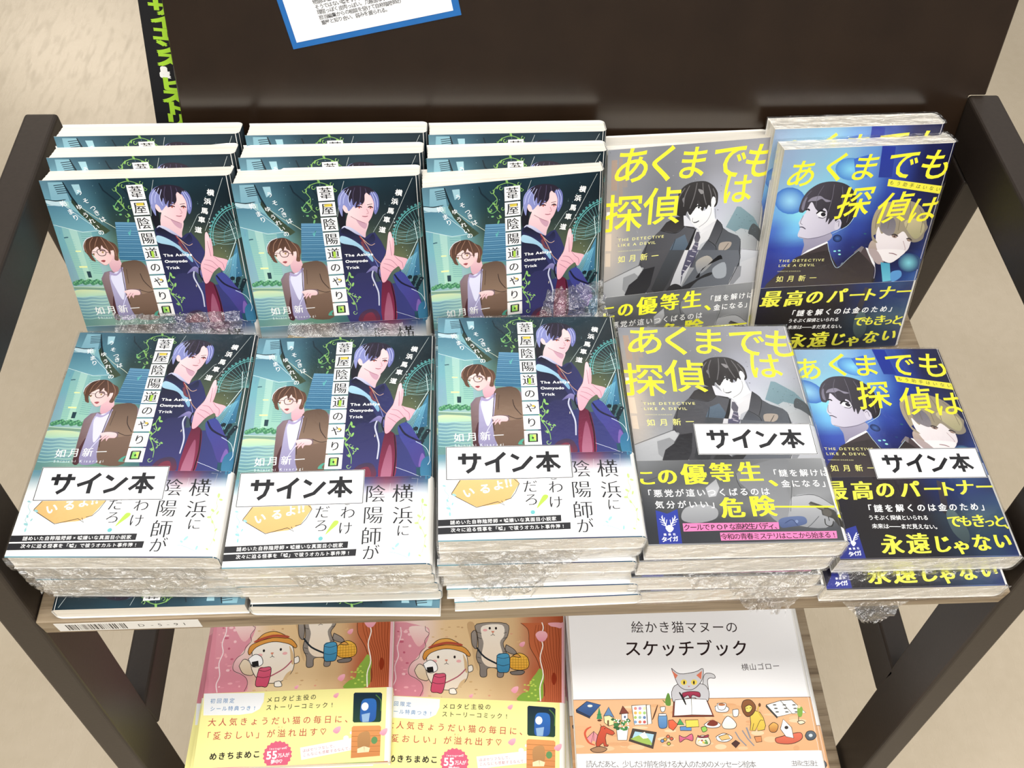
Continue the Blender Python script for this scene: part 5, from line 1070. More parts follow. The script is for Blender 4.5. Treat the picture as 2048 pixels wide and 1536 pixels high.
ART['C']=[
["g",[["93a7c4","8fb0cc","8cb8d6","6f9ad0","3a4f9a","1c2050","14163c"],["8fa8c6","8fb6d0","86bcd8","6a96d2","3449a0","191c48","11132e"],["8ab0d0","8fc6dc","86c8e0","5f90d0","2e44a0","1a1f4c","12142f"],["6fa8dc","8fdcec","6fb0e0","4468b8","263a90","20265c","141838"],["4a6cc0","78c0ec","5a84cc","34489a","1e2a6a","1c2252","1a2048"],["2c3a94","3c54b0","4458a8","283070","181e48","181c40","20306a"],["2a3284","2c3688","363c80","20244c","14183a","1a2050","2a4690"],["2a2f72","2a2e6c","2c2c54","1c1e40","14183a","243a7a","3464a8"],["2e3268","2c2c5a","2e2a3c","221f34","1c2046","2f5c98","2f4c90"],["2b2d52","2a2744","302a30","2a262e","222448","3a78a8","2c3c80"],["28283c","2a2632","2c2729","2b2830","24284c","2c4a80","222c60"],["28283c","2a2632","2c2729","2b2830","24284c","2c4a80","222c60"]],1],
["r","9cd4f0","3f74c4",[9.1,33.4],[9.8,0.5],[1.6,9.1]],
["r","86d0ee","4f86cc",[43.1,14.1],[9.6,0.4],[1.6,7.4]],
["p","2a3a9a",[[59.4,-0.2],[67.9,0.8],[70.1,20.7],[61.7,20.3]],0,"2c3c90",[0,1]],
["p","3c62c0",[[43.6,7.5],[52.5,5.3],[54.6,19.9],[47.4,19.6]],0,"5080d0",[0,1]],
["r","4668ac","181f48",[44.4,61.1],[3,0.2],[0.5,2.7]],
["r","86d4e0","1f3168",[97.1,81.5],[7.7,0.4],[1.8,7]],
["e","8fe0dc",[44.6,70.3],[0.95,0.05],[0.12,0.6],7],
["e","8fd8dc",[47.5,70.1],[0.95,0.05],[0.12,0.6],7],
["e","9fe8d8",[48.2,72.8],[0.96,0.05],[0.12,0.61],7],
["e","2f5c74",[61.9,58.7],[0.95,0.05],[0.13,0.59],7],
["e","2a4470",[55.9,68],[0.95,0.05],[0.13,0.6],7],
["p","a9a4b8",[[22.9,59.6],[35.3,58.8],[37.4,56],[40.7,59.1],[37.9,63.3],[26.5,68.6],[23.1,72.2],[23.5,64.8]],1,"8d88a0",[0,1]],
["p","dcd8e6",[[20.5,41.3],[21.2,34.7],[26.2,32.2],[35.4,32.6],[40.1,39.8],[42.2,46.9],[44.8,49.9],[44.3,54.2],[40.1,56.1],[36.5,58.1],[30.2,59.6],[23,60.3],[18.7,58.7],[18,56.4],[18.7,52.9],[18,50.7],[17.2,48.5],[19.3,43.7]],1,"bcb7c9",[1,0.6]],
["p","d0cbda",[[40.8,49.7],[42.2,46.9],[44.2,48.8],[44.7,52.8],[43.2,54.9],[41,54]],1],
["p","4a4650",[[15.8,40.7],[15.9,35.8],[17,31.1],[20,26.4],[25.7,22.6],[33.2,21.6],[41.2,23.4],[47.3,27.7],[51.4,34.8],[52.9,43.2],[51.7,48.1],[49.9,52.3],[45.3,54.3],[44.8,49.9],[42.9,47.3],[40.6,49],[39.5,46.8],[36.4,50.9],[36.2,46.6],[34.5,49.4],[34.1,42.3],[31.5,39.4],[30.2,42.5],[26.4,39.8],[22.9,34.8],[21,38.9],[18.9,41.5],[17.7,41.8]],1,"2c292e",[1,0.5]],
["p","8f8b9c",[[20.3,34.6],[22.3,32],[27.3,30.9],[30.9,33.1],[35.1,34.7],[32,35.2],[29,33],[26,34.2],[22.7,34.1]],1],
["p","7f7b8c",[[17.1,38.7],[17.5,33.8],[19.6,31.2],[19,34.6],[18.7,40.1]],1],
["s","6f6b78",0.35,[[21.4,27.2],[18.4,31.8],[17,38]],1,0.2],
["s","6f6b78",0.35,[[28.5,24.1],[26,30.8],[26.1,38.4]],1,0.2],
["s","6f6b78",0.35,[[34.9,23.7],[35.4,32.6],[34.7,42.3]],1,0.2],
["s","6f6b78",0.35,[[40.3,25.3],[42.5,35.7],[41.4,46.2]],1,0.2],
["s","6f6b78",0.35,[[45.9,30.4],[48.5,39.5],[48.1,50.1]],1,0.2],
["s","b6d4e8",0.35,[[51.5,35.5],[52.9,43.2],[51.4,48.5],[49.2,52.3],[45.8,54.6],[40.4,57.6]],1,0.2],
["p","f0eef4",[[27.8,43.7],[29.3,41.4],[32,41.8],[34.1,44.4],[31.4,45.7]],1],
["e","24222a",[31.9,43.7],[1.58,0.08],[0.28,1.43],9],
["s","1f1d24",1.2,[[27.3,43],[29.6,41],[33.1,42.2]],1,0.3],
["s","1f1d24",0.4,[[29.1,45.6],[32.2,46.3],[34,45.1]],1,0],
["s","1f1d24",1,[[20,40.2],[21.5,39.6],[22.7,40.7]],1,0.3],
["s","6a6478",0.35,[[19.3,43.7],[18.2,48.6],[19.8,50.1]],1,0.2],
["s","4a4458",0.7,[[18.1,51.8],[20.1,51.9],[22.4,53.4]],1,0.3],
["s","5a5468",0.35,[[19.1,58.7],[25,60.4],[32.8,59.4],[39.6,56.8]],1,0.2],
["s","5a5468",0.35,[[41.5,49.7],[42.9,48.8],[43.4,52.7]],1,0],
["p","f1f0f4",[[21.9,72.8],[26.5,68.6],[38.1,63],[39,64.1],[28.8,70.2],[22.8,74]],0],
["p","453c3e",[[19.4,73.8],[26.8,70.1],[38.7,64.1],[43,74],[48.9,83],[60.8,90.7],[12.3,87.9]],0,"3a3335",[0,1]],
["s","b6cfe0",0.35,[[38.7,64.1],[41.5,71.7],[46,78.7],[48.8,82.6],[51.5,79]],1,0.2],
["p","b9a89c",[[67.2,64.1],[71.6,65.8],[76.1,73.5],[79.1,80.5],[74.4,81],[66.8,71.5]],1,"8f7f80",[0,1]],
["p","f4eff0",[[69,57.6],[70.9,48.4],[78.9,45.9],[89.3,50.7],[94.3,59.7],[93.6,64.8],[93.2,71.4],[90,75],[85.8,80.1],[81.8,80.6],[76.6,75.8],[71.6,68.8]],1,"ddd2d6",[0,1]],
["p","a69a82",[[65.5,56.7],[64.5,49.5],[65.5,42.5],[69.2,38.4],[76.6,36.7],[85.9,37.1],[93.5,41],[98.3,46.9],[100.7,53.5],[102.2,56.4],[101.1,60],[100.9,64.4],[97.4,66.5],[93.1,65.5],[87.3,58.6],[84.3,59.9],[81.4,61.9],[75.6,57.3],[72.7,59.3],[69.5,54],[69,59.1],[67.7,60.5],[71.6,65.8],[67.7,63.4]],1,"8f8676",[1,0.4]],
["p","6f6c78",[[70.9,55.6],[71.2,49.8],[73.9,47.1],[78.2,48.8],[80.6,53.2],[80.7,59],[78.5,61],[74.8,59.4]],1,"8a8488",[0,1]],
["p","c4b894",[[85.7,52],[91.7,49.4],[98.7,53.4],[100.2,59.3],[96.8,64.2],[91.9,61]],1,"a6a07c",[0,1]],
["s","6f6654",0.35,[[69.7,40.5],[67.2,46.8],[67.8,55.4]],1,0.2],
["s","6f6654",0.35,[[76.8,37.4],[75.8,44.4],[75.9,55.8]],1,0.2],
["s","6f6654",0.35,[[86.1,37.9],[88.2,46.4],[88.1,56.4]],1,0.2],
["s","6f6654",0.35,[[93.2,42.4],[97.1,49.7],[98.4,59.9]],1,0.2],
["s","6f6654",0.35,[[81.1,39],[82.4,46.8],[83.1,57.6]],1,0.2],
["e","9a8478",[81.7,61.6],[1.83,0.47],[0.06,1.08],9],
["e","4a3c3c",[81.7,61.6],[0.68,0.04],[0.18,0.74],8],
["s","3c3434",0.9,[[79.5,60.7],[81.3,60.1],[84.1,61.7]],1,0.3],
["e","9a8478",[92.1,64.8],[1.56,0.4],[0.07,1.02],9],
["s","3c3434",0.9,[[90,63.8],[91.9,63.6],[94,65.2]],1,0.3],
["s","b49a9c",0.35,[[88.3,65.2],[91.2,71.3],[89.3,72]],1,0],
["s","8a5f66",0.7,[[81,74.2],[84.5,74.7],[86.9,76]],1,0.3],
["s","b49a9c",0.3,[[83.2,76.2],[85.7,76.7]],0,0],
["p","f4f3f6",[[64.5,68.8],[66,69.2],[73.4,80.9],[74.1,84],[70.6,79.3]],0],
["p","4a4144",[[49.4,81.9],[54.3,76.1],[58.6,71.1],[61.9,67.5],[65.1,69.9],[71.6,80.8],[73.7,84],[74.8,91.5],[60.8,90.7]],0,"55484a",[1,0]],
["p","7c7478",[[57.4,71.8],[61.5,67.5],[63.4,68.4],[61.3,74.2]],0],
["p","8a7c74",[[58.3,82.4],[59.7,79.4],[63,81.9],[62.3,84.9]],1],
["p","352f30",[[3.5,92.2],[19.4,74],[27,71.5],[40,69.2],[49.6,83.3],[59.8,70.2],[73.5,83.1],[75.2,96.3],[73.6,101.8],[41.7,98.3],[2,96]],0,"453c3c",[0,1]],
["s","b6cfe0",0.3,[[40.9,70],[44.4,77.7],[48.9,82.8],[54.9,76],[60.5,70.3]],1,0.2],
["s","d4d0d8",0.3,[[65.9,70.6],[73.9,83.1],[75.2,96.3],[72.2,111.3]],1,0.2],
["p","efe9ea",[[72.1,70.9],[90.6,71.9],[89.7,76.3],[84.6,80.6],[81.1,80.4],[75.6,77.1]],1],
["p","b0a0a0",[[66.6,70.6],[72.1,70.9],[78.2,79.5],[74.4,80.8]],1],
["s","8a5f66",0.6,[[80.9,73.6],[84,74.2],[86.7,75.4]],1,0.3],
["p","4aa0c0",[[77,80.2],[83.4,81.3],[87.3,94.7],[81.8,95.1]],0,"6fc4d8",[0,1]],
["r","86d4e0","22366e",[96.1,81.6],[7.3,0.4],[1.9,7.4]],
["p","5f9cd4",[[85.8,88.3],[91.7,87.1],[93.5,91.9],[88.2,95.5]],1],
["p","2a2528",[[75.2,96.3],[76.2,91.7],[73.7,93.1]],0],
["t","あ",[13.3,16],[13.3,16],19.25,"f6ee3c","g",0.01,0.16,None,1],
["t","く",[33.9,12.7],[33.9,12.7],20.35,"f6ee3c","g",0.01,0.16,None,1],
["t","ま",[51.8,13.5],[51.8,13.5],19.25,"f6ee3c","g",0.01,0.16,None,1],
["t","で",[74.6,12.9],[74.6,12.9],21.45,"f6ee3c","g",0.01,0.16,None,1],
["t","も",[96.3,13.8],[96.3,13.8],22,"f6ee3c","g",0.01,0.16,None,1],
["t","探",[50.5,36.8],[50.5,36.8],22.55,"f6ee3c","g",0.01,0.2,-0.06,1],
["t","偵",[76.5,41.6],[76.5,41.6],22,"f6ee3c","g",0.01,0.2,-0.06,1],
["t","は",[96.2,44],[96.2,44],19.8,"f6ee3c","g",0.01,0.2,-0.06,1],
["p","efe84a",[[68.4,21.6],[104.1,28],[103.8,33.2],[68.6,26.3]],0],
["t","もう助手はいない",[71,24.2],[101.7,30],3,"222230","g",0,0,None,1],
["t","THE DETECTIVE",[9.9,75.6],[38.1,76.3],2.55,"ece79a","g",0.01,0,None,1.3],
["t","LIKE A DEVIL",[10.1,79.1],[32.6,79.7],2.55,"ece79a","g",0.01,0,None,1.3],
["t","SHINICHI KISARAGI",[9.5,83.3],[24.5,83.8],1.2,"d8d49a","g",0,0,None,1.3],
["t","如月新一",[11.7,89.2],[33.9,89.5],4.9,"f0ea8a","g",0.01,0,None,1],
]
ART['Cb']=[
["g",[["232240","2a2630","2e282a","37303a","2c3a6a","36527c","2c3a66"],["211f34","272227","2b2527","2f2a30","26305c","2c3c70","2a3664"],["201d2a","231f22","262123","2a2629","2a3152","30446c","34507a"],["1e1b24","211d1f","231f20","28262a","34404e","4a6072","445c78"],["1c1a24","1f1b1d","211d1e","262428","2c3644","3a4c5a","38486a"],["1e1c2c","1e1b1e","1f1c1e","242328","283040","30405a","2a3460"],["1e1c2c","1e1b1e","1f1c1e","242328","283040","30405a","2a3460"]],1],
["p","4a444c",[[70.8,98.4],[74.7,100.2],[72.3,114.5],[72.7,126.1],[67.6,119.2]],0,"2a282c",[0,1]],
["p","5a6c70",[[69.4,120.9],[74.4,117.9],[78.9,131.5],[75.7,139.7],[69.8,132.6]],1,"3c484c",[0,1]],
["t","最",[8.5,104.3],[8.5,104.3],13.5,"f2f050","M",0,0.14,None,1],
["t","高",[24.2,104.8],[24.2,104.8],13,"f2f050","M",0,0.14,None,1],
["t","の",[38,104.5],[38,104.5],12,"f2f050","M",0,0.14,None,1],
["t","パ",[52.9,104.5],[52.9,104.5],12.5,"f2f050","M",0,0.14,None,1],
["t","ー",[66.6,104.5],[66.6,104.5],11.5,"f2f050","M",0,0.14,None,1],
["t","ト",[75.3,104.6],[75.3,104.6],11,"f2f050","M",0,0.14,None,1],
["t","ナ",[86.6,103.7],[86.6,103.7],11.5,"f2f050","M",0,0.14,None,1],
["t","ー",[98.5,103.6],[98.5,103.6],11.5,"f2f050","M",0,0.14,None,1],
["t","永",[32,139.5],[32,139.5],13,"f2f050","M",0,0.14,None,1],
["t","遠",[47.1,139.2],[47.1,139.2],13.5,"f2f050","M",0,0.14,None,1],
["t","じ",[60.8,139.7],[60.8,139.7],11.5,"f2f050","M",0,0.14,None,1],
["t","ゃ",[71.6,141.2],[71.6,141.2],11,"f2f050","M",0,0.14,None,1],
["t","な",[83.9,139.4],[83.9,139.4],11.5,"f2f050","M",0,0.14,None,1],
["t","い",[96.4,138.5],[96.4,138.5],11,"f2f050","M",0,0.14,None,1],
["t","で",[72.6,125.7],[72.6,125.7],8.5,"f2f050","M",0,0.14,None,1],
["t","も",[79.4,125.7],[79.4,125.7],7.5,"f2f050","M",0,0.14,None,1],
["t","き",[86.9,125.7],[86.9,125.7],9,"f2f050","M",0,0.14,None,1],
["t","っ",[93.1,126.5],[93.1,126.5],7,"f2f050","M",0,0.14,None,1],
["t","と",[99.5,126.1],[99.5,126.1],8.5,"f2f050","M",0,0.14,None,1],
["t","、",[104.6,128],[104.6,128],7,"f2f050","M",0,0.14,None,1],
["t","「謎を解くのは金のため」",[24.1,116.5],[94,116.6],5.2,"ffffff","g",0.02,0.1,None,1],
["t","うそぶく探偵といられる",[24.5,122.3],[56.5,123],3.3,"ffffff","g",0.01,0.08,None,1],
["t","未来は――まだ見えない。",[25.2,127.7],[61.8,128.9],3.4,"ffffff","g",0.01,0.08,None,1],
["p","2f3a94",[[7.7,129.2],[14.3,127.2],[14.6,147.6],[-1.1,147.8],[4.3,139.8]],0,"2a3284",[0,1]],
["s","f4f6ff",0.7,[[8.8,138.5],[9.1,134.9],[8.6,131.4]],1,0.3],
["s","f4f6ff",0.55,[[9,136.4],[7.1,135]],0,0.4],
["s","f4f6ff",0.55,[[8.9,134.9],[7.1,133.6]],0,0.4],
["s","f4f6ff",0.55,[[8.7,133.5],[7.1,132.2]],0,0.4],
["s","f4f6ff",0.7,[[9.6,138.5],[11.2,135],[13.6,131.5]],1,0.3],
["s","f4f6ff",0.55,[[10.6,136.4],[13.2,135.2]],0,0.4],
["s","f4f6ff",0.55,[[11.5,135],[13.9,133.8]],0,0.4],
["s","f4f6ff",0.55,[[12.4,133.6],[14.7,132.4]],0,0.4],
["p","f4f6ff",[[8.5,137.4],[10.1,136.4],[11.5,137.8],[9.5,139.9]],1],
["t","講談社",[7.1,141.4],[11.8,141.2],1.4,"f4f6ff","b",0,0,None,1],
["t","タイガ",[6.8,144.6],[11.4,144.2],3.2,"f4f6ff","b",0,0,None,1],
]
ART['D']=[
["g",[["e9a9b4","f0d8d0","e6c79a","e2c394","d9b98c","b86a4a","a8502f"],["e9a9b4","f0d8d0","e6c79a","e2c394","d9b98c","b86a4a","a8502f"],["e9a9b4","f0d8d0","e6c79a","e2c394","d9b98c","b86a4a","a8502f"],["e9a9b4","f0d8d0","e6c79a","e2c394","d9b98c","b86a4a","a8502f"],["e9a9b4","f0d8d0","e6c79a","e2c394","d9b98c","b86a4a","a8502f"],["e9a9b4","f0d8d0","e6c79a","e2c394","d9b98c","b86a4a","a8502f"],["cf7f90","d9a0a8","e2c79c","e0c296","cfae82","b05a3a","b4532f"],["d88a9a","dba3ac","e6cf9f","e3c999","d2b187","b46040","b85632"],["d07a8c","d890a0","ead2a2","e4ca9a","d9b98c","9aa05c","b85632"],["d07a8c","d890a0","e8cf9f","e4ca9a","d9b98c","8fa85a","b85632"]],1],
["p","dc98a6",[[0.7,97.3],[29,95.6],[34.2,101.1],[30.6,114.4],[25.4,122.4],[19.1,131.6],[22.2,137.7],[30.4,141.6],[33,147.2],[30.6,153.5],[5.1,153.3]],1,"d48494",[0,1]],
["e","bf5f78",[14.8,118.1],[0.96,-0.04],[0.09,0.95],7],
["e","e9aab4",[12.3,123.1],[1.18,-0.05],[0.11,1.14],7],
["e","f0c4ca",[11,148.7],[0.89,-0.04],[0.06,0.58],7],
["e","e9aab4",[7.2,125.6],[1.84,-0.08],[0.07,0.72],7],
["e","dd93a2",[20.1,103],[1,-0.04],[0.06,0.62],7],
["e","dd93a2",[25.1,145.1],[2.02,-0.08],[0.06,0.7],7],
["e","e9aab4",[10.1,100.2],[2.04,-0.09],[0.05,0.48],7],
["e","e9aab4",[13.4,124.6],[1.03,-0.04],[0.1,0.99],7],
["e","e9aab4",[26.8,148.9],[0.84,-0.03],[0.08,0.83],7],
["e","e9aab4",[24.2,108.4],[2.05,-0.09],[0.05,0.54],7],
["e","bf5f78",[18.2,126.8],[1.3,-0.06],[0.07,0.73],7],
["e","bf5f78",[17.5,102.6],[0.95,-0.04],[0.09,0.92],7],
["e","bf5f78",[24.9,100.1],[1.83,-0.08],[0.09,1.02],7],
["e","f0c4ca",[15.6,99.4],[2.15,-0.09],[0.06,0.63],7],
["e","dd93a2",[16.6,99.9],[1.99,-0.09],[0.08,0.85],7],
["e","dd93a2",[18.8,134.8],[0.83,-0.03],[0.1,1.08],7],
["e","bf5f78",[11.6,109.3],[2.19,-0.09],[0.09,0.88],7],
["e","dd93a2",[6.7,141.2],[0.66,-0.03],[0.05,0.5],7],
["e","e9aab4",[8.5,112.7],[1.15,-0.05],[0.07,0.65],7],
["e","f0c4ca",[14.4,100.7],[1.89,-0.08],[0.1,1.08],7],
["e","bf5f78",[17.3,136],[1.51,-0.06],[0.05,0.47],7],
["e","f0c4ca",[17.7,102.8],[1.47,-0.06],[0.11,1.19],7],
["e","dd93a2",[15.9,105.3],[0.94,-0.04],[0.11,1.1],7],
["e","bf5f78",[8.2,100.7],[1.09,-0.05],[0.06,0.57],7],
["e","e9aab4",[5.4,106.2],[0.77,-0.03],[0.06,0.6],7],
["e","dd93a2",[14.3,130.9],[1.1,-0.05],[0.08,0.78],7],
["e","dd93a2",[13.5,149.4],[1.69,-0.07],[0.05,0.46],7],
["e","f0c4ca",[16.2,135.8],[1.55,-0.06],[0.1,1.02],7],
["e","f0c4ca",[19,112.5],[1.21,-0.05],[0.11,1.15],7],
["e","e9aab4",[9,104.9],[0.93,-0.04],[0.11,1.06],7],
["e","f0c4ca",[23.3,108.4],[1.38,-0.06],[0.08,0.87],7],
["e","f0c4ca",[11.9,107.3],[1.59,-0.07],[0.06,0.64],7],
["e","f0c4ca",[7,133.4],[1.48,-0.06],[0.09,0.81],7],
["e","e9aab4",[19.3,146.4],[1.97,-0.08],[0.08,0.83],7],
["e","bf5f78",[24.9,100.7],[1.79,-0.08],[0.05,0.52],7],
["e","e9aab4",[16.8,132.2],[1.69,-0.07],[0.04,0.44],7],
["e","dd93a2",[10.1,122.9],[1.92,-0.08],[0.1,0.98],7],
["p","f3dcd6",[[17,96.6],[29,95.6],[33.7,101.2],[27.1,112.8],[20.5,106.1]],1,"e6b0b4",[0,1]],
["s","2c2420",0.4,[[30.2,95.1],[31,99.1],[34,101.6],[30.8,107.4],[32.1,112.6],[28.3,117.1],[27,122.3],[22.3,125.9],[19.9,131.1],[20.8,136.1],[26.9,139.2],[31.3,142.4],[33,147.2],[31,152.9]],1,0],
["e","cfa878",[87.2,146],[1.12,-0.05],[0.01,0.28],6],
["e","cfa878",[39.1,120.2],[0.59,-0.02],[0.02,0.27],6],
["e","cfa878",[95.6,97.6],[0.88,-0.04],[0.02,0.47],6],
["e","cfa878",[77.6,94.7],[0.86,-0.04],[0.03,0.61],6],
["e","d8b484",[38.7,152.5],[1.46,-0.06],[0.05,0.65],6],
["e","d99a80",[102.3,98.7],[1.21,-0.05],[0.01,0.46],6],
["e","cfa878",[48.3,153],[0.6,-0.02],[0.02,0.29],6],
["e","d99a80",[112.3,150.8],[0.6,-0.02],[0.01,0.25],6],
["e","cfa878",[85.6,105.3],[0.75,-0.03],[0.02,0.37],6],
["e","c79f74",[76.6,105.5],[0.77,-0.03],[0.03,0.53],6],
["e","c79f74",[113.4,123.7],[0.56,-0.02],[0.01,0.36],6],
["e","d8b484",[104.8,129.2],[1.15,-0.05],[0.02,0.54],6],
["e","d8b484",[44.3,97],[1.52,-0.07],[0.05,0.61],6],
["e","d99a80",[109.3,148.2],[1.46,-0.06],[0.01,0.28],6],
["e","d99a80",[60.4,109.3],[1.01,-0.04],[0.03,0.41],6],
["e","d8b484",[103.2,116.8],[0.59,-0.02],[0.01,0.39],6],
["e","c79f74",[74.8,149.3],[0.93,-0.04],[0.02,0.32],6],
["e","d8b484",[67.6,113.8],[0.83,-0.04],[0.02,0.27],6],
["e","d8b484",[52.2,116.9],[1.47,-0.06],[0.02,0.29],6],
["e","c79f74",[115.2,149.8],[0.71,-0.03],[0.01,0.47],6],
["e","c79f74",[61,95],[1,-0.04],[0.04,0.65],6],
["e","cfa878",[63.1,144.5],[0.96,-0.04],[0.02,0.25],6],
["e","d8b484",[109.4,104.6],[0.52,-0.02],[0.02,0.67],6],
["e","d8b484",[37.4,104.2],[1.22,-0.05],[0.04,0.49],6],
["e","c79f74",[99.4,117.2],[0.9,-0.04],[0.02,0.51],6],
["e","d99a80",[106,123.3],[0.87,-0.04],[0.01,0.37],6],
["e","d8b484",[61.2,117.7],[1.32,-0.06],[0.04,0.59],6],
["e","d99a80",[48.7,105.1],[1.21,-0.05],[0.02,0.27],6],
["e","c79f74",[75.6,145.9],[1.4,-0.06],[0.03,0.56],6],
["e","c79f74",[56.3,103],[1,-0.04],[0.05,0.7],6],
["e","d99a80",[48.7,103.5],[1.27,-0.05],[0.02,0.29],6],
["e","d8b484",[57.6,115.4],[1.05,-0.04],[0.04,0.67],6],
["e","d99a80",[97.2,120.4],[0.72,-0.03],[0.02,0.49],6],
["e","d8b484",[108.2,105.3],[1.37,-0.06],[0.01,0.51],6],
["e","cfa878",[36.9,129],[1.44,-0.06],[0.05,0.55],6],
["e","c79f74",[74.4,97],[1.43,-0.06],[0.02,0.46],6],
["e","cfa878",[93.7,104.3],[1.45,-0.06],[0.03,0.68],6],
["e","d8b484",[41.9,116.7],[1.29,-0.05],[0.05,0.67],6],
["e","d99a80",[50.9,127],[1.18,-0.05],[0.05,0.67],6],
["e","d8b484",[47.8,97.9],[1.19,-0.05],[0.03,0.41],6],
["e","c79f74",[92.5,113],[0.55,-0.02],[0.02,0.43],6],
["e","cfa878",[98.6,120.3],[0.83,-0.03],[0.02,0.61],6],
["e","c79f74",[107.5,135.4],[1.35,-0.06],[0.02,0.58],6],
["e","c79f74",[109.7,101.2],[0.55,-0.02],[0.02,0.7],6],
["e","d8b484",[46.7,120.2],[1.35,-0.06],[0.04,0.54],6],
["e","c79f74",[85.6,124.4],[1.03,-0.04],[0.02,0.36],6],
["e","d99a80",[86.4,150.3],[1.03,-0.04],[0.03,0.65],6],
["e","c79f74",[95.7,132.1],[0.82,-0.03],[0.02,0.61],6],
["e","c79f74",[50.3,95.2],[1.26,-0.05],[0.03,0.38],6],
["e","c79f74",[57.7,94.7],[1.48,-0.06],[0.03,0.43],6],
["e","d8b484",[86.9,112.8],[1.07,-0.05],[0.01,0.27],6],
["e","cfa878",[95,105.5],[0.73,-0.03],[0.01,0.38],6],
["e","d99a80",[107,119],[1.07,-0.05],[0.02,0.56],6],
["e","c79f74",[42.8,137.8],[1.44,-0.06],[0.02,0.27],6],
["e","c79f74",[82,124.3],[0.87,-0.04],[0.03,0.54],6],
["e","c79f74",[108,113.5],[0.54,-0.02],[0.02,0.68],6],
["e","d99a80",[60.9,122.1],[0.95,-0.04],[0.04,0.67],6],
["e","cfa878",[70.9,139.9],[1.38,-0.06],[0.03,0.59],6],
["e","d99a80",[90,106.5],[0.89,-0.04],[0.02,0.43],6],
["e","d8b484",[116.5,140.7],[0.56,-0.02],[0.01,0.3],6],
["p","c8a57a",[[64.9,91.8],[71,91.6],[73.7,110.8],[76.5,130.4],[72.7,123.8],[69.3,108.4]],1,"d4b488",[0,1]],
["p","c06a44",[[109.8,89],[144.5,87.5],[144.3,152.6],[119.7,152.7],[118.9,151.5],[130.4,149],[130.3,139.9],[126.9,131.7],[125,121.6],[118,108.9],[116.9,97.6],[115.1,93.2]],0,"b25a38",[1,0]],
["s","7a2c14",0.35,[[122.8,90.2],[121.7,102.7],[125.8,116.4],[130.2,128.2],[131.3,153]],1,0.1],
["s","7a2c14",0.35,[[125.1,90.1],[124.3,102.6],[127.8,116.3],[131.9,128.1],[132.8,152.9]],1,0.1],
["s","7a2c14",0.35,[[127.3,90],[126.9,102.4],[129.9,116.2],[133.5,128],[134.3,152.9]],1,0.1],
["s","7a2c14",0.35,[[129.6,89.9],[129.5,102.3],[131.9,116.1],[135.2,128],[135.7,152.8]],1,0.1],
["s","7a2c14",0.35,[[131.8,89.8],[132,102.2],[134,116.1],[136.9,127.9],[137.2,152.8]],1,0.1],
["s","7a2c14",0.35,[[134.1,89.7],[134.6,102.1],[136,116],[138.6,127.8],[138.7,152.7]],1,0.1],
["s","7a2c14",0.35,[[136.3,89.6],[137.2,102],[138,115.9],[140.3,127.7],[140.2,152.6]],1,0.1],
["s","7a2c14",0.35,[[138.6,89.5],[139.8,101.9],[140.1,115.8],[142,127.7],[141.7,152.6]],1,0.1],
["s","7a2c14",0.35,[[140.8,89.4],[142.3,101.8],[142.1,115.7],[143.6,127.6],[143.2,152.5]],1,0.1],
["e","8a2f16",[138.2,134.6],[2.01,-0.08],[0.03,5],10],
["s","2c1a12",0.4,[[109.8,89],[115.1,93.2],[116.9,97.6],[118,108.9],[125,121.6],[130.3,139.9],[130.4,149]],1,0],
["p","8fb04a",[[109,153.1],[113,147.2],[117.9,145.4],[119.4,137],[123.5,131],[126.8,126.6],[130.2,132.4],[129.5,139.9],[128,152.3]],1,"7aa03c",[0,1]],
["e","b9cc5a",[123.2,141.1],[1,-0.04],[0.01,0.66],6],
["e","b9cc5a",[120.3,141],[1,-0.04],[0.01,0.66],6],
["e","b9cc5a",[114.7,140.5],[1,-0.04],[0.02,0.66],6],
["e","b9cc5a",[116.4,145.5],[1,-0.04],[0.01,0.66],6],
["e","b9cc5a",[126.8,143.3],[1,-0.04],[0.01,0.66],6],
["e","b9cc5a",[121.7,139.9],[1,-0.04],[0.01,0.66],6],
["e","b9cc5a",[123.2,144.2],[1,-0.04],[0.01,0.66],6],
["e","b9cc5a",[121.5,136.2],[1,-0.04],[0.01,0.67],6],
["e","b9cc5a",[119.5,137.8],[1,-0.04],[0.01,0.67],6],
["e","b9cc5a",[120.5,147],[0.99,-0.04],[0.01,0.66],6],
["e","b9cc5a",[125.6,151.2],[0.99,-0.04],[0.01,0.65],6],
["e","b9cc5a",[114.7,144.6],[1,-0.04],[0.02,0.66],6],
["e","b9cc5a",[118,149.7],[0.99,-0.04],[0.01,0.65],6],
["e","b9cc5a",[119.2,139.1],[1,-0.04],[0.01,0.66],6],
["e","b9cc5a",[117.7,140.7],[1,-0.04],[0.01,0.66],6],
["e","b9cc5a",[123.5,148.7],[0.99,-0.04],[0.01,0.65],6],
["p","e8a8b4",[[133.2,88],[144.1,87.5],[143.6,92],[139.3,91.3],[135,90.6]],1],
["p","e9b4c0",[[144.3,87],[146.4,86.9],[147,154],[144.5,153.3]],0],
["p","d78a9a",[[-0.9,97.8],[2.5,97.4],[6.3,153.3],[3,153.2]],0],
["s","f6efe8",0.9,[[127.6,87.8],[128.9,92.6],[126.9,100.7],[128.7,107.6],[126.7,118.1],[129.4,131.6],[127,141.7],[127.6,153]],1,0],
["s","f0dfe2",0.8,[[9.7,96.9],[10.8,103.9],[8.8,113.6],[10.5,121.3],[8.4,129.9],[10.3,139.9],[8.5,146.6],[10,153.1]],1,0],
["p","f0b9c2",[[122.5,98.7],[125.5,95.4],[130.7,95.7],[132.6,99.1],[129.9,103.6],[125.6,103.8]],1,"e59aae",[0,1]],
["p","f0b4c2",[[109.2,107.9],[110.8,105.6],[113.7,105],[113.5,107.7],[111.6,109.5]],1,"e694aa",[0,1]],
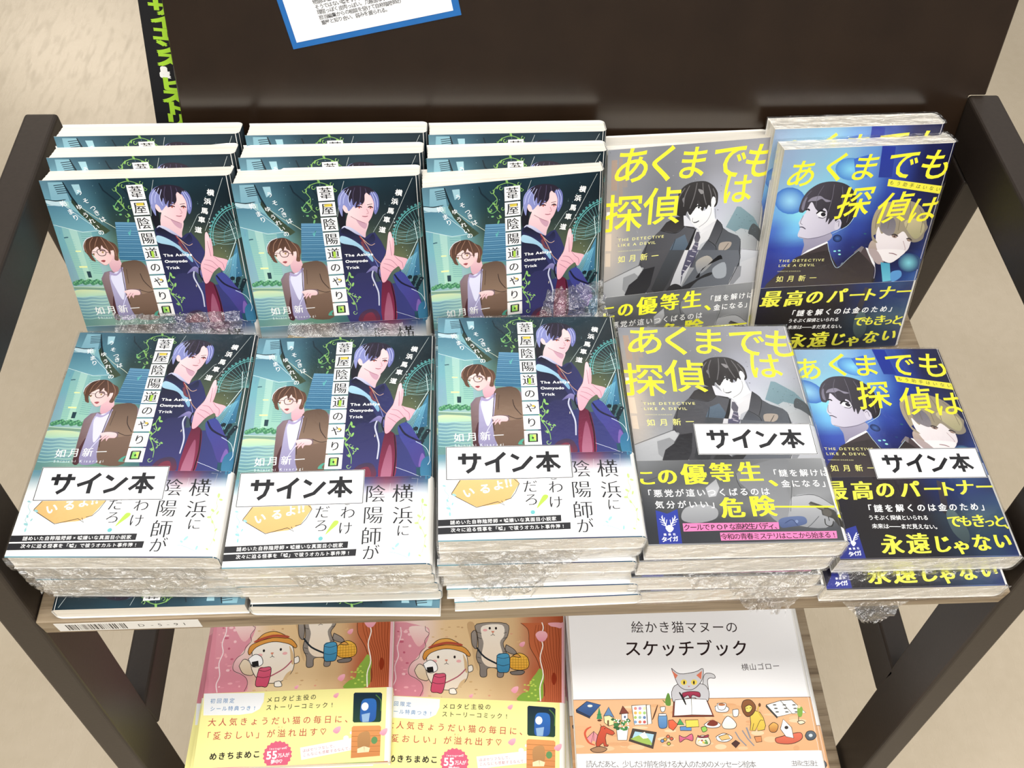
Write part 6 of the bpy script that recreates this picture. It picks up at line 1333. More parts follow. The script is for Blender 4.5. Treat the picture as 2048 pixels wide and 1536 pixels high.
["p","f0b4c2",[[103.7,145.6],[105.7,142.8],[109.3,142.1],[109.1,145.4],[106.8,147.6]],1,"e694aa",[0,1]],
["p","f0b4c2",[[70.1,151.5],[71.2,150],[73.2,149.6],[73.1,151.4],[71.8,152.6]],1,"e694aa",[0,1]],
["p","e8d8c0",[[24.6,132.6],[27.5,127.4],[31.8,128.9],[36.7,137.1],[35.3,140.5],[28.5,138.7]],1,"d8c0a0",[0,1]],
["s","241c1a",0.5,[[24.6,132.6],[27.5,127.4],[31.8,128.9],[36.7,137.1],[35.3,140.5],[28.5,138.7],[24.6,132.6]],1,0],
["p","f6f0e6",[[34,124.6],[35,116.8],[50.1,113.6],[63.8,115.6],[67.8,125.7],[67.6,137.5],[60.6,145.3],[52.5,147.3],[42.4,145.2],[34.9,135.5]],1,"f0e0cc",[0,1]],
["s","241c1a",0.5,[[34,124.6],[35,116.8],[50.1,113.6],[63.8,115.6],[67.8,125.7],[67.6,137.5],[60.6,145.3],[52.5,147.3],[42.4,145.2],[34.9,135.5],[34,124.6]],1,0],
["p","d9b98c",[[63.1,117.3],[66.9,124],[67.8,132.5],[65.6,130.9],[64.4,123.3]],1],
["p","d9b98c",[[66.8,137.5],[64.6,142.6],[60.6,145.3],[62.8,140.2]],1],
["p","f6f0e6",[[67.9,127.4],[71.2,126.4],[72.1,130.6],[68.6,132]],1,"f6f0e6",[0,1]],
["s","241c1a",0.5,[[67.9,127.4],[71.2,126.4],[72.1,130.6],[68.6,132],[67.9,127.4]],1,0],
["p","f6f0e6",[[54.1,146.4],[58.2,145.8],[60.1,149.8],[54.7,150]],1,"f6f0e6",[0,1]],
["s","241c1a",0.5,[[54.1,146.4],[58.2,145.8],[60.1,149.8],[54.7,150],[54.1,146.4]],1,0],
["p","e0a04c",[[30.3,121.3],[33.2,115.2],[49,110.2],[62.7,111.3],[69,117.1],[67.8,119.3],[62.1,115.7],[49.2,113.6],[36.8,117.6],[32.2,123.8]],1,"d08a3c",[0,1]],
["s","241c1a",0.5,[[30.3,121.3],[33.2,115.2],[49,110.2],[62.7,111.3],[69,117.1],[67.8,119.3],[62.1,115.7],[49.2,113.6],[36.8,117.6],[32.2,123.8],[30.3,121.3]],1,0],
["p","e6ac58",[[35.6,113.3],[41.1,107],[49.5,104.9],[57.3,107.6],[61,110.9],[49,110.2]],1,"d9953f",[0,1]],
["s","241c1a",0.5,[[35.6,113.3],[41.1,107],[49.5,104.9],[57.3,107.6],[61,110.9],[49,110.2],[35.6,113.3]],1,0],
["p","b0503c",[[35.2,113.8],[48.9,109.7],[61.4,110.7],[60.8,108.8],[48.8,107.7],[36.3,111.6]],1],
["e","241c1a",[43,120.8],[0.93,-0.04],[0.09,1.19],8],
["e","241c1a",[56.5,120.2],[0.93,-0.04],[0.08,1.2],8],
["p","d98a70",[[48.6,122.7],[51.1,122.6],[50,124.2]],1],
["s","241c1a",0.4,[[50,124.2],[50.1,125.6],[48.5,126.5]],1,0],
["s","241c1a",0.4,[[50.1,125.6],[52,126.4]],1,0],
["e","f0b4b4",[40.3,124.3],[2.02,-0.09],[0.09,1.19],8],
["e","f0b4b4",[60.1,123.5],[2.02,-0.09],[0.08,1.19],8],
["p","ffffff",[[31.3,127.2],[36.4,123.6],[41.7,126],[43,131.8],[36.4,133.8]],1,"ffffff",[0,1]],
["s","241c1a",0.5,[[31.3,127.2],[36.4,123.6],[41.7,126],[43,131.8],[36.4,133.8],[31.3,127.2]],1,0],
["p","1c1c1e",[[34.4,129.7],[39.4,128.8],[40.4,133.2],[35.2,134]],0],
["s","b05a6a",1,[[66.3,129.6],[60,136.2],[48,142.9]],1,0],
["p","d95f7c",[[40.7,135.3],[44.9,134.4],[50.4,135.3],[48.9,149],[44.4,149.6],[39.3,148.2]],1,"c84a68",[0,1]],
["s","241c1a",0.5,[[40.7,135.3],[44.9,134.4],[50.4,135.3],[48.9,149],[44.4,149.6],[39.3,148.2],[40.7,135.3]],1,0],
["s","241c1a",0.35,[[40.8,136.3],[45.5,137.6],[50.4,135.9]],1,0],
["s","241c1a",0.35,[[40,141.6],[44.7,142.6],[49.4,141.8]],1,0],
["p","9c948c",[[74,99.4],[73.1,91.5],[97.7,90],[99.4,100.1],[95.8,107.3],[99.5,117.5],[97.4,127.9],[96.8,134.6],[92.2,134.8],[91.5,128.5],[83.9,128.4],[83.4,134.8],[78.4,135],[77.5,127],[74.2,119.5],[75.4,109.9]],1,"857d78",[0,1]],
["s","241c1a",0.5,[[74,99.4],[73.1,91.5],[97.7,90],[99.4,100.1],[95.8,107.3],[99.5,117.5],[97.4,127.9],[96.8,134.6],[92.2,134.8],[91.5,128.5],[83.9,128.4],[83.4,134.8],[78.4,135],[77.5,127],[74.2,119.5],[75.4,109.9],[74,99.4]],1,0],
["p","f4ece0",[[78,93],[94.3,91.4],[96.4,100.2],[93.2,106.5],[96.1,117.7],[93.1,126.3],[83.8,126.7],[78.5,120.1],[79.6,108],[77.5,101]],1,"eedcc6",[0,1]],
["s","3f3a38",0.7,[[73.9,98.5],[77.4,99.5]],0,0.4],
["s","3f3a38",0.7,[[98.4,97.5],[95.9,98.5]],0,0.4],
["s","3f3a38",0.7,[[74.2,103],[77.7,103.9]],0,0.4],
["s","3f3a38",0.7,[[98.6,101.9],[96,102.9]],0,0.4],
["s","3f3a38",0.7,[[74.8,114.3],[78.2,115.2]],0,0.4],
["s","3f3a38",0.7,[[99,113.2],[96.4,114.2]],0,0.4],
["s","3f3a38",0.7,[[75,119.4],[78.5,120.3]],0,0.4],
["s","3f3a38",0.7,[[99.1,118.4],[96.6,119.4]],0,0.4],
["s","3f3a38",0.7,[[75.3,123.7],[78.7,124.6]],0,0.4],
["s","3f3a38",0.7,[[99.3,122.7],[96.8,123.6]],0,0.4],
["e","241c1a",[84.1,94.7],[0.95,-0.04],[0.05,1.15],8],
["e","241c1a",[89.3,94.5],[0.95,-0.04],[0.05,1.15],8],
["p","d98a70",[[85.5,97.2],[88.1,97.1],[86.9,98.7]],1],
["s","241c1a",0.4,[[86.9,98.7],[86.9,99.9],[85.2,100.9]],1,0],
["s","241c1a",0.4,[[86.9,99.9],[88.7,100.7]],1,0],
["e","f0b4b4",[80.3,96.5],[1.89,-0.08],[0.05,1.06],8],
["p","9c948c",[[68.8,99.7],[72.1,96.9],[74.3,104.7],[73.8,112.6],[70.2,109.2]],1,"857d78",[0,1]],
["s","241c1a",0.5,[[68.8,99.7],[72.1,96.9],[74.3,104.7],[73.8,112.6],[70.2,109.2],[68.8,99.7]],1,0],
["p","9c948c",[[98.4,108],[104.4,111.3],[107.1,114.6],[104.6,116],[98.1,113.3]],1,"857d78",[0,1]],
["s","241c1a",0.5,[[98.4,108],[104.4,111.3],[107.1,114.6],[104.6,116],[98.1,113.3],[98.4,108]],1,0],
["s","1f2a33",1.4,[[74.2,111.7],[81,119.2],[92.2,124.7]],1,0],
["p","eebd4e",[[102.1,119.1],[106.3,115.5],[111.3,114.9],[116.5,118.5],[117.5,125.3],[113.4,128.4],[105,128.4],[101.5,125.1]],1,"e0a63c",[0,1]],
["s","241c1a",0.5,[[102.1,119.1],[106.3,115.5],[111.3,114.9],[116.5,118.5],[117.5,125.3],[113.4,128.4],[105,128.4],[101.5,125.1],[102.1,119.1]],1,0],
["s","9c6a20",0.25,[[102.1,119],[102,128.5]],0,0],
["s","9c6a20",0.25,[[104.3,118.3],[104.4,128.4]],0,0],
["s","9c6a20",0.25,[[106.5,117.7],[106.7,128.3]],0,0],
["s","9c6a20",0.25,[[108.7,117.1],[109.1,128.2]],0,0],
["s","9c6a20",0.25,[[110.9,117.6],[111.4,128.1]],0,0],
["s","9c6a20",0.25,[[113.1,118],[113.8,128]],0,0],
["s","9c6a20",0.25,[[115.3,118.4],[116.1,127.9]],0,0],
["s","9c6a20",0.25,[[101.3,118.3],[116.9,117.6]],0,0],
["s","9c6a20",0.25,[[101.3,120.5],[117,119.9]],0,0],
["s","9c6a20",0.25,[[101.4,122.8],[117,122.1]],0,0],
["s","9c6a20",0.25,[[101.5,125],[117.1,124.3]],0,0],
["s","9c6a20",0.25,[[101.5,127.2],[117.1,126.5]],0,0],
["p","d9a050",[[103.8,117.3],[107.5,115.5],[110.6,117.9],[107.2,118.1]],1,"d9a050",[0,1]],
["s","241c1a",0.5,[[103.8,117.3],[107.5,115.5],[110.6,117.9],[107.2,118.1],[103.8,117.3]],1,0],
["p","4f9cc4",[[91.1,117.5],[96.1,115.5],[101.2,117],[101.6,129.4],[96.6,131.3],[92,129.8]],1,"3c84ac",[0,1]],
["s","241c1a",0.5,[[91.1,117.5],[96.1,115.5],[101.2,117],[101.6,129.4],[96.6,131.3],[92,129.8],[91.1,117.5]],1,0],
["s","241c1a",0.35,[[91.1,118.7],[96.2,119.8],[101.3,118.3]],1,0],
["s","241c1a",0.35,[[91.8,124.7],[96.4,125.8],[101.5,124.3]],1,0],
["p","77706c",[[102.5,130.6],[110,129],[114.2,129.7],[111.8,132.3],[104.2,132.6]],1,"77706c",[0,1]],
["s","241c1a",0.5,[[102.5,130.6],[110,129],[114.2,129.7],[111.8,132.3],[104.2,132.6],[102.5,130.6]],1,0],
]
ART['Db']=[
["g",[["f0ea9c","f0ea9c","f0ea9c","f0ea9c"],["f0ea9c","f0ea9c","f0ea9c","f0ea9c"],["f0ea9c","f0ea9c","f0ea9c","f0ea9c"],["f0ea9c","f0ea9c","f0ea9c","f0ea9c"]],1],
["p","eef0f2",[[0.1,153.5],[47.2,154.7],[47.3,161.3],[44.9,167],[39.4,170],[29.8,171],[2,170.4]],0],
["t","初回限定",[7.8,159.7],[22.6,159.9],3.9,"5c8cbc","g",0.01,0,None,1],
["t","シール特典つき!",[8.4,165.7],[40.8,166.2],3.9,"5c8cbc","g",0.01,0,None,1],
["t","メロタビ主役の",[51.8,160.3],[85.8,159.3],4.6,"26221f","g",0.01,0,None,1],
["t","ストーリーコミック!",[51.8,166.3],[100.8,165.9],4.6,"26221f","g",0.01,0,None,1],
["t","大人気きょうだい猫の毎日に、",[9.5,176],[114.5,177.2],6.3,"b8544a","g",0.01,0,None,1],
["t","「愛おしい」が溢れ出す♡",[6.6,186.3],[96.2,186],6.4,"b8544a","g",0.01,0,None,1],
["t","あふ",[61,181.4],[63.4,181.4],1.6,"b8544a","g",0,0,None,1],
["t","めきちまめこ",[13.8,201.3],[46.3,200.8],5.8,"26221f","b",0,0,None,1],
["p","d4607c",[[72.2,201.6],[73.1,203.2],[71.9,204.6],[72.2,206.4],[70.6,207.3],[70.4,209.1],[68.5,209.5],[67.7,211.2],[65.8,211],[64.5,212.3],[62.7,211.6],[61.1,212.4],[59.6,211.2],[57.7,211.5],[56.7,210],[54.8,209.7],[54.3,208],[52.6,207.2],[52.7,205.4],[51.3,204.1],[52,202.4],[51,200.8],[52.2,199.4],[51.9,197.6],[53.5,196.7],[53.7,194.8],[55.6,194.4],[56.4,192.8],[58.3,192.9],[59.6,191.6],[61.4,192.3],[63.1,191.5],[64.6,192.7],[66.5,192.4],[67.6,193.9],[69.5,194.2],[69.9,196],[71.7,196.8],[71.6,198.7],[72.9,199.9]],1],
["t","Instagramで",[56,197.3],[68,196.9],2.1,"ffffff","g",0.01,0,None,1],
["t","55",[55.6,201.9],[59.9,201.7],8,"ffffff","b",0,0,None,1],
["t","万人が",[63.9,202.3],[69.5,202.1],3.3,"ffffff","g",0.01,0,None,1],
["t","夢中♡",[59.1,206.8],[65.4,206.6],3.4,"ffffff","g",0.01,0,None,1],
["p","f4f2f0",[[78.7,197.2],[118.1,191.4],[119.8,200.1],[80.4,206.2]],0],
["e","f4f2f0",[113.1,191.3],[2.08,-0.08],[0.05,1.84],14],
["e","f4f2f0",[117,187.6],[1.12,-0.05],[0.02,1.08],14],
["t","ほぼセリフなしで、",[82,199.6],[105,196.7],2.6,"a8566a","g",0,0,None,1],
["t","こんなにも感動するなんて。",[82.6,202.7],[117,198.9],2.6,"a8566a","g",0,0,None,1],
["p","14283c",[[117.2,158],[118.2,157],[138.3,157.6],[139.6,158.7],[139.5,179.4],[138.4,180.4],[118.6,180],[117.6,178.9]],0,"1f4030",[0,1]],
["p","2f6cb8",[[124,163.8],[128.9,162],[134.7,163.4],[135.5,172.1],[134,179.2],[124.3,179.6],[123,173.4]],1,"2454a0",[0,1]],
["e","e8eef4",[126.5,168.1],[2.77,-0.11],[0.05,3.17],9],
["p","8fb0d4",[[124.2,174.1],[130.7,173],[129.9,179.7],[125.1,179.9]],0],
["s","4f7a3c",0.8,[[134.6,159.3],[138.8,164],[139,171.9]],1,0],
["p","d9965c",[[117.1,183.8],[118.3,182.6],[138.5,182.9],[139.7,184],[139.6,205.4],[117.6,206.3]],0,"c9834c",[0,1]],
["s","9c5f30",0.25,[[117.3,186.5],[139.5,186.7]],0,0],
["s","9c5f30",0.25,[[117.4,190.3],[139.5,190.6]],0,0],
["s","9c5f30",0.25,[[117.5,194.1],[139.5,194.4]],0,0],
["s","9c5f30",0.25,[[117.6,197.9],[139.6,198.2]],0,0],
["s","9c5f30",0.25,[[117.7,201.7],[139.6,202]],0,0],
["p","b88a5a",[[122.1,190.5],[126,187.3],[130.8,187.9],[131.7,197],[127.8,200.9],[123,199.6]],1,"a87a4c",[0,1]],
["p","f0d8b0",[[122.2,199.6],[127,197.9],[127.8,202.4],[122.3,202.7]],0],
["p","f0d8b0",[[127.4,197.9],[131.8,199.3],[131,202.3],[127.8,202.4]],0],
["e","5f8f5a",[134.9,193.8],[2.4,-0.1],[0.02,2.74],9],
["p","f0b4c2",[[101.3,159.3],[102.7,157.4],[105.3,156.8],[105.1,159.2],[103.5,160.7]],1,"e694aa",[0,1]],
["p","f0b4c2",[[102.7,186],[104.7,183.3],[108.4,182.5],[108.2,185.8],[105.8,187.9]],1,"e694aa",[0,1]],
["p","f0b4c2",[[138.6,188.8],[140.8,186.1],[144.4,185.3],[144.1,188.6],[141.7,190.7]],1,"e694aa",[0,1]],
]
ART['E']=[
["g",[["f2f2f4","f2f2f4","f2f2f4"],["f2f2f4","f2f2f4","f2f2f4"],["f2f2f4","f2f2f4","f2f2f4"],["f2f2f4","f2f2f4","f2f2f4"]],1],
["t","絵かき猫マヌーの",[55.7,133.7],[133.1,134.6],10.6,"241a1a","g",0,0,None,1],
["t","スケッチブック",[50.2,151.4],[137.2,152.2],14,"241416","g",0.01,0,None,1],
["t","横山ゴロー",[138.7,167.5],[163.9,166.9],6,"3a3032","g",0,0,None,1],
["p","cfcfd2",[[102.6,182.3],[105,173.5],[108.6,171.8],[112.9,173],[113.4,175.8],[109.1,175.7],[107.1,178],[106.6,185.7]],1,"cfcfd2",[0,1]],
["s","2a211e",0.45,[[102.6,182.3],[105,173.5],[108.6,171.8],[112.9,173],[113.4,175.8],[109.1,175.7],[107.1,178],[106.6,185.7],[102.6,182.3]],1,0],
["p","dfb289",[[0,191.4],[187.1,191.5],[187.6,200.9],[191.3,242.2],[187.3,233.4],[-0.8,231.7]],0],
["p","dfb289",[[0,191.4],[187.1,191.5],[188,232.8],[-0.8,231.7]],0,"dca97c",[0,1]],
["p","dca97c",[[187.1,191.5],[188,232.8],[186.7,242.1],[191.6,242.2]],0],
["e","e8c8a4",[43.9,197.4],[4.84,0.06],[-0.09,0.99],8],
["e","d9aa80",[4.8,212.9],[6.51,0.09],[-0.12,1.95],8],
["e","d9aa80",[40,212.9],[6.41,0.09],[-0.19,2.04],8],
["e","e4bc94",[45.5,227.3],[6.6,0.09],[-0.19,1.97],8],
["e","d9aa80",[143,202],[3.81,0.05],[-0.37,2.15],8],
["e","d9aa80",[166.8,225.7],[2.64,0.04],[-0.33,1.7],8],
["e","d4a074",[118.5,212.9],[3.54,0.05],[-0.19,1.25],8],
["e","d6a67a",[164.2,224.6],[6.74,0.1],[-0.16,0.84],8],
["e","d9aa80",[51.5,219.1],[6.75,0.09],[-0.16,1.56],8],
["e","e8c8a4",[73.1,215.6],[4.63,0.06],[-0.14,1.17],8],
["e","e4bc94",[45.6,222.2],[2.41,0.03],[-0.17,1.73],8],
["e","e8c8a4",[50.2,213],[5.99,0.08],[-0.11,1.05],8],
["e","d4a074",[121.4,197],[5.73,0.08],[-0.24,1.52],8],
["e","d6a67a",[33.6,209.3],[3.93,0.05],[-0.14,1.66],8],
["e","e4bc94",[162.1,198.8],[6.15,0.08],[-0.24,1.28],8],
["e","e4bc94",[101.1,225.3],[3.95,0.06],[-0.15,1.08],8],
["e","e4bc94",[83.5,195.7],[7.17,0.09],[-0.29,2.3],8],
["e","e4bc94",[127,229.1],[3.9,0.06],[-0.21,1.28],8],
["e","d6a67a",[27.6,216.9],[5.84,0.08],[-0.08,0.94],8],
["e","d9aa80",[107.1,226.5],[2.9,0.04],[-0.2,1.37],8],
["e","e4bc94",[170.6,207.3],[4.21,0.06],[-0.3,1.52],8],
["e","d9aa80",[63.8,222.7],[5.25,0.07],[-0.16,1.46],8],
["e","e4bc94",[36.2,226.3],[2.47,0.04],[-0.08,0.9],8],
["e","d4a074",[30.3,217.8],[5.44,0.08],[-0.14,1.62],8],
["e","e4bc94",[103.9,206.1],[2.87,0.04],[-0.23,1.63],8],
["e","d4a074",[137,209.7],[4.82,0.07],[-0.2,1.2],8],
["e","e8c8a4",[75,195.3],[4.66,0.06],[-0.22,1.84],8],
["e","d4a074",[77.2,201.9],[2.37,0.03],[-0.15,1.23],8],
["e","d4a074",[44.6,201.2],[4.48,0.06],[-0.12,1.24],8],
["e","d9aa80",[56.6,225.7],[5.2,0.07],[-0.24,2.24],8],
["e","e4bc94",[70,226.2],[4.82,0.07],[-0.11,0.95],8],
["e","d4a074",[37,224.8],[3.96,0.06],[-0.16,1.76],8],
["e","e8c8a4",[140.1,218.1],[5.06,0.07],[-0.31,1.79],8],
["e","e8c8a4",[122.4,204.4],[7.47,0.1],[-0.15,0.96],8],
["e","d4a074",[167.8,229.7],[2.41,0.03],[-0.42,2.1],8],
["e","e4bc94",[22.4,227.9],[6.81,0.1],[-0.14,1.8],8],
["e","e8c8a4",[82.5,211.2],[7.25,0.1],[-0.15,1.16],8],
["e","e4bc94",[1.2,226],[5.41,0.08],[-0.07,1.18],8],
["e","e8c8a4",[69.3,221.6],[6.91,0.1],[-0.19,1.62],8],
["e","d6a67a",[156.8,202.5],[4.04,0.05],[-0.41,2.19],8],
["e","d6a67a",[136.6,211.9],[4.6,0.06],[-0.16,0.96],8],
["e","d6a67a",[125,198.8],[7,0.09],[-0.28,1.77],8],
["e","d6a67a",[26,206.5],[7.12,0.1],[-0.1,1.28],8],
["e","d6a67a",[63.5,196.6],[4.71,0.06],[-0.13,1.17],8],
["e","e8c8a4",[172.8,209.4],[6.91,0.09],[-0.29,1.44],8],
["e","d9aa80",[13.9,225.9],[4.9,0.07],[-0.1,1.44],8],
["e","e4bc94",[149.4,223],[5.59,0.08],[-0.4,2.19],8],
["e","e8c8a4",[110.2,227.8],[4.44,0.06],[-0.3,1.96],8],
["e","d4a074",[29.5,224.7],[5.95,0.08],[-0.11,1.29],8],
["e","e4bc94",[153.1,204.5],[6.13,0.08],[-0.16,0.86],8],
["s","7a4a30",0.4,[[0,191.4],[187.1,191.5]],0,0],
["p","cacace",[[77.5,186.4],[82.7,180.4],[101.8,180.1],[106.7,184.6],[106.4,191.1],[102.8,196.5],[97.4,195.9],[95.8,191],[86.8,192],[85.2,195.7],[79.6,196.2],[77.4,191.8]],1,"bcbcc2",[0,1]],
["s","2a211e",0.45,[[77.5,186.4],[82.7,180.4],[101.8,180.1],[106.7,184.6],[106.4,191.1],[102.8,196.5],[97.4,195.9],[95.8,191],[86.8,192],[85.2,195.7],[79.6,196.2],[77.4,191.8],[77.5,186.4]],1,0],
["p","d2d2d5",[[79.7,167.5],[85.9,172.1],[98.6,170.6],[104.8,168.1],[103.5,175.7],[100,180.6],[94.5,184.4],[87.8,184.3],[83.7,181],[81.6,175.4]],1,"c4c4c9",[0,1]],
["s","2a211e",0.45,[[79.7,167.5],[85.9,172.1],[98.6,170.6],[104.8,168.1],[103.5,175.7],[100,180.6],[94.5,184.4],[87.8,184.3],[83.7,181],[81.6,175.4],[79.7,167.5]],1,0],
["p","d9785c",[[79.5,169.2],[84.1,173.2],[81.9,176]],0],
["p","d9785c",[[103.8,169.9],[98.8,173.4],[102.2,176.8]],0],
["e","e8cf5a",[88.2,178.8],[2.47,0.03],[-0.28,2.21],10],
["e","e8cf5a",[96.3,178.9],[2.47,0.03],[-0.3,2.21],10],
["e","2a211e",[88.4,179],[0.67,0.01],[-0.18,1.44],8],
["e","2a211e",[96.1,179.1],[0.67,0.01],[-0.19,1.44],8],
["p","c98080",[[90.9,181.7],[92.8,181.8],[91.6,182.8]],0],
["p","a83a54",[[86.1,187.1],[92,186],[99.2,186.7],[99.2,190.5],[93.9,188.8],[91.9,191.5],[90,189],[85.8,190.9]],1,"7c2a40",[0,1]],
["s","2a211e",0.45,[[86.1,187.1],[92,186],[99.2,186.7],[99.2,190.5],[93.9,188.8],[91.9,191.5],[90,189],[85.8,190.9],[86.1,187.1]],1,0],
["p","7a3a2c",[[78.2,193.8],[104.9,193.3],[108.4,205.4],[75.8,205.3]],0,"7a3a2c",[0,1]],
["s","2a211e",0.45,[[78.2,193.8],[104.9,193.3],[108.4,205.4],[75.8,205.3],[78.2,193.8]],0,0],
["p","fbfaf6",[[79.5,192.4],[92.4,191.5],[91.3,203.9],[77.3,204.5]],0,"fbfaf6",[0,1]],
["s","2a211e",0.45,[[79.5,192.4],[92.4,191.5],[91.3,203.9],[77.3,204.5],[79.5,192.4]],0,0],
["p","fbfaf6",[[92.4,191.5],[104,192.4],[107.2,204.3],[91.3,203.9]],0,"fbfaf6",[0,1]],
["s","2a211e",0.45,[[92.4,191.5],[104,192.4],[107.2,204.3],[91.3,203.9],[92.4,191.5]],0,0],
["s","1c1c1e",1.6,[[83.6,186.5],[85.8,190.9],[87.6,196.3]],1,0.5],
["p","3d5f94",[[1.7,198.9],[10.4,192.6],[21.2,195.4],[12.3,204.4]],0,"2f4a78",[0,1]],
["s","2a211e",0.45,[[1.7,198.9],[10.4,192.6],[21.2,195.4],[12.3,204.4],[1.7,198.9]],0,0],
["p","2c3c58",[[1.7,198.9],[12.3,204.4],[12,205.5],[1.9,200.8]],0,"2c3c58",[0,1]],
["s","2a211e",0.45,[[1.7,198.9],[12.3,204.4],[12,205.5],[1.9,200.8],[1.7,198.9]],0,0],
["e","e8e4d4",[12.7,196.1],[1.98,0.03],[-0.07,0.97],8],
["p","3c8a5a",[[19.7,197],[21.5,206.1],[17.1,206.1]],0],
["s","2f6a44",0.4,[[17.5,202.9],[21.5,202.4]],0,0],
["e","5a3a28",[19.3,207.1],[1.74,0.02],[-0.06,0.84],7],
["p","f0e0a8",[[22.9,204],[26.6,203],[30.7,206.2],[30.1,210.4],[25.9,211.4],[22.9,208.8]],0,"f0e0a8",[0,1]],
["s","2a211e",0.45,[[22.9,204],[26.6,203],[30.7,206.2],[30.1,210.4],[25.9,211.4],[22.9,208.8],[22.9,204]],0,0],
["p","5f84b0",[[22.7,204],[27.1,197.1],[30.8,205.2],[27.1,203.5]],0,"5f84b0",[0,1]],
["s","2a211e",0.45,[[22.7,204],[27.1,197.1],[30.8,205.2],[27.1,203.5],[22.7,204]],0,0],
["p","6a4a30",[[25.2,207.2],[26.6,207],[26.3,211.2],[25,211.2]],0],
["p","f0f0ee",[[36.6,202.1],[41.5,202.1],[41.2,207.4],[36.4,207.4]],0,"f0f0ee",[0,1]],
["s","2a211e",0.45,[[36.6,202.1],[41.5,202.1],[41.2,207.4],[36.4,207.4],[36.6,202.1]],0,0],
["p","7a3f34",[[35.1,202.6],[38.2,196.4],[42.4,202.1]],0,"7a3f34",[0,1]],
["s","2a211e",0.45,[[35.1,202.6],[38.2,196.4],[42.4,202.1],[35.1,202.6]],0,0],
["e","39527a",[39.1,204.8],[0.77,0.01],[-0.09,0.95],8],
["p","f4f4f2",[[31.8,212.6],[41.1,212.7],[39.1,222],[32.1,221.9]],0,"f4f4f2",[0,1]],
["s","2a211e",0.45,[[31.8,212.6],[41.1,212.7],[39.1,222],[32.1,221.9],[31.8,212.6]],0,0],
["e","4f9052",[31.2,207.1],[1.53,0.02],[-0.08,0.95],6],
["e","2f5f38",[37.1,210.5],[1.52,0.02],[-0.08,0.94],6],
["e","2f5f38",[32.3,212.9],[1.52,0.02],[-0.08,0.94],6],
["e","4f9052",[32.5,207.7],[1.53,0.02],[-0.08,0.95],6],
["e","2f5f38",[29.6,206.6],[1.53,0.02],[-0.08,0.95],6],
["e","4f9052",[36.1,213.5],[1.52,0.02],[-0.08,0.94],6],
["e","2f5f38",[33.1,213.1],[1.52,0.02],[-0.08,0.94],6],
["e","4f9052",[37.4,209.8],[1.52,0.02],[-0.08,0.95],6],
["e","3f7a44",[32.5,211],[1.52,0.02],[-0.08,0.94],6],
["e","2f5f38",[33.8,209.7],[1.52,0.02],[-0.08,0.95],6],
["e","2f5f38",[31,212.6],[1.52,0.02],[-0.08,0.94],6],
["e","3f7a44",[32.7,213.7],[1.52,0.02],[-0.08,0.94],6],
["e","3f7a44",[36.9,209.1],[1.53,0.02],[-0.08,0.95],6],
["e","2f5f38",[41.2,207],[1.53,0.02],[-0.09,0.95],6],
["e","2f5f38",[41.8,207.8],[1.53,0.02],[-0.09,0.95],6],
["e","2f5f38",[34.4,207.7],[1.53,0.02],[-0.08,0.95],6],
["e","3f7a44",[37.2,210.5],[1.52,0.02],[-0.08,0.94],6],
["e","3f7a44",[39.6,212.7],[1.52,0.02],[-0.09,0.94],6],
["e","3f7a44",[31.3,210.9],[1.52,0.02],[-0.08,0.94],6],
["e","4f9052",[37.6,214.2],[1.52,0.02],[-0.08,0.94],6],
["e","3f7a44",[38.9,214],[1.52,0.02],[-0.09,0.94],6],
["e","3f7a44",[31.6,210],[1.52,0.02],[-0.08,0.94],6],
["e","2f5f38",[32,212.5],[1.52,0.02],[-0.08,0.94],6],
["e","2f5f38",[33,213.6],[1.52,0.02],[-0.08,0.94],6],
["e","4f9052",[41,208.3],[1.53,0.02],[-0.09,0.95],6],
["e","4f9052",[38.6,208.8],[1.53,0.02],[-0.09,0.95],6],
["e","f4f4f0",[33.2,208.3],[0.55,0.01],[-0.05,0.53],5],
["e","f4f4f0",[37.4,212.6],[0.54,0.01],[-0.05,0.52],5],
["e","f4f4f0",[40.8,208.9],[0.55,0.01],[-0.05,0.53],5],
["e","f4f4f0",[34.9,211.5],[0.54,0.01],[-0.05,0.52],5],
["e","f4f4f0",[33.8,208.9],[0.54,0.01],[-0.05,0.53],5],
["e","f4f4f0",[30.8,207.4],[0.55,0.01],[-0.04,0.53],5],
["e","f4f4f0",[36.5,210.7],[0.54,0.01],[-0.05,0.52],5],
["e","f4f4f0",[37.6,208.6],[0.55,0.01],[-0.05,0.53],5],
["e","f4f4f0",[41.3,210.3],[0.54,0.01],[-0.05,0.52],5],
["e","f4f4f0",[32.5,206.7],[0.55,0.01],[-0.05,0.53],5],
["e","f4f4f0",[41.3,212.6],[0.54,0.01],[-0.05,0.52],5],
["e","f4f4f0",[40.9,210.2],[0.54,0.01],[-0.05,0.53],5],
["e","f4f4f0",[34.3,206.9],[0.55,0.01],[-0.05,0.53],5],
["e","f4f4f0",[33.6,207.7],[0.55,0.01],[-0.05,0.53],5],
["e","f4f4f0",[40.9,212],[0.54,0.01],[-0.05,0.52],5],
["e","f4f4f0",[39.6,207.3],[0.55,0.01],[-0.05,0.53],5],
["e","f4f4f0",[33.3,208.2],[0.55,0.01],[-0.05,0.53],5],
["e","f4f4f0",[41.5,207.4],[0.55,0.01],[-0.05,0.53],5],
["p","f2efe6",[[45.1,196.3],[56.4,195.7],[56,210.8],[45.9,210.9]],0,"f2efe6",[0,1]],
["s","2a211e",0.45,[[45.1,196.3],[56.4,195.7],[56,210.8],[45.9,210.9],[45.1,196.3]],0,0],
["p","f2efe6",[[56.6,195.9],[59.7,195.9],[59.5,210],[56.2,210.6]],0,"f2efe6",[0,1]],
["s","2a211e",0.45,[[56.6,195.9],[59.7,195.9],[59.5,210],[56.2,210.6],[56.6,195.9]],0,0],
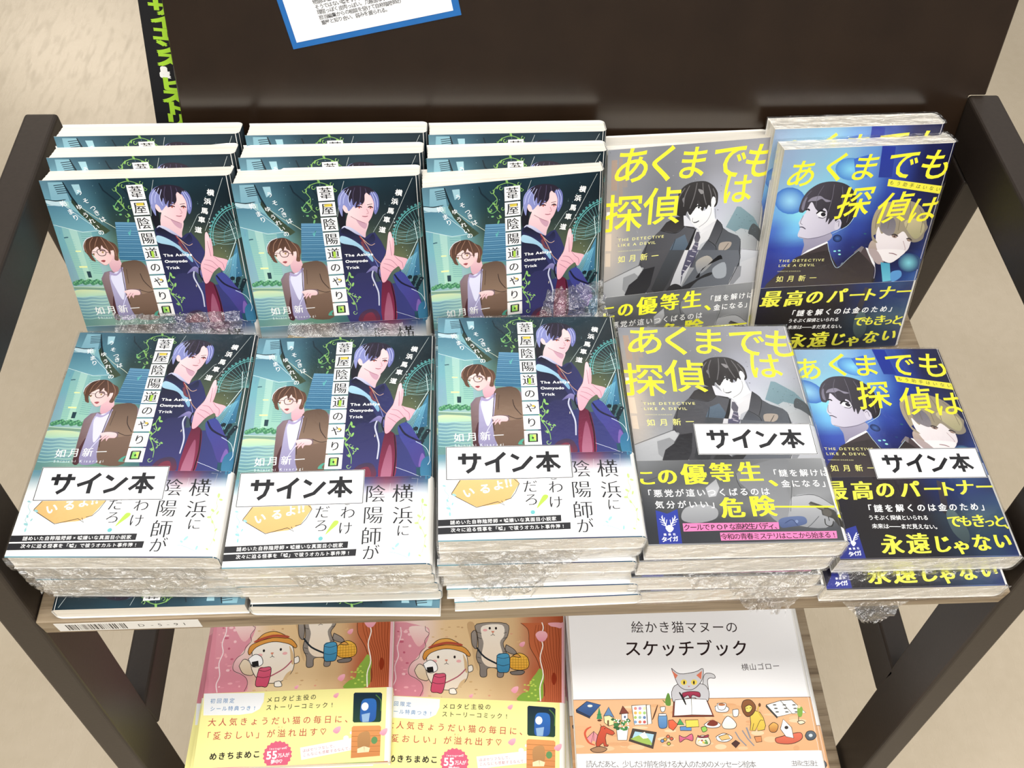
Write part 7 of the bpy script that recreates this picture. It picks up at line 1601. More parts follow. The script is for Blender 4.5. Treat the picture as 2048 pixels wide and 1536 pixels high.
["e","d98a7a",[47.9,198.5],[1.21,0.02],[-0.11,1.18],8],
["e","e0b05a",[47.6,201.9],[1.21,0.02],[-0.11,1.17],8],
["e","a8c06a",[47.2,205.3],[1.2,0.02],[-0.11,1.16],8],
["e","7a9cc4",[46.9,208.7],[1.2,0.02],[-0.11,1.16],8],
["e","b08abf",[51.4,198.5],[1.21,0.02],[-0.12,1.18],8],
["e","d9d06a",[51.1,201.9],[1.21,0.02],[-0.12,1.17],8],
["e","8fb4a8",[50.7,205.3],[1.2,0.02],[-0.12,1.16],8],
["e","c97a5a",[50.4,208.7],[1.2,0.02],[-0.12,1.16],8],
["e","efe0b0",[54.9,198.6],[1.21,0.02],[-0.12,1.18],8],
["e","9cc47a",[54.6,202],[1.21,0.02],[-0.12,1.17],8],
["e","5f7fb0",[54.2,205.4],[1.2,0.02],[-0.12,1.16],8],
["e","c45a5a",[53.9,208.8],[1.2,0.02],[-0.12,1.16],8],
["s","5a3a28",1.1,[[65.5,196],[62.6,202.4],[60.2,207.2]],1,0.5],
["p","5f8a3c",[[72.5,190.7],[74.6,186.9],[76,189.7],[75.7,196.2],[72.4,196.6],[71.6,193.9]],1],
["s","4a7030",0.6,[[71.5,194.5],[69.9,192.3]],0,0],
["p","f6f2ea",[[67.3,197.7],[71.2,197.5],[70.2,200.9],[67.8,201.1]],1,"f6f2ea",[0,1]],
["s","2a211e",0.45,[[67.3,197.7],[71.2,197.5],[70.2,200.9],[67.8,201.1],[67.3,197.7]],1,0],
["p","6f9cc8",[[64.6,206.7],[66.1,203],[71.1,203.1],[71.6,207.8],[70.4,213.1],[65,213.2]],1,"4f7cb0",[0,1]],
["s","2a211e",0.45,[[64.6,206.7],[66.1,203],[71.1,203.1],[71.6,207.8],[70.4,213.1],[65,213.2],[64.6,206.7]],1,0],
["p","e8eef2",[[65.6,202.7],[71.3,202.7],[71.1,204.4],[65.6,204.4]],0,"e8eef2",[0,1]],
["s","2a211e",0.45,[[65.6,202.7],[71.3,202.7],[71.1,204.4],[65.6,204.4],[65.6,202.7]],0,0],
["p","e06a4c",[[72.5,207.9],[76,207.4],[79.4,211.1],[75.3,215.5],[72.1,213.1]],0,"d05a3c",[0,1]],
["s","2a211e",0.45,[[72.5,207.9],[76,207.4],[79.4,211.1],[75.3,215.5],[72.1,213.1],[72.5,207.9]],0,0],
["p","4a9c5a",[[78.9,211.1],[81.6,206.7],[84.3,211.4]],0,"4a9c5a",[0,1]],
["s","2a211e",0.45,[[78.9,211.1],[81.6,206.7],[84.3,211.4],[78.9,211.1]],0,0],
["p","5f8cc4",[[80.9,212.7],[89.7,212.1],[89.4,215.7],[80.7,215.5]],0,"5f8cc4",[0,1]],
["s","2a211e",0.45,[[80.9,212.7],[89.7,212.1],[89.4,215.7],[80.7,215.5],[80.9,212.7]],0,0],
["p","e8d05a",[[85.6,207.8],[95.5,207.6],[95.6,212.9],[85.7,213.3]],0,"e8d05a",[0,1]],
["s","2a211e",0.45,[[85.6,207.8],[95.5,207.6],[95.6,212.9],[85.7,213.3],[85.6,207.8]],0,0],
["p","fafaf8",[[110.2,197.7],[116.1,196.7],[120.7,199.1],[118.6,202.1],[110.9,201.8]],1,"fafaf8",[0,1]],
["s","2a211e",0.45,[[110.2,197.7],[116.1,196.7],[120.7,199.1],[118.6,202.1],[110.9,201.8],[110.2,197.7]],1,0],
["p","fafaf8",[[112.1,195.6],[119,195.6],[117.2,200.1],[112.8,200.1]],1,"fafaf8",[0,1]],
["s","2a211e",0.45,[[112.1,195.6],[119,195.6],[117.2,200.1],[112.8,200.1],[112.1,195.6]],1,0],
["e","b07048",[115.6,196.5],[2.88,0.04],[-0.15,0.97],9],
["p","f8f4ee",[[99.6,211.4],[105.6,208.3],[112.3,211],[110.2,213.6],[102.6,213.7]],1,"f8f4ee",[0,1]],
["s","2a211e",0.45,[[99.6,211.4],[105.6,208.3],[112.3,211],[110.2,213.6],[102.6,213.7],[99.6,211.4]],1,0],
["p","7a3428",[[101.8,211.4],[106.7,207.8],[110.7,210.7],[107.1,212.6]],1],
["p","f6f2ea",[[113.3,211.6],[116.1,207.4],[119.2,205.3],[122.7,207.7],[124.8,211.7],[122.1,214.6],[115,214.5]],1,"ece4d4",[0,1]],
["s","2a211e",0.45,[[113.3,211.6],[116.1,207.4],[119.2,205.3],[122.7,207.7],[124.8,211.7],[122.1,214.6],[115,214.5],[113.3,211.6]],1,0],
["p","f2eee6",[[123.5,200.6],[128,200.3],[126.9,205.2],[123.4,205.4]],1,"f2eee6",[0,1]],
["s","2a211e",0.45,[[123.5,200.6],[128,200.3],[126.9,205.2],[123.4,205.4],[123.5,200.6]],1,0],
["p","e2c85c",[[136.4,204.5],[140.9,201.3],[144.5,202.7],[146.5,206.7],[147.3,212.6],[145.8,215.8],[140.4,216.6],[140.5,213.6],[138.5,216.5],[134.5,216.1],[136.1,210.8]],0,"d2b44a",[0,1]],
["s","2a211e",0.45,[[136.4,204.5],[140.9,201.3],[144.5,202.7],[146.5,206.7],[147.3,212.6],[145.8,215.8],[140.4,216.6],[140.5,213.6],[138.5,216.5],[134.5,216.1],[136.1,210.8],[136.4,204.5]],0,0],
["s","2a211e",0.35,[[140.5,213.6],[143.8,208.8],[146.2,208.9]],1,0],
["s","2a211e",0.35,[[136.4,215.9],[138.3,210.9]],0,0],
["p","8a5a38",[[130.9,198],[133.3,193.7],[138.9,193.2],[142,198.1],[139.4,203.4],[134.5,206],[131.5,202.8]],1,"74482c",[0,1]],
["s","2a211e",0.45,[[130.9,198],[133.3,193.7],[138.9,193.2],[142,198.1],[139.4,203.4],[134.5,206],[131.5,202.8],[130.9,198]],1,0],
["p","e8d06a",[[133.6,198.5],[137.2,197],[139.2,199.1],[136.8,202.3],[133.9,202.1]],1,"e8d06a",[0,1]],
["s","2a211e",0.45,[[133.6,198.5],[137.2,197],[139.2,199.1],[136.8,202.3],[133.9,202.1],[133.6,198.5]],1,0],
["s","2a211e",0.4,[[134.3,199.3],[135.6,199.5]],0,0],
["s","2a211e",0.4,[[137.1,199.3],[138.4,199.1]],0,0],
["s","c9a84a",0.9,[[145.4,206.7],[143.1,201.3],[145.2,197.1]],1,0],
["e","6a4228",[145.3,197.1],[1,0.01],[-0.26,1.51],7],
["p","f4f4f0",[[150.5,197.1],[162.2,194],[169.8,203.8],[157.7,206.4]],0,"f4f4f0",[0,1]],
["s","2a211e",0.45,[[150.5,197.1],[162.2,194],[169.8,203.8],[157.7,206.4],[150.5,197.1]],0,0],
["p","f4f4f0",[[162.2,194],[171.2,193.6],[180.4,203.5],[169.7,204.1]],0,"f4f4f0",[0,1]],
["s","2a211e",0.45,[[162.2,194],[171.2,193.6],[180.4,203.5],[169.7,204.1],[162.2,194]],0,0],
["p","4a4a48",[[150.5,197.1],[157.7,206.4],[157.2,207.4],[150,198.4]],0,"4a4a48",[0,1]],
["s","2a211e",0.45,[[150.5,197.1],[157.7,206.4],[157.2,207.4],[150,198.4],[150.5,197.1]],0,0],
["e","5a5a58",[157.1,197.2],[1.55,0.02],[-0.1,0.54],6],
["e","5a5a58",[164.7,197.3],[1.56,0.02],[-0.1,0.54],6],
["e","5a5a58",[172.3,197.4],[1.56,0.02],[-0.11,0.54],6],
["e","5a5a58",[157.6,199.9],[1.55,0.02],[-0.1,0.54],6],
["e","5a5a58",[165.2,200],[1.55,0.02],[-0.1,0.54],6],
["e","5a5a58",[172.7,200.1],[1.55,0.02],[-0.11,0.54],6],
["e","5a5a58",[158.1,202.6],[1.55,0.02],[-0.1,0.53],6],
["e","5a5a58",[165.7,202.7],[1.55,0.02],[-0.1,0.53],6],
["e","5a5a58",[173.2,202.8],[1.55,0.02],[-0.11,0.53],6],
["p","7fa84a",[[174.5,199.6],[176.9,198.6],[178.6,200.2],[176.7,206.1],[173.8,206]],1],
["e","e0c8a0",[176,198.8],[1.22,0.02],[-0.26,1.29],7],
["s","6a5030",0.6,[[174.3,206],[173.4,209.8]],0,0],
["p","e8dcc0",[[172.4,210.1],[176.1,209.3],[178.3,210.9],[174.2,212.2]],1,"e8dcc0",[0,1]],
["s","2a211e",0.45,[[172.4,210.1],[176.1,209.3],[178.3,210.9],[174.2,212.2],[172.4,210.1]],1,0],
["s","c9553c",1.6,[[14.6,225.3],[9.9,223.2],[7.4,217.4],[8.9,213.8],[12.6,211.8]],1,0.6],
["p","d99098",[[8.7,220],[14.3,215.2],[17.1,218.1],[16,223.6],[13.4,221.9],[11.7,223.9]],0],
["s","2a211e",0.35,[[8.7,220],[14.3,215.2],[17.1,218.1]],0,0],
["s","2a211e",0.25,[[14.3,215.2],[11.7,223.9]],0,0],
["s","2a211e",0.25,[[14.3,215.2],[13.8,222.2]],0,0],
["p","c9553c",[[17.1,218.1],[19.2,214.5],[19.9,211.9],[22.4,211.2],[24.2,212.5],[29.4,215.3],[30.2,216.9],[28.3,218.3],[23.9,216.8],[22.8,220.2],[23.2,224.9],[24.8,225.4],[24.2,226.4],[21.5,226.4],[20.8,223.8],[18.4,225.3],[17.6,227.9],[15.7,227.8],[15.2,224.3]],0,"b0442e",[0,1]],
["s","2a211e",0.45,[[17.1,218.1],[19.2,214.5],[19.9,211.9],[22.4,211.2],[24.2,212.5],[29.4,215.3],[30.2,216.9],[28.3,218.3],[23.9,216.8],[22.8,220.2],[23.2,224.9],[24.8,225.4],[24.2,226.4],[21.5,226.4],[20.8,223.8],[18.4,225.3],[17.6,227.9],[15.7,227.8],[15.2,224.3],[17.1,218.1]],0,0],
["e","2a211e",[22.9,213.3],[0.43,0.01],[-0.03,0.42],6],
["s","8a3020",0.8,[[20.6,211.6],[19.5,210.1]],0,0.4],
["p","a07a5a",[[10.7,228.3],[17.2,226.3],[23.5,228],[19.6,230.5],[13.2,230.4]],1,"a07a5a",[0,1]],
["s","2a211e",0.45,[[10.7,228.3],[17.2,226.3],[23.5,228],[19.6,230.5],[13.2,230.4],[10.7,228.3]],1,0],
["p","4a4038",[[44.3,213.6],[62.4,216.6],[58.4,228.5],[40.5,222.6]],0,"4a4038",[0,1]],
["s","2a211e",0.45,[[44.3,213.6],[62.4,216.6],[58.4,228.5],[40.5,222.6],[44.3,213.6]],0,0],
["p","a9cfe0",[[45.7,215.4],[60.4,217.9],[57.4,226.4],[42.7,221.6]],0,"a9cfe0",[0,1]],
["s","2a211e",0.45,[[45.7,215.4],[60.4,217.9],[57.4,226.4],[42.7,221.6],[45.7,215.4]],0,0],
["p","9cb85a",[[43.6,220.5],[49.7,218.5],[55,220.2],[57.4,225.9],[42.9,221.6]],1],
["p","f0ece0",[[48.7,218.5],[53.3,216],[55.5,220.7],[51.6,221.2]],0],
["p","6f8fc0",[[64.5,222.9],[66.2,221.7],[67.6,222.9],[65.9,224.2]],1,"6f8fc0",[0,1]],
["s","2a211e",0.45,[[64.5,222.9],[66.2,221.7],[67.6,222.9],[65.9,224.2],[64.5,222.9]],1,0],
["p","d07050",[[69.2,219.9],[70.9,218.6],[72.3,219.9],[70.6,221.1]],1,"d07050",[0,1]],
["s","2a211e",0.45,[[69.2,219.9],[70.9,218.6],[72.3,219.9],[70.6,221.1],[69.2,219.9]],1,0],
["p","b0b84a",[[69.2,225],[70.8,223.8],[72.2,225.1],[70.5,226.3]],1,"b0b84a",[0,1]],
["s","2a211e",0.45,[[69.2,225],[70.8,223.8],[72.2,225.1],[70.5,226.3],[69.2,225]],1,0],
["p","d9a84a",[[66.8,221.9],[68.5,220.7],[69.8,221.9],[68.2,223.2]],1,"d9a84a",[0,1]],
["s","2a211e",0.45,[[66.8,221.9],[68.5,220.7],[69.8,221.9],[68.2,223.2],[66.8,221.9]],1,0],
["p","c9604c",[[71.7,221.4],[73.4,220.2],[74.8,221.5],[73.1,222.7]],1,"c9604c",[0,1]],
["s","2a211e",0.45,[[71.7,221.4],[73.4,220.2],[74.8,221.5],[73.1,222.7],[71.7,221.4]],1,0],
["p","d9708c",[[79.5,219],[83.7,220.6],[89.4,218.1],[89.3,223.2],[84.1,221.8],[79.4,224.1]],1,"c05a78",[0,1]],
["s","2a211e",0.45,[[79.5,219],[83.7,220.6],[89.4,218.1],[89.3,223.2],[84.1,221.8],[79.4,224.1],[79.5,219]],1,0],
["p","eadfd0",[[92.9,220.7],[97.4,219.2],[101.6,220.8],[102.5,225.5],[96.3,227.5],[91.4,225.3]],1,"dccbb4",[0,1]],
["s","2a211e",0.45,[[92.9,220.7],[97.4,219.2],[101.6,220.8],[102.5,225.5],[96.3,227.5],[91.4,225.3],[92.9,220.7]],1,0],
["e","ffffff",[98.6,224.5],[0.87,0.01],[-0.1,0.72],6],
["e","ffffff",[95.5,224.4],[0.87,0.01],[-0.1,0.72],6],
["e","5f8f4a",[99.3,223.2],[0.87,0.01],[-0.1,0.72],6],
["e","d9c04a",[94.2,223.3],[0.87,0.01],[-0.1,0.72],6],
["e","d9c04a",[98,224.8],[0.86,0.01],[-0.1,0.72],6],
["e","5f8f4a",[98.9,224.9],[0.86,0.01],[-0.1,0.72],6],
["e","5f8f4a",[100,225.2],[0.86,0.01],[-0.1,0.72],6],
["e","ffffff",[96.5,222.3],[0.87,0.01],[-0.1,0.72],6],
["e","ffffff",[94.7,223.9],[0.87,0.01],[-0.1,0.72],6],
["e","5f8f4a",[99.9,224.3],[0.87,0.01],[-0.1,0.72],6],
["e","a04a4a",[96.5,223],[0.87,0.01],[-0.1,0.72],6],
["e","d9c04a",[97.4,224.4],[0.87,0.01],[-0.1,0.72],6],
["p","a03a50",[[93.6,219.2],[97.3,220.3],[101.9,218.8],[101,220.8],[94.5,220.9]],1,"a03a50",[0,1]],
["s","2a211e",0.45,[[93.6,219.2],[97.3,220.3],[101.9,218.8],[101,220.8],[94.5,220.9],[93.6,219.2]],1,0],
["p","8fc45a",[[97.1,213.5],[100.5,212.7],[101.4,215.6],[98,216.8]],1,"8fc45a",[0,1]],
["s","2a211e",0.45,[[97.1,213.5],[100.5,212.7],[101.4,215.6],[98,216.8],[97.1,213.5]],1,0],
["p","fafaf8",[[107.6,220.4],[114,217.9],[120.2,221.1],[115.2,224.3],[108.8,223.5]],1,"fafaf8",[0,1]],
["s","2a211e",0.45,[[107.6,220.4],[114,217.9],[120.2,221.1],[115.2,224.3],[108.8,223.5],[107.6,220.4]],1,0],
["p","e0b878",[[109.5,220.4],[116.6,218.4],[118.6,222.1],[111.5,223.2]],0,"e0b878",[0,1]],
["s","2a211e",0.45,[[109.5,220.4],[116.6,218.4],[118.6,222.1],[111.5,223.2],[109.5,220.4]],0,0],
["p","4a2c28",[[118.7,225.7],[122.4,223.2],[125.3,225.3],[121.5,228.8]],0,"4a2c28",[0,1]],
["s","2a211e",0.45,[[118.7,225.7],[122.4,223.2],[125.3,225.3],[121.5,228.8],[118.7,225.7]],0,0],
["s","8a8a90",1,[[122.9,217],[125.3,222.2],[129.9,227.4]],0,0],
["s","8a8a90",1,[[128.5,216],[131.8,222.3],[135.8,227.5]],0,0],
["s","8a8a90",1.3,[[132.1,213.9],[134,222.3]],0,0],
["p","d08a5a",[[137,220.8],[142.5,220.4],[142.3,224.5],[137.9,225]],0,"d08a5a",[0,1]],
["s","2a211e",0.45,[[137,220.8],[142.5,220.4],[142.3,224.5],[137.9,225],[137,220.8]],0,0],
["p","e0b060",[[149.6,213.1],[153.6,210.5],[157,212.7],[154.5,217.4],[150.1,217.3]],1,"b0703c",[0,1]],
["s","2a211e",0.45,[[149.6,213.1],[153.6,210.5],[157,212.7],[154.5,217.4],[150.1,217.3],[149.6,213.1]],1,0],
["p","d97058",[[153.1,222.1],[161.7,220.1],[173,218.2],[173.4,222.9],[164.8,226.4],[154,225.7]],1,"c45f48",[0,1]],
["s","2a211e",0.45,[[153.1,222.1],[161.7,220.1],[173,218.2],[173.4,222.9],[164.8,226.4],[154,225.7],[153.1,222.1]],1,0],
["p","f6f2ee",[[158.2,215.4],[161.8,208],[167.1,214.4],[167.2,222.3],[161.5,221.1]],0,"f6f2ee",[0,1]],
["s","2a211e",0.45,[[158.2,215.4],[161.8,208],[167.1,214.4],[167.2,222.3],[161.5,221.1],[158.2,215.4]],0,0],
["e","3a3432",[163.1,214.4],[1.53,0.02],[-0.24,1.26],8],
["p","5f6a74",[[176.3,220.8],[178.6,217.7],[183,217.3],[185.1,220.4],[182.3,223.5],[177.9,223.8]],1,"48525c",[0,1]],
["s","2a211e",0.45,[[176.3,220.8],[178.6,217.7],[183,217.3],[185.1,220.4],[182.3,223.5],[177.9,223.8],[176.3,220.8]],1,0],
["e","c8d0d4",[180.7,220.5],[1.53,0.02],[-0.26,1.25],8],
]
ART['Eb']=[
["g",[["f4f4f5","f4f4f5","f4f4f5"],["f4f4f5","f4f4f5","f4f4f5"],["f4f4f5","f4f4f5","f4f4f5"]],1],
["t","読んだあと、少しだけ前を向ける大人のためのメッセージ絵本",[9.2,238.9],[132.4,240.9],5.4,"4a4648","g",0,0,None,1],
["t","主婦と生活社",[163.6,240.6],[179.7,240.9],4.4,"4a4648","g",0,0,None,1],
]
# ------------------------------------------------------------------ books
class Kind:
    def __init__(s,key,W,H,T,art,band,bv0,spine,bandspine,name,cat):
        s.key,s.W,s.H,s.T=key,W,H,T; s.name,s.cat=name,cat; s.R=min(3.5,T*.3); s.us=W-2.5; s.bv=bv0
        s.umax=s.us+s.R*1.45
        k=s
        def fm(base):
            return lambda u,v,h:k.bend(u,v,base+h)
        C_=[s.us+s.R*q for q in (0,.35,.7,1.05)]; i=Ink((0,0,s.umax,H),fm(0),C_); i.draw(art); s.sheet(i.mb,0,H,-.22)
        s.front=i.mb.mesh(key+'_front',['ink'],ink=True)
        m=MB(); s.wrap(m,0,H,0,hx(spine)); s.cover=m.mesh(key+'_cover',['ink'],ink=True)
        i=Ink((0,bv0,s.umax,H-.6),fm(.2),C_); i.draw(band,24,14); s.sheet(i.mb,bv0,H-.6,.05)
        s.band=i.mb.mesh(key+'_band',['ink'],ink=True)
        m=MB(); s.wrap(m,bv0,H-.6,.2,hx(bandspine)); s.bandback=m.mesh(key+'_bandback',['ink'],ink=True)
        s.pages=s.pagemesh(); s.leaf=s.leafmesh(); s.films=[s.film(q) for q in (1,2)]
    def bend(s,u,v,h):
        if u<=s.us: return (u-s.W/2,s.H/2-v,s.T+h)
        th=(u-s.us)/s.R; return (s.us-s.W/2+(s.R+h)*math.sin(th),s.H/2-v,s.T-s.R+(s.R+h)*math.cos(th))
    def sheet(s,mb,v0,v1,h):      # white underside and cut edges of a front sheet
        n=12; us=[0]+[s.us+(s.umax-s.us)*i/n for i in range(n+1)]; w=(.86,.85,.82); o=len(mb.v)
        for u in us:
            for v,hh in ((v0,h),(v1,h),(v0,h+.2),(v1,h+.2)): mb.v.append(s.bend(u,v,hh)); mb.c.append(w)
        for i in range(len(us)-1):
            a=o+4*i; mb.f+=[(a,a+4,a+5,a+1),(a,a+2,a+6,a+4),(a+1,a+5,a+7,a+3)]; mb.mi+=[0]*3
        mb.f.append((o,o+1,o+3,o+2)); mb.mi.append(0)
    def profile(s,h,full=True):   # spine and back, from the front hinge round to the fore edge
        p=[]; R=s.R; x=s.us-s.W/2
        for i in range(9):
            th=1.4+(math.pi/2-1.4)*i/8; p.append((x+(R+h)*math.sin(th),s.T-R+(R+h)*math.cos(th)))
        for i in range(9):
            th=math.pi/2+math.pi/2*i/8; p.append((x+(R+h)*math.sin(th),R+(R+h)*math.cos(th)))
        p.append((-s.W/2,-h)); return p
    def wrap(s,mb,v0,v1,h,col):
        A=s.profile(h); B=s.profile(h-.22); y0,y1=s.H/2-v1,s.H/2-v0; o=len(mb.v)
        for (a,b),(c,d) in zip(A,B):
            mb.v+=[(a,y0,b),(a,y1,b),(c,y0,d),(c,y1,d)]; mb.c+=[col,col,(.86,.85,.82),(.86,.85,.82)]
        for i in range(len(A)-1):
            a=o+4*i; mb.f+=[(a,a+1,a+5,a+4),(a+2,a+6,a+7,a+3),(a,a+4,a+6,a+2),(a+1,a+3,a+7,a+5)]; mb.mi+=[0]*4
        a=o+4*(len(A)-1); mb.f.append((a,a+1,a+3,a+2)); mb.mi.append(0)
    def pagemesh(s):
        mb=MB(); R=s.R-.5; x=s.us-s.W/2; z0,z1=.3,s.T-.35; y=s.H/2-.8; rnd=random.Random(7)
        P=[(-s.W/2+.7,z0)]; n=max(6,int(s.T/1.6))
        P+=[(x+R*math.sin(t),z0+R-R*math.cos(t)) for t in (0,.5,1.0,1.57)]+[(x+R*math.sin(t),z1-R-R*math.cos(t)) for t in (1.57,2.1,2.6,3.14)]
        P+=[(-s.W/2+.7,z1)]+[(-s.W/2+.7+rnd.uniform(-.25,.35),z1+(z0-z1)*i/n) for i in range(1,n)]
        m=len(P); o=0
        for yy in (-y,y):
            for a,b in P: mb.v.append((a,yy,b)); mb.c.append((.8,.8,.8))
        for i in range(m): j=(i+1)%m; mb.f.append((i,j,m+j,m+i)); mb.mi.append(0)
        mb.f+=[tuple(range(m-1,-1,-1)),tuple(range(m,2*m))]; mb.mi+=[0,0]
        return mb.mesh(s.key+'_pages',['pages'])
    def leafmesh(s):
        mb=MB(); mb.box(-s.W/2+.6,s.us-s.W/2,-s.H/2+.6,s.H/2-.6,s.T-.3,s.T-.12); return mb.mesh(s.key+'_leaf',['flap'])
    def film(s,seed):
        mb=MB(); rnd=random.Random(seed); off=Vector((seed*37.1,seed*11.3,5)); h=.7; x=s.us-s.W/2; R=s.R
        P=[(-s.W/2-h,-h*.3),(x,-h*.3)]+[(x+(R+h)*math.sin(t),R-R*math.cos(t)) for t in (.5,1.1,1.57)]+[(x+(R+h)*math.sin(t),s.T-R+(R+h)*math.cos(t)) for t in (1.57,1.1,.5,0)]
        P+=[(x-(x+s.W/2)*i/16,s.T+h) for i in range(1,17)]+[(-s.W/2-h,s.T+h),(-s.W/2-h-.3,s.T*.5),(-s.W/2-h,-h*.3)]
        ny=22
        def nz(p,k,a): return (noise.noise(Vector(p)*k+off))*a
        def f(a,b):
            i=a*(len(P)-1); k=min(int(i),len(P)-2); t=i-k; q=[P[k][c]+(P[k+1][c]-P[k][c])*t for c in (0,1)]; y=(b-.5)*(s.H+1.6)
            d=abs(nz((q[0],y,q[1]),.06,.7))+(.5 if abs(b-.5)>.46 else 0)*nz((q[0],y,q[1]),.2,1); c=Vector((q[0],q[1]-s.T/2)); n=Vector((0,1 if q[1]>s.T/2 else -1)) if abs(q[0])<s.W/2-4 else Vector((1 if q[0]>0 else -1,0))
            if q[1]<1: d=0
            return (q[0]+n.x*d,y,q[1]+n.y*d)
        mb.quadgrid(f,(len(P)-1),ny)
        for sg in (-1,1):
            def g(a,b,sg=sg):
                xx=-s.W/2-h+(s.W+1.6)*a; zz=-.2+(s.T+h+.2)*b; e=min(b,1-b,.3)/.3
                return (xx,sg*(s.H/2+.8+e*(.2+abs(nz((xx*.35,zz*2.2,sg*9),.35,1.3)))),zz)
            mb.quadgrid(g,46,7,(.8,.8,.8),1)
        return mb.mesh(s.key+'_film',['film','film_end'],smooth=True)
KINDS={}
def kind(key,*a): KINDS[key]=Kind(key,*a)
kind('A',105,148,12.9,ART['A'],ART['Ab'],96.6,'1d3542','f2f2f0','paperback_book','book')
kind('At',105,148,15.2,ART['A'],ART['Ab'],96.6,'1d3542','f2f2f0','paperback_book','book')
kind('Bt',105,148,18.5,ART['B'],ART['Bb'],96.6,'6c6e74','4a4c50','paperback_book','book')
kind('B',105,148,16.4,ART['B'],ART['Bb'],96.6,'6c6e74','4a4c50','paperback_book','book')
kind('C',105,148,16.2,ART['C'],ART['Cb'],95.4,'15183a','1d1a22','paperback_book','book')
kind('D',147,210,10.2,ART['D'],ART['Db'],153.6,'e7b2be','f0ea9c','comic_book','book')
kind('E',187,257,11.0,ART['E'],ART['Eb'],231.5,'f0f0f2','f2f2f4','picture_book','book')
def label_mesh(txt_c,size,rot):
    # signed-copy card: 67 x 21 mm, thin black frame line, bold black lettering
    W,H=67.0,20.8; i=Ink((0,0,W,H),lambda u,v,h:(u-W/2,H/2-v,.2+h)); i.grid([['f6f6f8']*2]*2,2,2)
    for a,b in (((.3,.3),(W-.3,.3)),((W-.3,.3),(W-.3,H-.3)),((W-.3,H-.3),(.3,H-.3)),((.3,H-.3),(.3,.3))): i.stroke([a,b],.35,'2a2a2c',0)
    GS=([[(5,29),(95,29)],[(28,8),(28,58)],[(71,8),(71,48),(62,76),(38,94)]],[[(86,8),(52,42),(8,60)],[(56,38),(56,96)]],[[(10,18),(38,36)],[(12,90),(50,76),(90,28)]],[[(6,27),(94,27)],[(50,4),(50,97)],[(47,28),(31,56),(5,80)],[(53,28),(69,56),(95,80)],[(29,72),(71,72)]])
    for n,g in enumerate(GS):
        for q in g: i.stroke([(W/2+(n-1.5)*13.9+(x-50)*.138,H/2+(y-51)*.138) for x,y in q],2.15 if n!=3 else 1.9,'262629',0)
    mb=i.mb; o=len(mb.v); mb.v+=[(x,y,0) for x,y in ((-W/2,-H/2),(W/2,-H/2),(W/2,H/2),(-W/2,H/2))]+[(x,y,.2) for x,y in ((-W/2,-H/2),(W/2,-H/2),(W/2,H/2),(-W/2,H/2))]; mb.c+=[(.9,.9,.9)]*8
    mb.f+=[(o+3,o+2,o+1,o)]+[(o+a,o+(a+1)%4,o+4+(a+1)%4,o+4+a) for a in range(4)]; mb.mi+=[0]*5
    return mb.mesh('signed_card',['ink'],ink=True)
CARD=label_mesh(None,14,0)
def crumple(name,P,parent,seed,amp=4,nu=80,nv=36,rag=.25):
    """a crinkled flap of film: P = four corners in mm (root edge P0-P1, free edge P3-P2)"""
    P=[Vector(p) for p in P]; off=Vector((seed*13.7,seed*5.1,seed)); N=(P[1]-P[0]).cross(P[3]-P[0]).normalized()
    def f(a,b):
        bb=b*(1-rag*abs(noise.noise(Vector((a*5,seed,0))))-rag*.6*abs(noise.noise(Vector((a*19,seed,3)))))
        p=(P[0]*(1-a)+P[1]*a)*(1-bb)+(P[3]*(1-a)+P[2]*a)*bb; e=min(1,b*3+.1)
        d=sum(noise.noise(p*k+off)*amp*q for k,q in ((.05,1),(.16,.8),(.38,.45)))
        s2=noise.noise(p*.2-off)*amp*.5
        return tuple(p+N*d*e+(P[1]-P[0]).normalized()*s2*e)
    mb=MB(); mb.quadgrid(f,nu,nv); return link(name,mb.mesh(name,['crinkle'],smooth=True),parent)
WRAP={}
def book(key,M,label,group,wrapped=0,opened=0,card=None,rot180=False):
    k=KINDS[key]; r=link(k.name,None); r.matrix_world=M@(Matrix.Rotation(math.pi,4,'Z') if rot180 else Matrix()); tag(r,label,k.cat,group)
    link('page_block',k.pages,r); link('cover',k.cover,r)
    fc=link('front_cover',k.front,r); bb=link('belly_band',k.bandback,r); bf=link('band_front',k.band,bb)
    if opened:
        h=Vector(((k.us-k.W/2)*.001,0,k.T*.001)); Q=Matrix.Translation(h)@Matrix.Rotation(math.radians(opened),4,'Y')@Matrix.Translation(-h)
        fc.matrix_local=Q; bf.matrix_local=Q
        for t in (.35,.7):
            l=link('flyleaf',k.leaf,r); l.matrix_local=Matrix.Translation(h)@Matrix.Rotation(math.radians(opened*t),4,'Y')@Matrix.Translation(-h)
    if card:
        c=link('signed_label',CARD,r); c.location=((card[0]-k.W/2)*.001,(k.H/2-card[1])*.001,(k.T+.38)*.001); c.rotation_euler=(0,0,math.radians(card[2])); tag(c,'white card with bold black lettering')
    if wrapped: WRAP[r.name]=link('shrink_wrap',k.films[wrapped%2],r)
    return r
def Rm(a,ax): return Matrix.Rotation(math.radians(a),4,ax)
def flat(x,y,z,yaw,ry=0,rx=0): return Matrix.Translation(mm(x,y,z))@Rm(yaw,'Z')@Rm(ry,'Y')@Rm(rx,'X')
SHELF=-77.0
TITLE={'A':'navy night-city novel','B':'grey yellow-titled novel','C':'blue yellow-titled novel'}
ORD=['topmost','second','third','fourth','fifth','sixth','seventh','eighth','ninth','tenth']
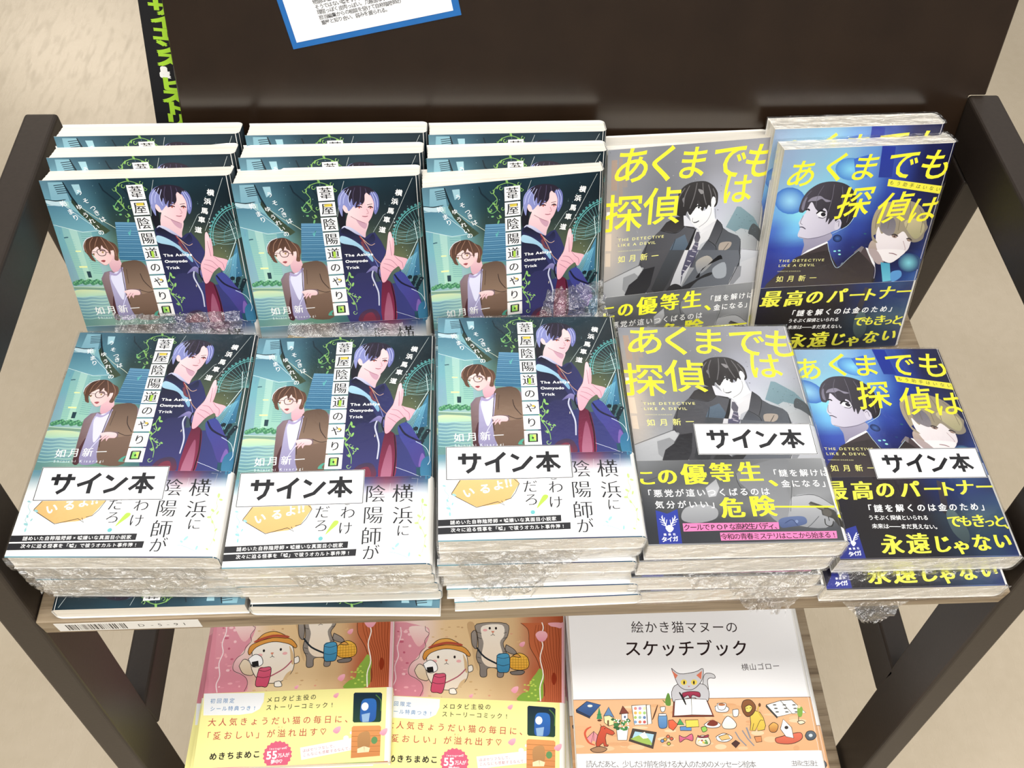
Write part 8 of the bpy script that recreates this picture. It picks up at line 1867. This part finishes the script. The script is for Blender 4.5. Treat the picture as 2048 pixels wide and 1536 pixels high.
# front row: five stacks lying flat, listed bottom to top as (dx, dy, dyaw, upside-down head, wrapped)
STACKS=[('A','leftmost front stack',(-216.7,2.8,-1.34,1.2,-1.9),64.0,(38.2,104.8,.9),
         [(3,-5,1.2,1,0),(5,1,-.6,0,1),(4,0,.5,0,2),(2,.5,-.4,0,1),(0,0,0,0,2)]),
        ('A','second front stack from the left',(-108.2,-4.8,-.73,-.8,-.3),65.5,(35.6,102.8,.6),
         [(5,-1,-1.6,1,0),(3,2,.4,0,0),(2,1,.2,0,1),(1,1,-.2,0,2),(0,0,0,0,1)]),
        ('A','middle front stack',(0,0,.26,1.2,-1.9),77.0,(37.6,102.3,0),
         [(6,-4.5,.5,0,0),(3,-3,-.3,0,0),(0,0,.6,0,1),(-1,-1.2,-.4,0,2),(-1,1,.8,0,1),(0,0,0,0,2)]),
        ('B','grey front stack',(108.6,-.9,-.28,.5,-2.2),66.0,(68.5,83.4,-1),
         [(2,-2.5,.8,0,1),(-4,-2.5,-.3,0,2),(-3,-.5,.5,0,1),(0,0,0,0,2)]),
        ('C','rightmost front stack',(220.2,3.3,.12,1.4,-1.1),33.0,(68.9,86.9,-.3),
         [(-3,-9.5,-.4,0,1),(0,0,0,0,2)])]
TOPS={}
for key,where,(x,y,yaw,ry,rx),hgt,card,lst in STACKS:
    n=len(lst); pitch=hgt/n; T=KINDS[key].T; z=SHELF+.2
    for i,(dx,dy,dyaw,up,wr) in enumerate(lst):
        top=i==n-1; f=i/(n-1)
        zc=SHELF+.3+pitch*i+(pitch-T)
        M=flat(x+dx,y+dy,max(zc,SHELF+.3),yaw+dyaw,ry*f,rx*f)
        o=ORD[n-1-i]
        if top: lab='signed %s in film, topmost on the %s'%(TITLE[key],where)
        elif i==0: lab='%s at the bottom of the %s'%(TITLE[key],where)
        else: lab='%s %s, %s from top in the %s'%('wrapped' if wr else 'bare',TITLE[key],o,where)
        b=book(key,M,lab,'novels stacked flat along the shelf front',wr,0,card if top else None,bool(up))
        if top: TOPS[where]=WRAP[b.name]
def flap(where,P,seed,amp,**k): crumple('wrap_flap',P,TOPS[where],seed,amp,**k)
flap('leftmost front stack',[(-32,74.5,13),(42,74.5,13),(44,82,26),(-34,84,20)],1,4)
flap('leftmost front stack',[(-50,-75.6,4),(46,-75.6,4),(42,-78,-22),(-46,-78,-24)],7,2.2,rag=.3)
flap('second front stack from the left',[(-36,74.5,13),(36,74.5,13),(34,80,19),(-34,82,18)],2,3)
flap('second front stack from the left',[(-20,-75.6,8),(44,-75.6,8),(36,-78,-6),(-14,-78,-8)],8,2.0,rag=.4)
flap('middle front stack',[(8,74.5,13),(50,74.5,13),(46,86,34),(14,84,27)],3,6)
flap('middle front stack',[(-47,-75.5,4),(24,-75.5,4),(-6,-82,-34),(-32,-83,-44)],4,4,rag=.4)
flap('grey front stack',[(-30,-75.5,-14),(48,-75.5,-14),(40,-81,-30),(-22,-80,-24)],5,3)
flap('grey front stack',[(0,-76,-34),(47,-76,-34),(34,-84,-54),(16,-84,-52)],9,3.5,rag=.45)
flap('rightmost front stack',[(-50,-75.5,4),(45,-75.5,4),(42,-79,-8),(-46,-79,-9)],6,2.6)
flap('rightmost front stack',[(-44,-86,-14),(-4,-86,-15),(-16,-92,-34),(-24,-92,-36)],10,3,rag=.5)
# back row: books standing, leaning on the board; front book first as (bottom y, lean, dx, opened)
def stand(x,y,yaw,lean,roll,T,opened,key):
    k=KINDS[key]
    R=Rm(yaw,'Z')@Rm(90-lean,'X')@Rm(roll,'Z')
    M=Matrix.Translation(mm(x,y,SHELF+.3))@R@Matrix.Translation(Vector((0,k.H/2*.001,0)))   # plane of the front cover
    h=Vector(((k.us-k.W/2)*.001,0,0))
    return M@Matrix.Translation(h)@Rm(-opened,'Y')@Matrix.Translation(-h)@Matrix.Translation(Vector((0,0,-T*.001)))
BACK=[('At','left back pile',[(-219.2,79.0,.8,19.0,.5,1.0,0),(-219.0,101.5,.6,16.4,.3,.4,0),(-218.5,123.0,.4,14.2,.2,.3,0)]),
      ('At','second back pile',[(-111.5,78.0,2.8,17.8,0,2.4,0),(-110.5,101.0,1.2,16.0,.2,1.0,0),(-109.5,122.5,.6,14.2,0,.4,0)]),
      ('At','third back pile',[(-2.2,76.6,7.2,17.8,-.3,5.4,0),(-2.4,100.0,2.6,16.0,0,1.6,0),(-2.6,122.0,1.0,14.2,0,.5,0)]),
      ('Bt','fourth back pile',[(105.9,96.8,9.6,24.2,-2.6,6.2,0)]),
      ('C','right back pile',[(210.9,101.3,1.6,18.0,.8,0,1),(207.0,123.5,1.2,15.2,.6,0,2)])]
for key,where,lst in BACK:
    for i,(x,y,yaw,lean,roll,op,wr) in enumerate(lst):
        M=stand(x,y,yaw,lean,roll,KINDS[key].T,op,key)
        if len(lst)==1: lab='grey yellow-titled novel standing open a crack against the dark brown board'
        elif key=='C': lab=('wrapped blue novel leaning in front at the right end of the back row' if i==0 else 'wrapped blue novel tucked behind another at the right end of the back row')
        else: lab='%s leaning %s in the %s from the left'%(TITLE[key[0]],('foremost','in the middle','rearmost against the board')[i],{'left back pile':'first back-row pile','second back pile':'second back-row pile','third back pile':'third back-row pile'}[where])
        book(key,M,lab,'novels leaning in the back row',wr,op)
# lower shelf
LOW=-404.0
def lowstack(key,x,y,n,top,offs,lab0,lab1,grp):
    k=KINDS[key]; pitch=(top-LOW-.3)/n; rnd=random.Random(n)
    for i in range(n):
        j=n-1-i; dx,dy,dyaw=offs[j] if j<len(offs) else (rnd.uniform(-2,2),rnd.uniform(-3,3),rnd.uniform(-.6,.6))
        book(key,flat(x+dx,y+dy,LOW+.3+pitch*i+(pitch-k.T),dyaw),lab0 if j==0 else lab1%ORD[j],grp)
lowstack('D',-174.8,0,9,-312,[(0,0,0),(-3,-2,-1.2),(-9,-4,-2.0),(-4,1,.5)],'pink and yellow cat comic on top of the left lower-shelf stack','pink cat comic, %s from the top of the left lower-shelf stack','cat comics on the lower shelf')
lowstack('D',-33.5,-9,8,-322,[(0,0,-4.4),(-1,4,-1),(1,2,0)],'pink and yellow cat comic on top of the middle lower-shelf stack','pink cat comic, %s from the top of the middle lower-shelf stack','cat comics on the lower shelf')
lowstack('E',135.7,-6.5,9,-300,[(0,0,-1.3),(6,-20,-.6),(0,3,.5)],'white picture book with a cat at a table, topmost on the lower shelf','white picture book, %s from the top of the lower-shelf stack','white picture books on the lower shelf')
# ------------------------------------------------------------------ display cart
cart=link('display_cart',None); cart.location=mm(0,40,FLOOR); tag(cart,'dark brown steel book cart with greige wood shelves and a tall glossy board','cart')
def part(name,mesh,lab=None):
    o=link(name,mesh); o.parent=cart; o.matrix_parent_inverse=Matrix.Translation(-cart.location); 
    if lab: o['label']=lab
    return o
def W(p): return (p[0],p[1],p[2]-FLOOR)
def tube(name,a,b,wx,d,axis):
    """rectangular tube from a to b (mm); wx = width along x, d = size along the other cross axis"""
    mb=MB(); P=[]
    for p in (a,b):
        for sx,sd in ((0,0),(1,0),(1,1),(0,1)):
            q=[p[0]+wx*sx,p[1],p[2]]; q[axis]+=d*sd; P.append(W(q))
    mb.hexa(P); o=part(name,mb.mesh(name,['steel'])); bevel(o,2.2,3); return o
for x0,zb,zt,zl in ((-300,27.5,58,-315),(280,31.5,67,-299)):
    tube('arm_rail',(x0,-60,zb),(x0,191,zb),20,zt-zb,2)
    tube('rear_post',(x0,151,FLOOR),(x0,151,zb-.2),20,39,1)
    tube('front_post',(x0,-78-.125*(-77-FLOOR)-2,FLOOR),(x0,-78+.125*(zb+90),zb-.2),20,38,1)
    tube('lower_rail',(x0,-69,zl),(x0,152,zl),20,38,2)
mb=MB(); mb.box(-279.6,279.6,-78,190,SHELF-16-FLOOR,SHELF-FLOOR); sh=part('upper_shelf',mb.mesh('upper_shelf',['wood'])); bevel(sh,.8)
mb=MB(); mb.box(-277.5,277.5,-112,188,LOW-18-FLOOR,LOW-FLOOR); sh=part('lower_shelf',mb.mesh('lower_shelf',['wood'])); bevel(sh,.8)
# board leaning back behind the books
PL=15.0; pz=SHELF+.3; py=149.3
Mb=Matrix.Translation(mm(0,py,pz))@Rm(-PL,'X')
O=[(-213,0),(279.4,0),(279.4,150),(290,150),(290,470),(-187.6,470)]; mb=MB()
for yy in (0,14): mb.v+=[(x,yy,z) for x,z in O]; mb.c+=[(.8,.8,.8)]*6
mb.f+=[(0,1,2,3,4,5),(11,10,9,8,7,6)]+[(k,6+k,6+(k+1)%6,(k+1)%6) for k in range(6)]; mb.mi+=[0]*8
bd=part('back_board',mb.mesh('back_board',['panel'])); bd.matrix_basis=Mb; bevel(bd,1.0)
# shelf-edge barcode sticker
i=Ink((0,0,80,11),lambda u,v,h:(-270.5+u,-78.25-h,SHELF-2.2-v-FLOOR)); i.grid([['f0efec']*2]*2,2,2)
rnd=random.Random(12); x=6.0
while x<39:
    wd=rnd.choice((.25,.35,.5,.8)); i.stroke([(x,1.6),(x,9.6)],wd,'1d1d20',0); x+=wd+rnd.choice((.3,.4,.7))
i.text('D-5-91',(47,5.6),(71,5.6),5.2,'3a3a3c','g')
mb=i.mb; mb.box(-270.5,-190.5,-78.2,-78.02,SHELF-13.2-FLOOR,SHELF-2.2-FLOOR,(.87,.86,.84)); st=link('barcode_sticker',mb.mesh('barcode_sticker',['ink'],ink=True),sh); st['label']='white barcode sticker'
# ------------------------------------------------------------------ sheet taped on the board, header sign behind it
def on_board(x,s,h): # x mm, s mm up the board from its foot, h mm out of its face
    return Mb@Vector((x*.001,-h*.001,s*.001))
an=math.radians(11.17)
def sheet_pt(a,b,h): return on_board(-132.5+a*math.cos(an)-b*math.sin(an),180.8+a*math.sin(an)+b*math.cos(an),h)
SB=Matrix.Translation(on_board(-132.5,180.8,.25))@Rm(-PL,'X')@Rm(90,'X')@Rm(11.17,'Z')
note=link('notice_sheet',None); note.matrix_world=SB; tag(note,'white handwritten notice on blue backing, taped crookedly to the dark board','notice')
mb=MB(); mb.box(0,99.6,0,72,0,.4); link('blue_backing',mb.mesh('blue_backing',['blue']),note)
mb=MB(); mb.box(3.2,95.6,3.4,69,.42,.6); pap=link('paper',mb.mesh('paper',['card']),note)
i=Ink((3,0,93,68),lambda u,v,h:(u,72-v,.62+h))
rows=['葦屋と知り合い、弱みを握られる。','担当編集からの相談を受けて自称陰陽師の','理屈っぽく皮肉っぽい。几帳面な小説家は','そうではない嘘をす、几帳面な','物語は嘘だけれど、']
rnd=random.Random(2)
for k,t in enumerate(rows):
    y=72-(11.4+2.95*k); x=21.6-.25*k
    for c,ch in enumerate(t):
        q=(x+c*2.52+rnd.uniform(-.12,.12),y+rnd.uniform(-.15,.15)); i.text(ch,q,q,2.75,'2b2b2e','h',.004,0,rnd.uniform(-.06,.06))
link('handwriting',i.mb.mesh('handwriting',['ink'],ink=True),pap)
sign=link('header_sign',None); SG=Mb@Matrix.Translation(Vector((-.2374,.0146,.0)))@Rm(5,'Y'); sign.matrix_world=SG; tag(sign,'tall black sign with lime green lettering, behind the left edge of the brown board','sign')
mb=MB(); mb.box(0,60,0,4,0,470); sb=link('sign_board',mb.mesh('sign_board',['board']),sign)
i=Ink((0,0,60,470),lambda u,v,h:(u,-.02-h,470-v))
s0=201.4
for ch in 'サイエンス&ヒストリー':
    q=(12.6 if ch!='&' else 9.5,470-s0); i.text(ch if ch!='ー' else '｜',q,q,9.2,'a9d83c' if ch!='&' else 'f4f4f0','b',.035,0,None,1.6 if ch!='&' else 1.0); s0-=7.6
link('lettering',i.mb.mesh('lettering',['ink'],ink=True),sign)
# ------------------------------------------------------------------ floor
mb=MB(); mb.quadgrid(lambda a,b:((a-.5)*9000,-2500+b*9500,0),2,2); fl=link('floor',mb.mesh('floor',['floor'])); tag(fl,kind='structure')
